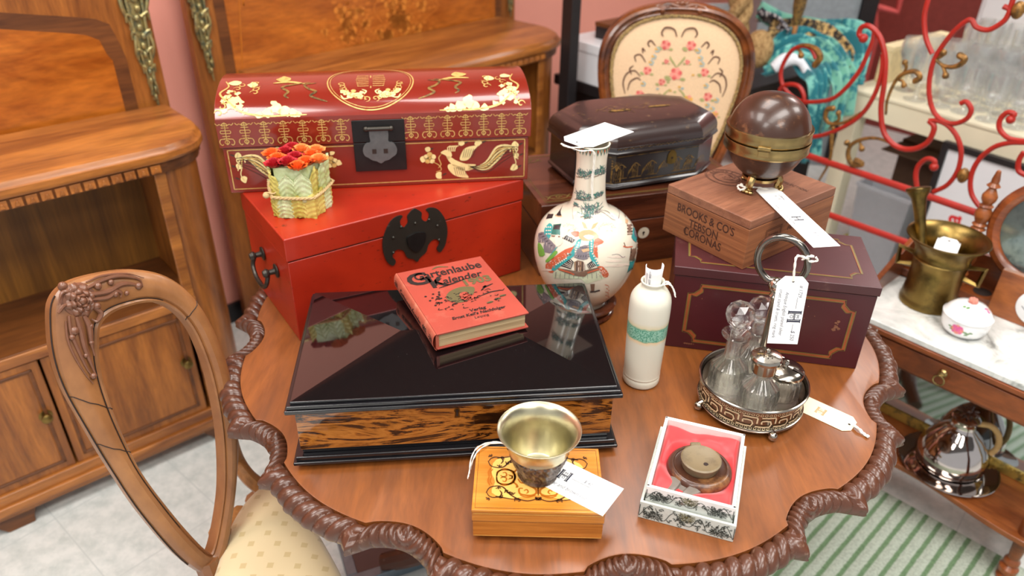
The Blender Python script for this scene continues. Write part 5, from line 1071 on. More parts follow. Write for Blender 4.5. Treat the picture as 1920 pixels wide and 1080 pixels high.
# ------------------------------------------------------------------ low bookcases (headboard-style pieces lean behind)
def bookcase(label, F0, ang, zt, length, sc, group=None):
    """F0 = front corner of the top at the right end"""
    t = thing('low_bookcase', label, 'bookcase', (F0.x, F0.y, 0), ang)
    ol = [(-length, 0), (0, 0), (.05*sc, .012*sc), (.09*sc, .035*sc), (.12*sc, .08*sc), (.135*sc, .14*sc), (.135*sc, .20*sc), (.132*sc, .33*sc), (-length, .33*sc)]
    ol = [(p.x, p.y) for p in cat_rom([(a, b, 0) for a, b in ol[1:7]], 4)]+[(.132*sc, .33*sc)]; ol = ol+[(-length-x, y) for x, y in reversed(ol)]
    def off(d): return [(x-d*.8 if x > 0 else x+d*.8 if x < -length else x, y+(d if y < .1*sc else 0)) for x, y in ol]
    mb = MB(); r = lambda d, z: [(p[0], p[1], z) for p in off(d)]
    mb.loft([r(.012, zt-.040), r(.002, zt-.036), r(-.002, zt-.028), r(0, zt-.016), r(.008, zt-.010), r(.010, zt-.003), r(.014, zt)]); mb.build('top', WAL, t, ang=40)
    mb = MB(); mb.loft([r(.012, zt-.066), r(.010, zt-.038)]); fz = mb.build('frieze', WALD, t, ang=40)
    mb = MB(); n = int(length/.030)
    for k in range(n): x = -.012-k*.030; mb.box(x-.026, x-.002, .003, .016, zt-.062, zt-.042, ty=.004); mb.box(x-.020, x-.008, -.001, .010, zt-.058, zt-.047, tx=.004)
    mb.build('dentil_moulding', WAL, t, bevel=.001)
    D = .31*sc; Lw = length
    mb = MB()
    sg = [(.0, .030), (.02, .025), (.055*sc, .036*sc), (.085*sc, .065*sc), (.105*sc, .11*sc), (.112*sc, .16*sc), (.112*sc, D), (.0, D)]
    mb.prism(sg, .05, zt-.064); mb.build('side', WALV, t, ang=40); mb = MB(); mb.prism([(-Lw-x, y) for x, y in reversed(sg)], .05, zt-.064); mb.build('side', WALV, t, ang=40)
    mb = MB(); mb.box(-.030, -.002, .020, .030, .05, zt-.066); mb.build('stile', WAL, t, bevel=.003); mb = MB(); mb.box(-Lw+.0, -Lw+.03, .020, .030, .05, zt-.066); mb.build('stile', WAL, t, bevel=.003)
    mb = MB(); mb.box(-Lw, 0, D-.015, D, .05, zt-.064); mb.build('back_panel', OLIVE, t)
    zsh = .495
    mb = MB(); mb.box(-Lw, 0, .024, D-.01, zsh-.022, zsh); mb.build('shelf', WALD, t, bevel=.002)
    mb = MB(); mb.box(-Lw, .0, .016, .030, zsh-.030, zsh-.003, ty=.004); mb.build('shelf_edge', WAL, t, bevel=.004)
    dw = .35
    for k in range(int(length/dw)):
        x1 = -.040-k*(dw+.006); x0 = x1-dw
        if x0 < -Lw: break
        mb = MB(); mb.box(x0, x1, .022, .040, .118, zsh-.034)
        mb.box(x0+.028, x1-.028, .0205, .024, .148, zsh-.060)
        d = mb.build('door', WALV, t, bevel=.003)
        mb = MB(); e = .026
        for (a0, a1, z0, z1) in ((x0+e-.008, x1-e+.008, .140, .148), (x0+e-.008, x1-e+.008, zsh-.060, zsh-.052), (x0+e-.008, x0+e, .140, zsh-.052), (x1-e, x1-e+.008, .140, zsh-.052)): mb.box(a0, a1, .018, .024, z0, z1)
        mb.build('panel_bead', WALD, d, bevel=.002)
        kx = x1-.025
        mb = MB(); mb.lathe([(.016, 0), (.016, .002), (.006, .004), (.006, .012), (.013, .016), (.013, .021), (.008, .025), (.001, .026)], 18, M=Matrix.Translation((kx, .022, .30)) @ Matrix.Rotation(pi/2, 4, 'X')); mb.build('knob', BRASSD, d)
    for (z0, z1, y0) in ((.085, .118, .012), (.060, .087, .002), (.045, .064, .010)):
        mb = MB(); s2 = [(0, y0), (.03, y0+.003), (.07*sc, y0+.03), (.115*sc, .11*sc), (.122*sc, .16*sc), (.122*sc, D)]; s2 = s2+[(-Lw-x, y) for x, y in reversed(s2)]; mb.prism(s2, z0, z1); mb.build('base_moulding', WAL, t, bevel=.004)
    for x0 in (-.02, -Lw*.5, -Lw+.04):
        mb = MB(); mb.loft([[(x0-.05, .012, .046), (x0-.05, .04, .046), (x0+.06, .04, .046), (x0+.06, .012, .046)], [(x0-.03, .014, .018), (x0-.03, .036, .018), (x0+.05, .036, .018), (x0+.05, .014, .018)], [(x0-.015, .012, 0), (x0-.015, .038, 0), (x0+.048, .038, 0), (x0+.048, .012, 0)]]); mb.build('foot', WALD, t, bevel=.004)
    mb = MB(); mb.box(.05, .09, D-.05, D-.01, 0, .05); mb.build('rear_foot', WALD, t); mb = MB(); mb.box(-Lw, -Lw+.04, D-.05, D-.01, 0, .05); mb.build('rear_foot', WALD, t)
    return t
F1 = V((-.843, 1.740, 0)); F2 = V((.122, 2.848, 0))
bookcase('low walnut bookcase with panelled doors, open shelf and dentil edge, at the left', F1, 41.0, .92, 1.15, 1.0)
bookcase('walnut bookcase top with rounded end behind the red lacquer chest', F2, 46.5, .92, .84, 1.28)
# headboards leaning on the wall
def headboard(label, org, ang, width, height, style, leanx=0):
    t = thing('inlaid_headboard', label, 'headboard', (org.x, org.y, 0), ang)
    t.rotation_euler = (R_(-leanx), 0, R_(ang))
    W = width/2
    def ho(s, h, arch=.16): 
        q = [(-W+s, .0+.02)]
        for k in range(25): a = pi-pi*k/24; q.append(((W-s)*cos(a)*1.0, h-arch-s+arch*sin(a)**.55 if 0 < k < 24 else h-arch-s))
        q.append((W-s, .02)); return q
    mb = MB(); mb.loft([[(x, .0, z) for x, z in ho(0, height+.10, .05)], [(x, .035, z) for x, z in ho(0, height+.10, .05)]]); mb.build('board', WALV, t, bevel=.004)
    # serpentine inner panel
    def ip(s, top):
        hw = W-.085-s; q = [(-hw, .10), (-hw, top-.20)]
        for k in range(17): a = pi-pi*k/16; q.append((hw*.98*cos(a), top-.16+.13*sin(a)**.7+.012*cos(a*4)-s))
        q += [(hw, top-.20), (hw, .10)]; return q
    mb = MB(); mb.loft([[(x, -.001, z) for x, z in ip(0, height)], [(x, .002, z) for x, z in ip(0, height)]]); mb.build('panel_border', WALD, t)
    mb = MB(); mb.loft([[(x, -.0025, z) for x, z in ip(.035, height)], [(x, .001, z) for x, z in ip(.035, height)]]); pn = mb.build('flame_panel', FLAME, t)
    if style:
        mp = lambda u, v: V((u, -.0034, v)); mb = MB(); r = random.Random(9)
        for k in range(30):
            x, z = r.gauss(0, .17), height-.36+r.gauss(0, .055)
            flower(mb, x, z, r.uniform(.014, .034), mp, [0, 1])
            mb.stroke([(x, z), (x+r.uniform(-.06, .06), z-.04), (x*.7, z-.09)], .004, mp, 1)
            for q in range(3): a = r.uniform(0, 6.3); mb.dot(x+.04*cos(a), z+.04*sin(a), .011, mp, 1, ry=.006)
        mb.build('flower_marquetry', [plain('amber_inlay', col(206, 128, 50), rough=.3), plain('golden_inlay', col(190, 110, 40), rough=.3)], pn, recalc=False)
        mb = MB(); mb.stroke([(x, z) for x, z in ip(.085, height)], .005, mp, 0, 2, True); mb.build('stringing', [INLB], pn, recalc=False)
    for sx in (-1, 1):
        mb = MB(); x = sx*(W-.036); zt = 1.215
        for q_, ph in ((-1, 0), (1, .8)):
            mb.tube([(x+q_*(.030*(1-k/13)**.8+.006*sin(k*1.1+ph)), -.006-.004*sin(k*1.3), zt-k*.0225) for k in range(13)], lambda q: .0075*(1.05-q*.55), 8, smooth=4, flat=.8)
            mb.tube([(x+q_*(.006+.014*(1-k/11)), -.010, zt-.015-k*.022) for k in range(11)], lambda q: .0045*(1-q*.4), 7, smooth=3)
            mb.tube([(x+q_*(.008+a[0]), -.010, zt+.030+a[1]) for a in spiral(.012*q_*q_, 0, .020, .004, 1.2, 1.2, 12)], .0065, 7)
            for k in range(5): mb.tube([(x+q_*.012*(1-k/6), -.008, zt-.02-k*.045), (x+q_*(.030-.004*k), -.012, zt-.010-k*.045), (x+q_*(.034-.005*k), -.008, zt-.030-k*.045)], lambda q: .006*(1-.5*q), 7, smooth=3)
        for k in range(12): mb.ball((x+.004*sin(k*2), -.012, zt-.02-k*.0235), (.0085*(1-k/18), .006, .0095), n=8, m=6)
        mb.loft([[(x+a*w_, y_, z_) for a, y_ in ((-1, -.001), (-.8, -.005), (0, -.008), (.8, -.005), (1, -.001), (0, .001))] for z_, w_ in [(zt+.05-k*.024, (.014 if k == 0 else .031*(1-k/15.5)**.8*(1+.14*(-1)**k))) for k in range(15)]])
        mb.ball((x, -.010, zt+.045), (.014, .009, .018), n=10, m=7); mb.tube([(x, -.008, zt-.27), (x+.004, -.008, zt-.31)], lambda q: .006*(1-q*.7), 7)
        mb.build('ormolu_mount', ORMO, t)
    return t
WALE = V((-.985, 2.085, 0))
def along(org, ang, s): return V((org.x+cos(R_(ang))*s, org.y+sin(R_(ang))*s, 0))
headboard('flame-veneered headboard with gilt mounts leaning behind the left bookcase', along(V((-.970, 2.103, 0)), 41.4, -.62), 41.4, 1.24, 1.25, 0)
headboard('headboard with floral marquetry and gilt mounts, behind the red lacquer chest', along(V((-.962, 2.322, 0)), 47.0, .70), 47.0, 1.40, 1.34, 1)
# ------------------------------------------------------------------ OVAL-BACK CHAIR
al, tt = R_(56), R_(16)
cu = V((cos(al), sin(al), 0)); cb = V((-sin(al), cos(al), 0)); cv_ = cb*sin(tt)+V((0, 0, 1))*cos(tt); cN = cu.cross(cv_)   # cN faces the seat
B0 = P(395, 1065, .46)
t = thing('oval_back_chair', 'empty oval-back walnut chair with carved crest and cream damask seat, left of the table', 'chair', (B0.x, B0.y, 0), 0)
def cpt(u, v): p = PP(u, v, B0, cN); return V((p.x-B0.x, p.y-B0.y, p.z))
# (outer, inner) outline stations around the loop
ST = [((392, 1078), (384, 1032)), ((335, 1045), (360, 1010)), ((262, 962), (318, 962)), ((205, 878), (262, 888)), ((158, 800), (226, 818)), ((118, 728), (200, 752)), ((98, 668), (183, 690)), ((91, 610), (180, 640)), ((95, 562), (184, 608)), ((125, 530), (205, 586)), ((185, 512), (240, 572)), ((250, 505), (275, 566)), ((308, 518), (305, 572)), ((355, 553), (335, 592)), ((392, 610), (362, 630)), ((420, 680), (388, 700)), ((436, 760), (405, 780)), ((441, 830), (412, 850)), ((438, 900), (412, 920)), ((430, 965), (403, 985)), ((418, 1030), (392, 1030))]
outl = cat_rom([cpt(*a) for a, b in ST], 5, True); innl = cat_rom([cpt(*b) for a, b in ST], 5, True)
rings = []; th = .017
for o_, i_ in zip(outl, innl):
    c_ = (o_+i_)/2; h = (o_-i_)/2; ring = []
    for (a, b) in ((1, -.7), (1.0, .35), (.86, .75), (.6, .98), (.2, 1.12), (-.2, 1.10), (-.6, .85), (-.72, .62), (-.86, .80), (-1, .62), (-1, -.7), (-.7, -1), (.7, -1)): ring.append(c_+h*a+cN*th*b)
    rings.append(ring)
mb = MB(); mb.loft(rings, closed=True); mb.build('back_frame', CHW, t, ang=28)
# cracks / joints in the frame
mb = MB()
def crack(stn, j=0):
    r = rings[stn]; pts = [r[k]+(V((0, 0, 0))) for k in (1, 2, 3, 4, 5, 6, 7, 8, 9)]
    tdir = (rings[(stn+1) % len(rings)][4]-r[4]).normalized(); q = [p+cN*.0004+tdir*(.0012*sin(k*2.1+stn)) for k, p in enumerate(pts)]
    mb.tube(q, .0008, 5)
for stn in (18, 24, 66): crack(stn)
mb.tube([outl[k]+cN*th*.45+(outl[k]-innl[k]).normalized()*.0006 for k in range(4, 42)], .0011, 5)
mb.tube([innl[k]+cN*th*.66+(outl[k]-innl[k])*.13 for k in range(8, 60)], .0009, 5)
mb.build('frame_crack', DGAP, t)
def fp_(u, v, h=0): return cpt(u, v)+cN*(th+h)
# crest carving: rose medallion with acanthus to both sides
mb = MB()
rc_ = fp_(140, 562)
for ring, (n, r, h) in enumerate(((8, .024, .002), (7, .017, .006), (5, .010, .009))):
    for k in range(n):
        a = 2*pi*k/n+ring*.5; w_a = pi/n*1.25
        def pet(u, v, a=a, r=r, h=h, w_a=w_a): b = a+(u-.5)*2*w_a*(1-.5*v*v); q = r*(.55+.62*v); return rc_+cu*q*cos(b)*.85+cv_*q*sin(b)+cN*(h+.004*sin(pi*v)+.0022*cos((u-.5)*6)-.003*v*v)
        mb.grid(pet, 8, 6)
mb.ball(rc_+cN*.008, .0065, n=10, m=6); mb.lathe([(.001, -.004), (.027, -.004), (.024, .002), (.001, .004)], 24, M=Matrix.Translation(rc_) @ cN.to_track_quat('Z', 'Y').to_matrix().to_4x4())
mb.build('crest_rose', CARVD, t)
mb = MB()
def vine(pts, r, h=.003): mb.tube([fp_(u, v, h) for u, v in pts], lambda q: r*(.35+.65*sin(pi*min(1, q+.15))), 7, smooth=5)
for pts, r in (([(150, 540), (185, 522), (215, 516), (248, 522), (256, 536)], .0035), ([(150, 552), (190, 545), (215, 532), (240, 532), (250, 540)], .0045), ([(160, 560), (190, 556), (205, 545), (216, 548), (214, 556)], .004), ([(118, 590), (122, 620), (134, 650), (152, 688), (166, 706)], .0035), ([(132, 592), (140, 618), (148, 650), (160, 680), (168, 700)], .0045), ([(146, 590), (156, 610), (160, 640), (166, 664)], .0045), ([(112, 600), (116, 634), (130, 668), (150, 700), (164, 716)], .002), ([(165, 575), (178, 585), (170, 600), (160, 596)], .004), ([(120, 545), (105, 548), (98, 570)], .003), ([(98, 585), (108, 572), (122, 568)], .003), ([(150, 528), (180, 516), (225, 512), (258, 520)], .002)): vine(pts, r)
for (u, v, r) in ((172, 535, .006), (196, 528, .005), (205, 550, .005), (248, 535, .006), (226, 548, .004), (170, 572, .006), (128, 618, .007), (124, 630, .005), (158, 610, .005), (160, 640, .004), (164, 702, .005), (150, 664, .004)): mb.ball(fp_(u, v, .003), r, n=8, m=6)
mb.ball(cpt(112, 536)+cN*.010, (.007, .007, .007), n=10, m=6)
mb.build('crest_carving', CARVD, t)
# seat
sp = [(405, 1068), (420, 1022), (434, 985), (461, 942), (490, 915), (520, 903), (548, 920), (574, 961), (610, 1022), (645, 1088), (668, 1160), (650, 1250), (570, 1320), (470, 1290), (405, 1190), (392, 1120)]
SP = cat_rom([V((P(u, v, .47).x-B0.x, P(u, v, .47).y-B0.y, 0)) for u, v in sp], 4, True); cS = sum(SP, V((0, 0, 0)))/len(SP)
def sr(k, z): return [(cS+(p-cS)*k)+V((0, 0, z)) for p in SP]
mb = MB(); mb.loft([sr(.985, .425), sr(1.0, .435), sr(1.005, .455), sr(.99, .470), sr(.95, .480), sr(.85, .488), sr(.6, .495), sr(.3, .498), sr(.05, .499)]); se = mb.build('seat_cushion', DAMM, t, ang=60)
mb = MB(); mb.loft([sr(.97, .375), sr(1.02, .380), sr(1.025, .405), sr(1.01, .432), sr(.96, .436)]); mb.build('seat_rail', CHW, t, ang=30)
# bottom of the oval down to the seat rail, and the curved arm bracket on the far side
lowc = (outl[0]+innl[0])/2
mb = MB(); mb.tube([lowc+V((0, 0, .01)), lowc+V((.01, -.01, -.05)), lowc+V((.01, -.01, -.09))], .022, 10, smooth=4); mb.build('back_joint', CHW, t)
def wp(u, v, z): p = P(u, v, z); return V((p.x-B0.x, p.y-B0.y, z))
mb = MB(); mb.tube([cpt(425, 770)-cN*.01, wp(440, 850, .52), wp(462, 890, .485), wp(492, 915, .452), wp(505, 920, .430)], lambda q: .015+.006*q, 10, smooth=5, flat=.8); mb.build('side_bracket', CHW2, t)
mb = MB(); mb.tube([cpt(410, 1000)-cN*.005, wp(432, 1000, .45), wp(450, 960, .43)], .016, 10, smooth=4); mb.build('back_upright', CHW2, t)
for (u, v) in ((440, 1060), (480, 935), (560, 990), (560, 1200)):
    q = wp(u, v, .40); d = (q-cS); d.z = 0; d.normalize()
    mb = MB(); mb.tube([V((q.x, q.y, .40)), V((q.x, q.y, .30))+d*.010, V((q.x, q.y, .12))-d*.008, V((q.x, q.y, .02))+d*.03, V((q.x, q.y, .001))+d*.04], lambda k: .022-.010*k, 10, smooth=4); mb.build('leg', CHW, t)
# framed black glass lying on the floor below the table edge
a_, b_ = P(655, 1096, .03), P(800, 1049, .03)
ux = (b_-a_); ux.z = 0; ln = ux.length; ux.normalize(); ang = atan2(ux.y, ux.x)
t = thing('framed_glass', 'black glass in a grey metal frame on the floor, below the chair seat and table', 'frame', (a_.x, a_.y, 0.0), math.degrees(ang))
mb = MB(); L2, D2 = .30, .20
mb.box(0, L2, 0, .026, .001, .03); mb.box(0, L2, D2-.026, D2, .001, .03); mb.box(0, .026, .026, D2-.026, .001, .03); mb.box(L2-.026, L2, .026, D2-.026, .001, .03); mb.build('frame', plain('grey_aluminium', col(120, 138, 150), rough=.3, metal=.7), t, bevel=.002)
mb = MB(); mb.box(.024, L2-.024, .024, D2-.024, .006, .022); g_ = mb.build('glass', plain('black_glass', col(16, 18, 26), rough=.05, coat=.5), t)
mb = MB(); mb.stroke([(.13, .03), (.145, .17)], .004, lambda u, v: V((u, v, .0226)), 0, 2); mb.build('red_reflection', [RDP], g_, recalc=False)  # painted red streak standing for a reflection in the black glass
# ------------------------------------------------------------------ TAPESTRY CHAIR
ty_ = 2.22; cc_ = YP(1265, 143, ty_)
t = thing('tapestry_chair', 'carved fruitwood chair with floral needlepoint back, behind the black lacquer box', 'chair', (cc_.x, cc_.y, 0), -3)
lean = R_(12)
def tcp(u, v):     # photo point on the leaning chair-back plane, local
    n_ = V((0, -cos(lean), sin(lean))); p = PP(u, v, (cc_.x, cc_.y, cc_.z), n_); return V(((p.x-cc_.x), (p.y-cc_.y), p.z))
zc_ = cc_.z
op = [(0, .186), (.07, .180), (.135, .158), (.182, .115), (.204, .055), (.203, -.02), (.186, -.10), (.165, -.175), (.130, -.255), (.07, -.285), (0, -.290)]
op = op+[(-x, y) for x, y in reversed(op[1:-1])]
OP = [(p.x, p.y) for p in cat_rom([(a, b, 0) for a, b in op], 5, True)]
def bp_(x, v, d=0): return V((x, v*sin(lean)-d*cos(lean), zc_+v*cos(lean)+d*sin(lean)*0))
k_ = 1.085
rings = []
for x, v in OP:
    l = hypot(x, v); ex, ev = x/l, v/l; ring = []
    for (a, b) in ((.0, -.014), (.0, .010), (-.006, .018), (-.013, .020), (-.018, .012), (-.022, .010), (-.027, .013), (-.032, .008), (-.032, -.014)): ring.append(bp_((x+ex*a)*k_, (v+ev*a)*k_, b))
    rings.append(ring)
mb = MB(); mb.loft(rings, closed=True); mb.build('back_frame', FRU, t, ang=30)
def shr(k, d): return [bp_(x*k, v*k, d) for x, v in OP]
mb = MB(); mb.loft([shr(.92, -.008), shr(.92, .006), shr(.88, .010), shr(.5, .016), shr(.1, .018)]); pn = mb.build('needlepoint_panel', TAP, t, ang=60)
mb = MB(); 
for ph in (0, pi): mb.tube([bp_(OP[i][0]*(.895+.008*sin(i*1.9+ph)), OP[i][1]*(.895+.008*sin(i*1.9+ph)), .012) for i in range(len(OP))], .0042, 6, closed=True)
mb.build('gimp_braid', GIMP, t)
mp = lambda u, v: bp_(u, v, .019-.010*((u/.19)**2+(v/.25)**2)+.0006); mb = MB(); WC = [TPR, TPK, TPG, TPB, TPD, TPO]
def wrose(x, y, s, m0=0):
    for k in range(6): a = k*pi/3+.2; mb.dot(x+s*.6*cos(a), y+s*.6*sin(a), s*.42, mp, (m0, 1)[k % 2], n=7)
    mb.dot(x, y, s*.45, mp, 1 if m0 == 0 else 5, n=7)
    for a in (-2.4, -.7, 3.6): mb.dot(x+s*1.5*cos(a), y+s*1.3*sin(a), s*.45, mp, 2, ry=s*.25, n=7)
for sx in (-1, 1):
    wrose(sx*.036, .090, .014); wrose(sx*.082, .018, .012); wrose(sx*.098, -.050, .013)
    for (x, y) in ((.058, .076), (.066, .056), (.072, .040), (.090, -.02), (.125, -.06), (.115, -.085), (.10, -.075)): flower(mb, sx*x, y, .0075, mp, [3, 3, 5])
    for q in ([(.006, .112), (.016, .132), (.040, .136), (.050, .122), (.044, .112)], [(.064, .086), (.078, .100), (.086, .092), (.080, .082)], [(.088, .040), (.104, .060), (.120, .056), (.116, .040)], [(.100, .0), (.118, .016), (.140, .006), (.148, -.02), (.140, -.05)], [(.098, -.01), (.110, -.004), (.128, -.016), (.134, -.04)], [(.122, .03), (.132, .02), (.126, .005)], [(.092, .07), (.10, .078), (.098, .064)]): mb.stroke([(sx*a, b) for a, b in q], taper(.0048, .4), mp, 4)
    for q in ([(.012, -.03), (.030, -.05), (.03, -.09)], [(.0, .03), (.016, .05), (.022, .06)]): mb.stroke([(sx*a, b) for a, b in q], taper(.005), mp, 2)
wrose(0, .012, .018); wrose(-.03, .045, .007); wrose(.03, .045, .007); wrose(-.125, -.10, .010); wrose(.125, -.10, .010, 5); wrose(.055, -.10, .010); wrose(-.038, -.012, .010, 0); wrose(.042, -.06, .014, 5); wrose(-.01, -.085, .013, 5); wrose(.02, -.12, .014); wrose(-.06, -.11, .012)
for k in range(26): x, y = rnd.gauss(0, .05), rnd.gauss(-.06, .04); mb.dot(x, y, .005, mp, rnd.choice((2, 3, 2, 5)), ry=.003, n=6)
mb.build('needlework', WC, pn, recalc=False)
mb = MB()
for k in range(9): x = (k-4)*.013; mb.ball(bp_(x, .196-.0012*(k-4)**2+.004, .012), (.009, .009, .009), n=8, m=6)
for sx in (-1, 1): mb.tube([bp_(sx*.01, .192, .014), bp_(sx*.04, .198, .014), bp_(sx*.07, .186, .014), bp_(sx*.10, .166, .012)], lambda q: .007*(1-q*.6), 8, smooth=4)
mb.build('crest_carving', FRU, t)
for sx in (-1, 1):
    mb = MB(); mb.tube([bp_(sx*.115, -.25, -.0), V((sx*.12, -.07, .52)), V((sx*.125, -.06, .40)), V((sx*.13, .02, .02)), V((sx*.13, .03, .001))], lambda q: .017-.004*q, 8, smooth=4); mb.build('rear_leg', FRU, t)
    mb = MB(); mb.tube([V((sx*.19, -.36, .42)), V((sx*.20, -.37, .30)), V((sx*.185, -.36, .10)), V((sx*.20, -.39, .001))], lambda q: .022-.010*q, 8, smooth=4); mb.build('front_leg', FRU, t)
mb = MB(); so = [(-.14, -.06), (.14, -.06), (.19, -.20), (.20, -.36), (0, -.40), (-.20, -.36), (-.19, -.20)]
so = [(p.x, p.y) for p in cat_rom([(a, b, 0) for a, b in so], 4, True)]; mb.prism(so, .40, .44); mb.build('seat_rail', FRU, t, bevel=.004)
mb = MB(); mb.loft([[(x*k, -.22+(y+.22)*k, z) for x, y in so] for k, z in ((.97, .44), (.96, .465), (.85, .48), (.3, .488))]); mb.build('seat_cushion', TAP, t, ang=60)
# ------------------------------------------------------------------ BLACK DISPLAY TABLE WITH POST
c0 = P(1262, 212, .75); e1_ = (P(1074, 148, .75)-c0); e2_ = (P(1500, 140, .75)-c0); e1_.z = e2_.z = 0
a2 = atan2(e2_.y, e2_.x); u2 = V((cos(a2), sin(a2), 0)); v2 = V((-sin(a2), cos(a2), 0)); l1 = e1_.dot(v2)
t = thing('display_table', 'black display table with a tall black post, behind the needlepoint chair', 'table', (c0.x, c0.y, 0), math.degrees(a2))
Lx, Ly = 1.05, max(.5, l1+.10)
mb = MB(); mb.box(0, Lx, 0, Ly, .71, .75); mb.build('top', BLKP, t, bevel=.003)
mb = MB(); mb.box(.02, Lx-.02, .02, .035, .55, .709); mb.box(.02, .035, .035, Ly-.02, .55, .709); mb.build('apron', BLKP, t, bevel=.002)
for x, y in ((.01, .01), (Lx-.06, .01), (Lx-.06, Ly-.06)): mb = MB(); mb.box(x, x+.05, y, y+.05, 0, .709); mb.build('leg', BLKP, t, bevel=.002)
pp = P(1064, 165, .75)
M = Matrix.Translation((pp.x, pp.y, 0)) @ Matrix.Rotation(a2, 4, 'Z')
t = thing('black_post', 'tall square black post in front of the pink wall, right of the walnut bookcase', 'post', (pp.x, pp.y, 0), math.degrees(a2))
mb = MB(); mb.box(-.022, .022, -.026, .026, .01, 2.79); mb.build('shaft', BLKP, t, bevel=.002); mb = MB(); mb.box(-.05, .05, -.05, .05, 0, .012); mb.build('foot_plate', BLKP, t)
q = P(1100, 162, .7505); bxm = Matrix
t = thing('storage_box', 'white lidded box under a small black box, on the black table', 'box', (q.x+.06, q.y+.06, .7505), math.degrees(a2))
mb = MB(); mb.box(-.06, .20, -.06, .15, 0, .115); mb.build('body', PPW, t, bevel=.003); mb = MB(); mb.box(-.063, .203, -.063, .153, .115, .150); mb.build('lid', PPW, t, bevel=.003)
t = thing('small_box', 'small black box standing on the white storage box', 'box', (q.x+.13, q.y+.13, .901), math.degrees(a2))
mb = MB(); mb.box(-.08, .08, -.05, .06, 0, .045); mb.build('body', BLKP, t, bevel=.002); mb = MB(); mb.box(-.082, .082, -.052, .062, .045, .06); mb.build('lid', WALD, t, bevel=.002)
# ------------------------------------------------------------------ SCARVES AND BASKETRY ON THE TABLE
def drape(name, label, path, wid, mat, folds=5, amp=.012, cat='scarf', group=None, wdir=None, th=.004):
    pts = cat_rom(path, 8); org = pts[0]; W_ = (V(wdir) if wdir else u2).normalized(); r = random.Random(len(label)); ph = r.uniform(0, 6)
    def fn(u, v):
        i = min(len(pts)-1, int(u*(len(pts)-1)+.001)); p = pts[i]; a = pts[max(0, i-1)]; b = pts[min(len(pts)-1, i+1)]; tg_ = (b-a).normalized(); n_ = W_.cross(tg_).normalized()
        return p-org+W_*((v-.5)*wid*(1+.12*sin(u*5+ph)))+n_*(amp*sin(v*folds*2*pi+ph+u*2.2)+amp*.6*sin(v*3+u*7))
    mb = MB(); mb.grid(fn, len(pts)-1, 40); o = mb.build(name, mat, ang=80, recalc=False); o.location = org; s_ = o.modifiers.new('thickness', 'SOLIDIFY'); s_.thickness = th; s_.offset = 1
    return tag(o, label, cat, group)
def T3(u, v, y): return YP(u, v, y)
yb = c0.y+.35
drape('scarf', 'plain teal scarf hanging straight down over the front of the black table', [T3(1500, 95, yb), T3(1525, 125, yb-.10), T3(1538, 150, yb-.17), T3(1532, 220, yb-.19), T3(1522, 300, yb-.2)], .13, TEAL, 4, .014, group='scarves on the black table')
drape('scarf', 'mint and teal scarf draped in a broad fold over the table front', [T3(1475, 92, yb+.05), T3(1530, 88, yb-.02), T3(1570, 130, yb-.10), T3(1580, 165, yb-.14), T3(1565, 235, yb-.16)], .15, MINT, 3, .014, wdir=(.75, .5, .35), group='scarves on the black table')
drape('scarf', 'teal and white patterned scarf bulging at the right end of the pile', [T3(1560, 50, yb+.12), T3(1598, 66, yb+.06), T3(1612, 100, yb), T3(1608, 140, yb-.05), T3(1600, 165, yb-.06)], .14, TEAL, 3, .016, wdir=(.8, .45, .3), group='scarves on the black table')
drape('scarf', 'mint scarf lying highest along the back of the pile', [T3(1425, 12, yb+.25), T3(1470, 38, yb+.22), T3(1530, 42, yb+.18), T3(1590, 52, yb+.12)], .10, MINT, 2, .012, wdir=(.3, .8, .3), group='scarves on the black table')
drape('scarf', 'brown and black spotted scarf band crossing the pile', [T3(1440, 55, yb+.1), T3(1500, 55, yb+.08), T3(1555, 66, yb+.04), T3(1590, 95, yb-.02), T3(1597, 115, yb-.06)], .09, LEOP, 2, .010, wdir=(.3, .6, .6), group='scarves on the black table')
drape('scarf', 'navy and white patterned scarf at the left of the pile', [T3(1425, 28, yb+.22), T3(1450, 40, yb+.15), T3(1480, 62, yb+.06)], .13, NAVYP, 2, .012, wdir=(.2, .7, -.5), group='scarves on the black table')
drape('scarf', 'rumpled teal scarf under the spotted band, with a white underside roll', [T3(1438, 112, yb+.0), T3(1470, 92, yb+.0), T3(1510, 82, yb), T3(1550, 100, yb-.03)], .17, TEAL, 4, .016, wdir=(.3, .7, .5), group='scarves on the black table')
o = MB(); o.tube([T3(1450, 128, yb-.1), T3(1475, 112, yb-.1), T3(1500, 116, yb-.12), T3(1515, 140, yb-.14)], lambda q: .020+.006*sin(q*6), 14, smooth=6); oo = o.build('folded_towel', plain('white_terry', col(222, 228, 234), s=120, bmp=.3, rough=.9)); tag(oo, 'rolled white towel below the teal scarves at the table front', 'towel')
o = MB(); c_ = T3(1422, 92, yb+.0); o.ball(tuple(c_), (.055, .05, .07), n=28, m=18)
oo = o.build('straw_pouch', JUTE); tag(oo, 'rounded straw-coloured woven pouch just right of the needlepoint chair', 'pouch')
o = MB(); zc0 = T3(1400, 0, yb+.15)
for ph in (0, 2.1, 4.2): o.tube([zc0+V((-.02+.028*sin(k*.55+ph), .02*cos(k*.55+ph), .12-.022*k)) for k in range(13)], .022, 10, smooth=3)
oo = o.build('braided_rope', JUTE); tag(oo, 'thick braided jute rope standing above the straw pouch', 'rope')
q = T3(1490, 55, yb+.05); t = thing('ornate_handle', 'dark gilt-patterned tapering handle with wooden tip rising from the scarves', 'handle', tuple(q), 0)
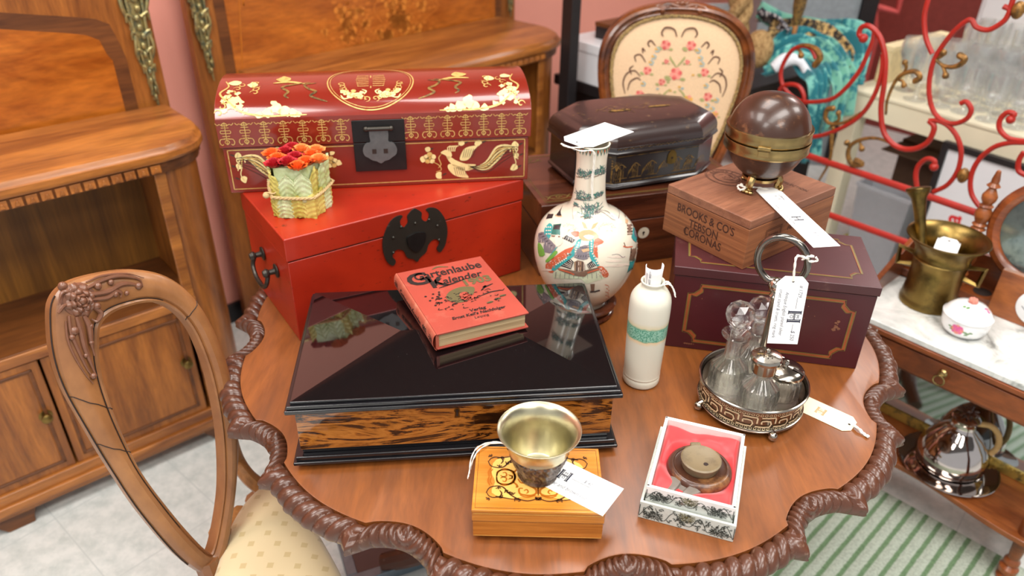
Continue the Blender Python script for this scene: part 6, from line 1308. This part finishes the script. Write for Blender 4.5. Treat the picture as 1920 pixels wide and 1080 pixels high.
mb = MB(); mb.lathe([(.004, -.02), (.009, -.015), (.010, .012), (.009, .014)], 14); mb.build('wooden_tip', CHW2, t); mb = MB(); mb.lathe([(.009, .014), (.014, .03), (.022, .08), (.026, .16), (.024, .26), (.01, .28)], 18, rf=lambda a, z: 1+.05*sin(a*6+z*120)); mb.build('grip', GOLDD, t)
q = T3(1342, 35, yb+.35); t = thing('paper_stack', 'white papers in a clear stand just above the needlepoint chair back', 'papers', (q.x, q.y, .751), 10)
mb = MB(); mb.box(-.09, .09, -.004, .004, .0, q.z-.751+.06); mb.build('sheet', PPW, t); mb = MB(); mb.box(-.10, .10, -.008, -.005, 0, q.z-.751+.08); mb.box(-.1, .1, -.03, .03, -.0005, .003); mb.build('clear_stand', GLASS, t)
# grey cabinet and dark post at the far right back
xa_ = YP(1425, 20, 4.0).x; xb_ = YP(1612, 20, 4.0).x; xc_ = YP(1642, 20, 4.0).x; cbp = V((xb_, 4.0, 0))
t = thing('display_cabinet', 'grey-blue glazed cabinet with black edge post, behind the scarves', 'cabinet', (cbp.x, cbp.y, 0), 0)
mb = MB(); mb.box(xa_-xb_, 0, 0, .3, .0, 1.9); mb.build('body', GREYW, t, bevel=.004); mb = MB(); mb.box(.001, xc_-xb_, -.02, .32, 0, 1.92); mb.build('edge_post', BLKP, t, bevel=.003); mb = MB(); mb.box(xa_-xb_+.03, -.03, -.004, -.001, .2, 1.8); mb.build('glass_pane', GREYW, t)
q0 = T3(1640, 75, 4.2); q1 = T3(1640, 12, 4.2); q2 = T3(1682, 22, 4.2); q3 = T3(1692, -20, 4.2)
t = thing('red_metal_frame', 'light red metal step frame against the dull red wall, top right', 'frame', (q0.x, q0.y, 0), 0)
mb = MB(); lo_ = lambda p: V((p.x-q0.x, p.y-q0.y, p.z)); mb.tube([V((0, 0, .01)), lo_(q0), lo_(q1)], .018, 8); mb.tube([lo_(q1), lo_(q2), lo_(q3)], .018, 8); mb.build('tube', plain('coral_red', col(206, 84, 80), rough=.5), t)
# ------------------------------------------------------------------ WHITE TABLE WITH CRYSTAL
o0 = P(1588, 163, .75); o1 = P(1920, 256, .75); d_ = o1-o0; wang = atan2(d_.y, d_.x)
t = thing('cream_table', 'cream painted square-legged table crowded with crystal glasses, right', 'table', (o0.x, o0.y, 0), math.degrees(wang))
mb = MB(); mb.box(0, 1.5, 0, .85, .738, .75); mb.build('top', CREAM, t, bevel=.002)
mb = MB(); mb.box(.006, 1.494, .006, .035, .655, .738); mb.box(.006, .035, .035, .84, .655, .738); mb.build('apron', CREAM, t, bevel=.002)
for x, y in ((.004, .004), (1.43, .004), (.004, .78), (1.43, .78)): mb = MB(); mb.box(x, x+.066, y, y+.066, 0, .655); mb.build('leg', CREAM, t, bevel=.002)
WM = Matrix.Translation((o0.x, o0.y, .7503)) @ Matrix.Rotation(wang, 4, 'Z')
def glassobj(kind):
    mb = MB()
    if kind == 0:   # balloon wine glass
        mb.lathe([(.034, 0), (.035, .0015), (.012, .004), (.0045, .010), (.004, .07), (.008, .082), (.030, .098), (.040, .120), (.040, .145), (.034, .172), (.0328, .172), (.0385, .145), (.0385, .121), (.029, .100), (.008, .086), (.001, .084)], 28)
    elif kind == 1:   # cut goblet
        mb.lathe([(.032, 0), (.033, .002), (.010, .006), (.006, .012), (.007, .03), (.012, .04), (.028, .055), (.033, .08), (.035, .115), (.0335, .115), (.0315, .08), (.026, .058), (.001, .05)], 28, rf=lambda a, z: 1+(.05*abs(sin(a*7)) if .04 < z < .09 else 0))
    else:   # flute
        mb.lathe([(.030, 0), (.031, .0015), (.008, .006), (.004, .010), (.004, .06), (.010, .075), (.022, .12), (.026, .20), (.0248, .20), (.0205, .12), (.008, .08), (.001, .078)], 28)
    return mb.build('crystal_glass', CRYS, ang=30)
gk = [glassobj(k) for k in range(3)]; used = [0, 0, 0]
spots_ = []
for i in range(7):
    for j in range(8):
        x = .15+i*.088+rnd.uniform(-.010, .010); y = .07+j*.092+rnd.uniform(-.010, .010)
        if i < 1 and 2 < j < 5: continue
        if hypot(x-.11, y-.06) < .085: continue
        spots_.append((x, y, 0 if j in (2, 7) else 2 if j > 4 else 1))
q_ = WM.inverted() @ P(1693, 167, .7503); spots_.insert(0, (q_.x, q_.y, 0))
for n_, (x, y, k) in enumerate(spots_):
    if used[k] == 0: o = gk[k]; used[k] = 1
    else: o = gk[k].copy(); C.objects.link(o)
    o.location = WM @ V((x, y, 0)); o.rotation_euler = (0, 0, rnd.uniform(0, 1)); o.scale = ((1.12,)*3, (1.22, 1.22, 1.4), (1.05,)*3)[k]
    if n_ == 0: tag(o, 'balloon wine glass standing apart at the left corner of the cream table', 'glass', 'crystal glasses on the cream table')
    else: tag(o, ('balloon wine glass', 'short cut-crystal goblet', 'tall slim champagne flute')[k]+' among the crowded glasses on the cream table', 'glass', 'crystal glasses on the cream table')
t = thing('white_backing', 'added white backing cabinet that brightens the crystal glasses, far right', 'cabinet', tuple((WM @ V((-.03, .95, 0))).xy)+(0,), math.degrees(wang))  # made-up white cabinet, put in to brighten the crystal in front
mb = MB(); mb.box(0, 1.3, 0, .35, .0, 1.25); mb.build('body', PPW, t, bevel=.004)
for k_q in range(3): mb = MB(); mb.box(.02+k_q*.42, .42+k_q*.42, -.012, -.001, .08, 1.2); mb.build('door', PPW, t, bevel=.003)
t = thing('cream_box', 'tall cream cardboard box at the left end of the cream table, behind the glass', 'box', tuple(WM @ V((.012, .16, .001))), math.degrees(wang))
mb = MB(); mb.box(0, .045, 0, .42, 0, .13); mb.build('body', plain('cream_card', col(226, 206, 160), rough=.6), t, bevel=.002); mb = MB(); mb.box(-.002, .047, -.002, .422, .12, .14); mb.build('lid', plain('cream_card_lid', col(230, 212, 168), rough=.6), t, bevel=.002)
# under it: cardboard, plastic bin, framed poster, books
q = P(1650, 420, .02)
t = thing('cardboard_carton', 'dark brown cardboard carton under the cream table', 'carton', tuple((WM @ V((.12, .30, 0))).xy)+(0,), math.degrees(wang))
mb = MB(); mb.box(0, .34, 0, .4, .001, .52); mb.build('body', BRNC, t, bevel=.003); mb = MB(); mb.box(-.003, .343, -.14, .0, .50, .506, M=Matrix.Translation((0, 0, 0))); mb.build('flap', BRNC, t)
pp0 = WM @ V((.30, -.06, 0)); pn_ = V((-sin(wang)*-1, cos(wang)*-1, 0)); 
t = thing('plastic_bin', 'grey translucent plastic bin under the cream table, left of the framed poster', 'bin', tuple((WM @ V((.11, .01, 0))).xy)+(0,), math.degrees(wang))
mb = MB(); mb.loft([[(x*k+.13, y*k+.07, z) for x, y in ((-.11, -.055), (.11, -.055), (.11, .055), (-.11, .055))] for k, z in ((.78, .001), (1.0, .38), (1.06, .385), (1.06, .40), (.98, .40), (.76, .01))]); mb.build('body', GSK, t, bevel=.004)
# poster plane: stands just inside the table front
pl0 = WM @ V((.4, -.035, 0)); pln = V((sin(wang), -cos(wang), 0)); pdx = V((cos(wang), sin(wang), 0))
def pq(u, v): p = PP(u, v, pl0, pln); return ((p-pl0).dot(pdx), p.z)
x0, zt_ = pq(1772, 263); x1_, _z = pq(1950, 322); xa, za = pq(1786, 412)
t = thing('framed_poster', 'white poster with red lettering in a black frame, leaning under the cream table', 'poster', (pl0.x, pl0.y, 0), math.degrees(wang))
t.rotation_euler = (R_(0), 0, wang)
X1 = x0+.50; fw = .022
mb = MB(); mb.box(x0, x0+fw, -.012, .012, .001, zt_); mb.box(X1-fw, X1, -.012, .012, .001, zt_); mb.box(x0+fw, X1-fw, -.012, .012, zt_-fw, zt_); mb.box(x0+fw, X1-fw, -.012, .012, .001, fw); mb.build('frame', BLKP, t, bevel=.002)
mb = MB(); mb.box(x0+fw-.002, X1-fw+.002, -.003, .006, fw-.002, zt_-fw+.002); ps = mb.build('poster_sheet', PPW, t)
mb = MB(); mp = lambda u, v: V((u, -.0036, v)); mb.text('va', .085, xa+.002, za-.012, mp, 0, rot=pi/2, bold=.002, sx=.95); mb.text('· · · · · · · · · · · · · ·', .02, xa+.16, za-.05, mp, 1, rot=pi/2); mb.build('lettering', [RDP, INKG], ps, recalc=False)
q = P(1655, 490, .03)
t = thing('picture_book', 'blue-covered picture book lying low between the maroon box and mortar', 'book', (q.x, q.y, .0), 40)
mb = MB(); mb.box(-.12, .12, -.09, .09, .001, .028); mb.build('page_block', PPW, t); mb = MB(); mb.box(-.123, .123, -.093, .093, .028, .031); mb.build('cover', BLUP, t)
q = P(1655, 440, .02); t = thing('yellow_mat', 'yellow-green patterned sheet on the floor behind the blue book', 'mat', (q.x, q.y, 0), 40); mb = MB(); mb.box(-.22, .2, -.1, .12, .0005, .006); mb.build('sheet', YLG, t)
# ------------------------------------------------------------------ RED IRON BED FRAME
bp0 = V((.933, 2.4, .683)); bd = V((cos(R_(-54)), sin(R_(-54)), 0)); bn_ = V((bd.y, -bd.x, 0))
t = thing('iron_bed_end', 'red iron scrollwork bed end with gilded leaves, behind the brass mortar', 'bed frame', (bp0.x, bp0.y, 0), 0)
def bq(u, v, h=0): p = PP(u, v, bp0, bn_); return V((p.x-bp0.x, p.y-bp0.y, p.z))-bn_*h*0
def bw(name, pts, r, mat, sm=5, fl=1.0):
    mb = MB(); mb.tube([bq(*p) for p in pts], r, 10, smooth=sm); return mb.build(name, mat, t)
bw('lower_rail', [(1440, 267), (1497, 286), (1700, 354), (1870, 413), (2060, 480)], .0105, REDI, 0)
bw('lower_rail', [(1440, 362), (1555, 403), (1700, 455), (1920, 541), (2060, 596)], .0105, REDI, 0)
for u, v in ((1440, 267), (2060, 480)):
    p = bq(u, v); mb = MB(); mb.tube([V((p.x, p.y, .001)), V((p.x, p.y, p.z+.02))], .012, 10); mb.build('post', REDI, t)
def scr(pts, r=.0068, ball=True):
    mb = MB(); mb.tube([bq(*p) for p in pts], r, 9, smooth=6)
    if ball: mb.ball(bq(*pts[0]), r*1.7, n=10, m=8)
    mb.build('scroll', REDI, t)
scr([(1472, 182), (1462, 172), (1468, 162), (1483, 158), (1499, 163), (1507, 179), (1506, 196), (1500, 215), (1490, 240), (1486, 275)])
scr([(1530, 110), (1522, 92), (1507, 86), (1487, 93), (1472, 113), (1464, 136), (1468, 160), (1483, 179), (1503, 190), (1530, 191), (1561, 185), (1588, 163), (1612, 132), (1627, 101), (1636, 78), (1640, 58)], ball=False)
scr([(1619, 72), (1611, 64), (1616, 51), (1631, 50), (1650, 70), (1660, 109), (1658, 156), (1652, 202), (1656, 244), (1672, 268), (1693, 279), (1716, 279), (1738, 268), (1749, 250), (1751, 236), (1742, 226)], .0078)
scr([(1486, 262), (1511, 258), (1545, 253), (1584, 237), (1616, 214), (1639, 179), (1652, 140), (1656, 101)], ball=False)
scr([(1742, 226), (1760, 227), (1778, 236), (1794, 256), (1802, 284), (1796, 319), (1777, 346), (1750, 360)], ball=False)
scr([(1745, -30), (1740, 0), (1733, 31), (1736, 70), (1748, 101)], ball=False)
scr([(1882, 12), (1893, 18), (1888, 32), (1878, 43), (1854, 56), (1831, 51), (1819, 37), (1796, 52), (1773, 78), (1753, 109), (1744, 140), (1742, 175), (1749, 206), (1765, 225), (1788, 232), (1812, 223), (1821, 206), (1812, 191), (1801, 194)], ball=False)
scr([(1895, 224), (1902, 214), (1889, 211), (1876, 223), (1874, 241), (1889, 258), (1913, 264), (1950, 266)])
scr([(1960, 262), (1925, 267), (1893, 268), (1862, 277), (1835, 300), (1821, 330), (1821, 361), (1835, 385), (1856, 404)], ball=False)
scr([(1751, 313), (1752, 302), (1738, 298), (1722, 311), (1717, 330), (1720, 358)], .0072)
scr([(1892, 20), (1899, 0), (1905, -30)], ball=False)
scr([(1920, 285), (1911, 300), (1910, 320), (1925, 330)], ball=False)
def gold(pts, r=.009): 
    mb = MB(); mb.tube([bq(*p) for p in pts], lambda q: r*(.35+.65*(1-q)), 8, smooth=6); mb.ball(bq(*pts[0]), r*1.25, n=8, m=6); return mb
def gleaf(lines, r=.009):
    mb = MB()
    for i, pts in enumerate(lines): mb.tube([bq(*p) for p in pts], (lambda q, i=i: r*(1.0 if i == 0 else .7)*(.4+.6*(1-q))), 8, smooth=6); mb.ball(bq(*pts[0]), r*.95, n=8, m=6)
    mb.build('gilded_leaf', GLDI, t)
gleaf([[(1528, 122), (1538, 108), (1530, 92), (1508, 85), (1488, 92), (1478, 102)], [(1502, 104), (1500, 96), (1494, 92)]], .011)
gleaf([[(1606, 301), (1616, 308), (1598, 308), (1590, 290), (1596, 272), (1618, 261), (1647, 260), (1682, 274)], [(1616, 279), (1614, 272), (1612, 264)], [(1588, 268), (1594, 276)]], .010)
gleaf([[(1562, 203), (1551, 206), (1548, 222), (1558, 232), (1584, 229), (1616, 210)], [(1572, 212), (1573, 224), (1562, 232), (1554, 242)]], .009)
gleaf([[(1716, 152), (1725, 145), (1716, 134), (1695, 138), (1678, 154), (1664, 187), (1661, 215)], [(1697, 117), (1699, 128), (1690, 142)], [(1695, 160), (1692, 152), (1682, 150)]], .009)
gleaf([[(1800, 104), (1809, 112), (1794, 124), (1771, 124), (1750, 108)], [(1769, 99), (1764, 106), (1754, 112)], [(1773, 142), (1771, 132), (1766, 124)]], .010)
gleaf([[(1560, 250), (1556, 300), (1532, 345)], [(1562, 240), (1560, 256)]], .007)
for (u, v) in ((1806, 329), (1909, 19)): mb = MB(); p = bq(u, v); mb.ball(p, (.015, .015, .022), n=14, m=10); mb.tube([p+bd*-.018, p+bd*.018], .004, 8); mb.build('gilded_knop', GLDI, t)
# ------------------------------------------------------------------ WASHSTAND
hz_ = .56; O = P(1592, 579, hz_); wsa = -47.6
t = thing('marble_washstand', 'mahogany washstand with grey-veined marble top, ring-pull drawer and turned legs', 'washstand', (O.x, O.y, 0), wsa)
WS = Matrix.Translation((O.x, O.y, 0)) @ Matrix.Rotation(R_(wsa), 4, 'Z')
def ws(x, y, z=0): return WS @ V((x, y, z))
mb = MB(); mb.box(0, .56, 0, .27, hz_-.016, hz_); mb.build('marble_top', MARB, t, bevel=.003)
mb = MB(); mb.box(-.004, .564, -.004, .34, hz_-.030, hz_-.0165); mb.build('top_frame', MAHD, t, bevel=.002)
mb = MB(); mb.box(.008, .552, .008, .33, .455, hz_-.031); mb.build('carcass', MAHD, t, bevel=.002)
mb = MB(); mb.box(.05, .51, .003, .010, .462, .522); dr = mb.build('drawer', MAHD, t, bevel=.002)
mb = MB(); M = Matrix.Translation((.249, .003, .500)) @ Matrix.Rotation(pi/2, 4, 'X'); mb.lathe([(.010, 0), (.010, .002), (.006, .006), (.007, .012), (.002, .014)], 16, M=M); mb.tube([(.249+.0125*sin(R_(a)), -.012, .486+.0125*cos(R_(a))) for a in range(0, 360, 20)], .0022, 8, closed=True); mb.build('ring_pull', BRASS, dr)
mb = MB(); mb.box(.0, .56, .27, .338, hz_-.0, hz_+.022); mb.build('step_shelf', MAHD, t, bevel=.003)
mb = MB(); mb.lathe([(.020, 0), (.022, .001), (.022, .0015), (.001, .0015)], 24, M=Matrix.Translation((.20, .303, hz_+.0215))); mb.build('recess', DGAP, t)
mb = MB(); mb.box(.0, .56, .338, .352, hz_-.03, .665); mb.build('back_gallery', MAHD, t, bevel=.002)
mb = MB(); sg = [(.352, hz_-.03), (.352, .675), (.33, .68), (.28, .655), (.23, .640), (.17, .615), (.12, .598), (.07, .585), (.05, hz_+.001), (.05, hz_-.02)]
mb.loft([[(-.006, y, z) for y, z in sg], [(.008, y, z) for y, z in sg]]); mb.build('side_gallery', MAHD, t, bevel=.002)
leg = [(.012, 0), (.018, .004), (.020, .018), (.014, .028), (.021, .036), (.022, .050), (.013, .060), (.018, .066), (.018, .074), (.013, .082), (.0175, .15), (.019, .20), (.016, .30), (.014, .37), (.020, .38), (.020, .39), (.013, .40), (.020, .42), (.022, .455)]
for x, y in ((.03, .035), (.53, .035), (.03, .31), (.53, .31)): mb = MB(); mb.lathe(leg, 24, M=Matrix.Translation((x, y, 0))); mb.build('turned_leg', MAHD, t)
mb = MB(); n = 30; fr_ = [(k/n*.54+.01, .004+.028*sin(pi*k/n*1.0)**2+.006*sin(2*pi*k/n)) for k in range(n+1)]
mb.prism(fr_+[(.55, .34), (.01, .34)], .150, .166); mb.build('lower_shelf', MAHR, t, bevel=.003)
# dressing mirror on posts
mc_ = ws(.29, .302, hz_+.022)
t = thing('swivel_mirror', 'round swivel mirror between turned wooden posts at the back of the washstand', 'mirror', tuple(mc_), wsa)
post = [(.016, 0), (.017, .006), (.012, .012), (.016, .02), (.012, .026), (.016, .032), (.011, .04), (.013, .05), (.021, .075), (.020, .10), (.013, .14), (.012, .155), (.018, .160), (.012, .166), (.018, .172), (.013, .178), (.019, .192), (.020, .205), (.013, .218), (.017, .223), (.011, .228), (.017, .240), (.018, .250), (.011, .264), (.008, .270), (.016, .276), (.009, .284), (.0095, .292), (.005, .315), (.001, .318)]
for x in (-.15, .15): mb = MB(); mb.lathe(post, 22, M=Matrix.Translation((x, 0, 0))); mb.build('turned_post', CARV if 0 else CHW if 0 else MAHR, t)
MT = Matrix.Translation((0, -.0, .195)) @ Matrix.Rotation(R_(82), 4, 'X')
mb = MB(); mb.lathe([(.104, -.006), (.128, -.008), (.134, .0), (.128, .010), (.116, .014), (.106, .010), (.102, .004)], 64, M=MT, caps=(False, False)); mb.lathe([(.134, -.008), (.001, -.009)], 64, M=MT, caps=(False, False)); mb.build('frame', MAHD, t, ang=40)
mb = MB(); mb.lathe([(.106, .002), (.001, .0025)], 64, M=MT, caps=(False, True)); mb.build('mirror_glass', MIRA, t)
# mortar and pestle
q = P(1737, 566, hz_)
t = thing('brass_mortar', 'tall flared brass mortar with square side handles, on the marble top', 'mortar', (q.x, q.y, hz_+.0005), -38)
mb = MB(); mb.lathe([(.060, 0), (.0665, .001), (.067, .012), (.064, .018), (.0645, .024), (.062, .05), (.061, .10), (.0635, .125), (.066, .128), (.0635, .131), (.066, .15), (.074, .166), (.092, .182), (.0955, .186), (.0945, .189), (.086, .187), (.070, .170), (.058, .145), (.054, .08), (.050, .02), (.001, .014)], 72); mb.build('body', BRASSD, t, ang=50)
for sx in (-1, 1): mb = MB(); x = sx*.064; mb.tube([(x-.004*sx, 0, .122), (x+sx*.034, 0, .130), (x+sx*.030, 0, .084), (x-.004*sx, 0, .090)], .008, 4); mb.build('handle', BRASSD, t, bevel=.001)
mt = V((q.x, q.y, hz_)); 
a_ = PP(1722, 350, mt, V((0, -1, 0))); b2 = mt+V((-.025, .0, .06))
ax = V((-.055, .01, .225))
t = thing('brass_pestle', 'brass pestle with flat round head standing in the mortar', 'pestle', tuple(b2), 0)
tipv = P(1722, 352, hz_+.275)-b2
L = tipv.length; rot = tipv.to_track_quat('Z', 'Y').to_matrix().to_4x4()
mb = MB(); mb.lathe([(.012, 0), (.020, .002), (.022, .012), (.016, .020), (.0125, .03), (.0125, L*.5), (.014, L*.75), (.018, L-.025), (.026, L-.012), (.029, L-.004), (.028, L), (.020, L+.002), (.001, L+.003)], 32, M=rot); mb.build('shaft', BRASSD, t)
p1, p2 = P(1752, 458, hz_+.165), P(1802, 470, hz_+.165); tg = card('price_tag', 'blank white tag tucked inside the rim of the brass mortar', P(1782, 447, hz_+.178), P(1770, 476, hz_+.155)-P(1782, 447, hz_+.178), p2-p1, .060, .052, [], lg=False)
# porcelain box
q = P(1803, 622, hz_)
t = thing('porcelain_box', 'small round white lidded porcelain box painted with pink roses, on the marble', 'box', (q.x, q.y, hz_+.0005), 0)
mb = MB(); mb.lathe([(.030, 0), (.036, .0015), (.046, .010), (.0515, .022), (.0535, .036), (.0535, .046), (.050, .046)], 56); mb.build('bowl', WPOR, t)
mb = MB(); mb.lathe([(.050, .047), (.055, .0475), (.0555, .052), (.052, .055), (.047, .064), (.034, .076), (.016, .082), (.001, .083)], 56); ld = mb.build('lid', WPOR, t)
mb = MB(); 
for k in range(6): a = k*pi/3; mb.ball((.006*cos(a), .006*sin(a), .088), (.005, .005, .007), n=8, m=6)
mb.ball((0, 0, .090), (.005, .005, .007), n=8, m=6); mb.build('rosebud_knob', TPK, ld)
va2 = atan2(-q.y, -q.x)
def pm(u, v):
    v += .004; q_ = [(.030, 0), (.036, .0015), (.046, .010), (.0515, .022), (.0535, .036), (.0535, .05)]; rr = next(a0[0]+(b0_[0]-a0[0])*(v-a0[1])/(b0_[1]-a0[1]) for a0, b0_ in zip(q_, q_[1:]) if v <= b0_[1]); a = va2+u/.05; return V(((rr+.0012)*cos(a), (rr+.0012)*sin(a), v))
mb = MB()
for k in range(8): a = k*pi/4; mb.dot(-.010+.008*cos(a), .026+.008*sin(a), .0058, pm, 0 if k % 2 else 2, n=7)
mb.dot(-.010, .026, .006, pm, 0)
for (x, y) in ((.006, .024), (.012, .022), (.018, .025), (-.026, .028), (.010, .017), (-.022, .022)): mb.dot(x, y, .0045, pm, 1, ry=.0018, n=8)
pt_ = lambda u, v: V((.001+u, v, .0835-.24*(hypot(u, v)/.05)**2*.05+.0008-.010*(hypot(u, v)/.05)**3))
for (x, y, m_) in ((-.02, -.018, 1), (-.026, -.012, 1), (.022, -.020, 0), (.027, -.018, 2), (.026, -.026, 0), (-.03, -.02, 1), (.012, .026, 1)): mb.dot(x, y, .0048, pt_, m_, ry=.003, n=8)
mb.build('rose_painting', [PNKE, GRNE, TPK], t, recalc=False)
# plaque with porcelain disc
b0 = P(1848, 575, hz_+.022); b1 = P(1920, 616, hz_+.022); e_ = b1-b0; e_.z = 0; pa = atan2(e_.y, e_.x); 
b0 = ws(.235, .248, hz_)
t = thing('wooden_plaque', 'upright mahogany board with inset round white dial, at the marble edge', 'plaque', (b0.x, b0.y, hz_+.0005), wsa)
mb = MB(); mb.box(0, .20, 0, .018, 0, .125); mb.build('board', MAHR, t, bevel=.002)
mb = MB(); M = Matrix.Translation((.100, 0, .058)) @ Matrix.Rotation(pi/2, 4, 'X'); mb.lathe([(.046, 0), (.046, .003), (.043, .005), (.001, .005)], 40, M=M); ds = mb.build('dial', WPOR, t)
mb = MB(); mp = lambda u, v: V((.1+u, -.0055, .058+v)); mb.stroke([(-.03, .01), (-.02, -.004), (-.01, -.02)], .0016, mp, 0); mb.stroke([(-.032, -.004), (-.022, -.012)], .0016, mp, 0); mb.poly(blob(-.008, .008, .008, 9, .3), mp, 0, 3); mb.build('dial_drawing', [INK], ds, recalc=False)
# tray, jug, gilt mirror on the lower shelf
q = P(1776, 872, .168); 
t = thing('silver_tray', 'round silver tray on the lower shelf of the washstand', 'tray', (q.x, q.y, .1665), 0)
mb = MB(); mb.lathe([(.088, .0005), (.094, .001), (.118, .009), (.122, .0105), (.121, .012), (.115, .011), (.093, .0035), (.001, .003)], 72); mb.build('dish', SILP, t)
t = thing('silver_jug', 'domed silver jug with cane handle and leaf finial, standing on the silver tray', 'jug', (q.x+.006, q.y+.01, .1703), 0)
mb = MB(); mb.lathe([(.070, 0), (.078, .002), (.078, .006), (.084, .012), (.086, .022), (.082, .045), (.070, .075), (.052, .100), (.036, .116), (.029, .124), (.028, .145), (.031, .150), (.029, .151), (.026, .145), (.026, .12)], 64); mb.build('body', SILP, t, ang=50)
mb = MB(); mb.lathe([(.032, .1505), (.034, .153), (.030, .157), (.016, .162), (.001, .164)], 40); ld = mb.build('lid', SILP, t)
mb = MB()
for k in range(9): a = k*.7; mb.tube([(.004*cos(a), .004*sin(a), .162), (.014*cos(a), .014*sin(a), .172), (.026*cos(a), .026*sin(a), .170+.004*sin(k*2))], lambda q: .005*(1-.5*q), 7, smooth=4)
mb.ball((0, 0, .172), .009, n=10, m=7); mb.build('leaf_finial', CARV, ld)
mb = MB(); mb.tube([(.028, -.008, .140), (.060, -.016, .138), (.084, -.022, .112), (.092, -.024, .078), (.084, -.022, .050)], .0075, 10, smooth=6); hn = mb.build('cane_handle', CANE, t)
t = thing('gilt_mirror', 'gilt-framed mirror leaning behind the jug on the lower shelf', 'mirror', tuple(ws(-.0, .205, .1665)), wsa)
t.rotation_euler = (R_(-10), 0, R_(wsa))
mb = MB(); Lm, Hm = .53, .272
for (x0_, x1_, z0_, z1_) in ((.0, Lm, 0, .028), (.0, Lm, Hm-.028, Hm), (.0, .030, .028, Hm-.028), (Lm-.030, Lm, .028, Hm-.028)): mb.box(x0_, x1_, 0, .016, z0_, z1_)
for k in range(46): mb.ball((.012+k*.0105, -.001, .024), .0035, n=6, m=4)
mb.build('gilt_frame', GILT, t, bevel=.003)
mb = MB(); mb.box(.028, Lm-.028, .006, .012, .026, Hm-.026); mb.build('mirror_glass', MIRR, t)
# ------------------------------------------------------------------ LIGHT
def panel(x, y, sx=1.2, sy=.6, e=60, rz=0):
    t = thing('ceiling_light', 'flat fluorescent ceiling panel, unseen, in a set with added fill panels', 'ceiling light', (x, y, 2.79), rz, 'ceiling panels')
    m_ = MB(); m_.box(-sx/2, sx/2, -sy/2, sy/2, -.02, 0); m_.build('fixture', CREAM, t)
    L = bpy.data.lights.new('panel', 'AREA'); L.shape = 'RECTANGLE'; L.size = sx*.96; L.size_y = sy*.96; L.energy = e; L.color = (1.0, .97, .93)
    o = bpy.data.objects.new('lamp_panel', L); C.objects.link(o); o.parent = t; o.location = (0, 0, -.022)
for x, y, e in ((-1.0, .6, 33), (1.0, .6, 33), (-1.7, 1.5, 16), (.3, 1.75, 24), (.15, -.1, 18), (2.5, 1.9, 30), (2.6, 3.9, 40), (-1.0, -1.0, 34), (1.0, -1.0, 34)): panel(x, y, e=e, rz=44)  # panels over camera and table back are added, for highlights and wall brightness
w = bpy.data.worlds.new('world'); S.world = w; w.use_nodes = True; w.node_tree.nodes['Background'].inputs[0].default_value = (.95, .97, 1, 1); w.node_tree.nodes['Background'].inputs[1].default_value = .62
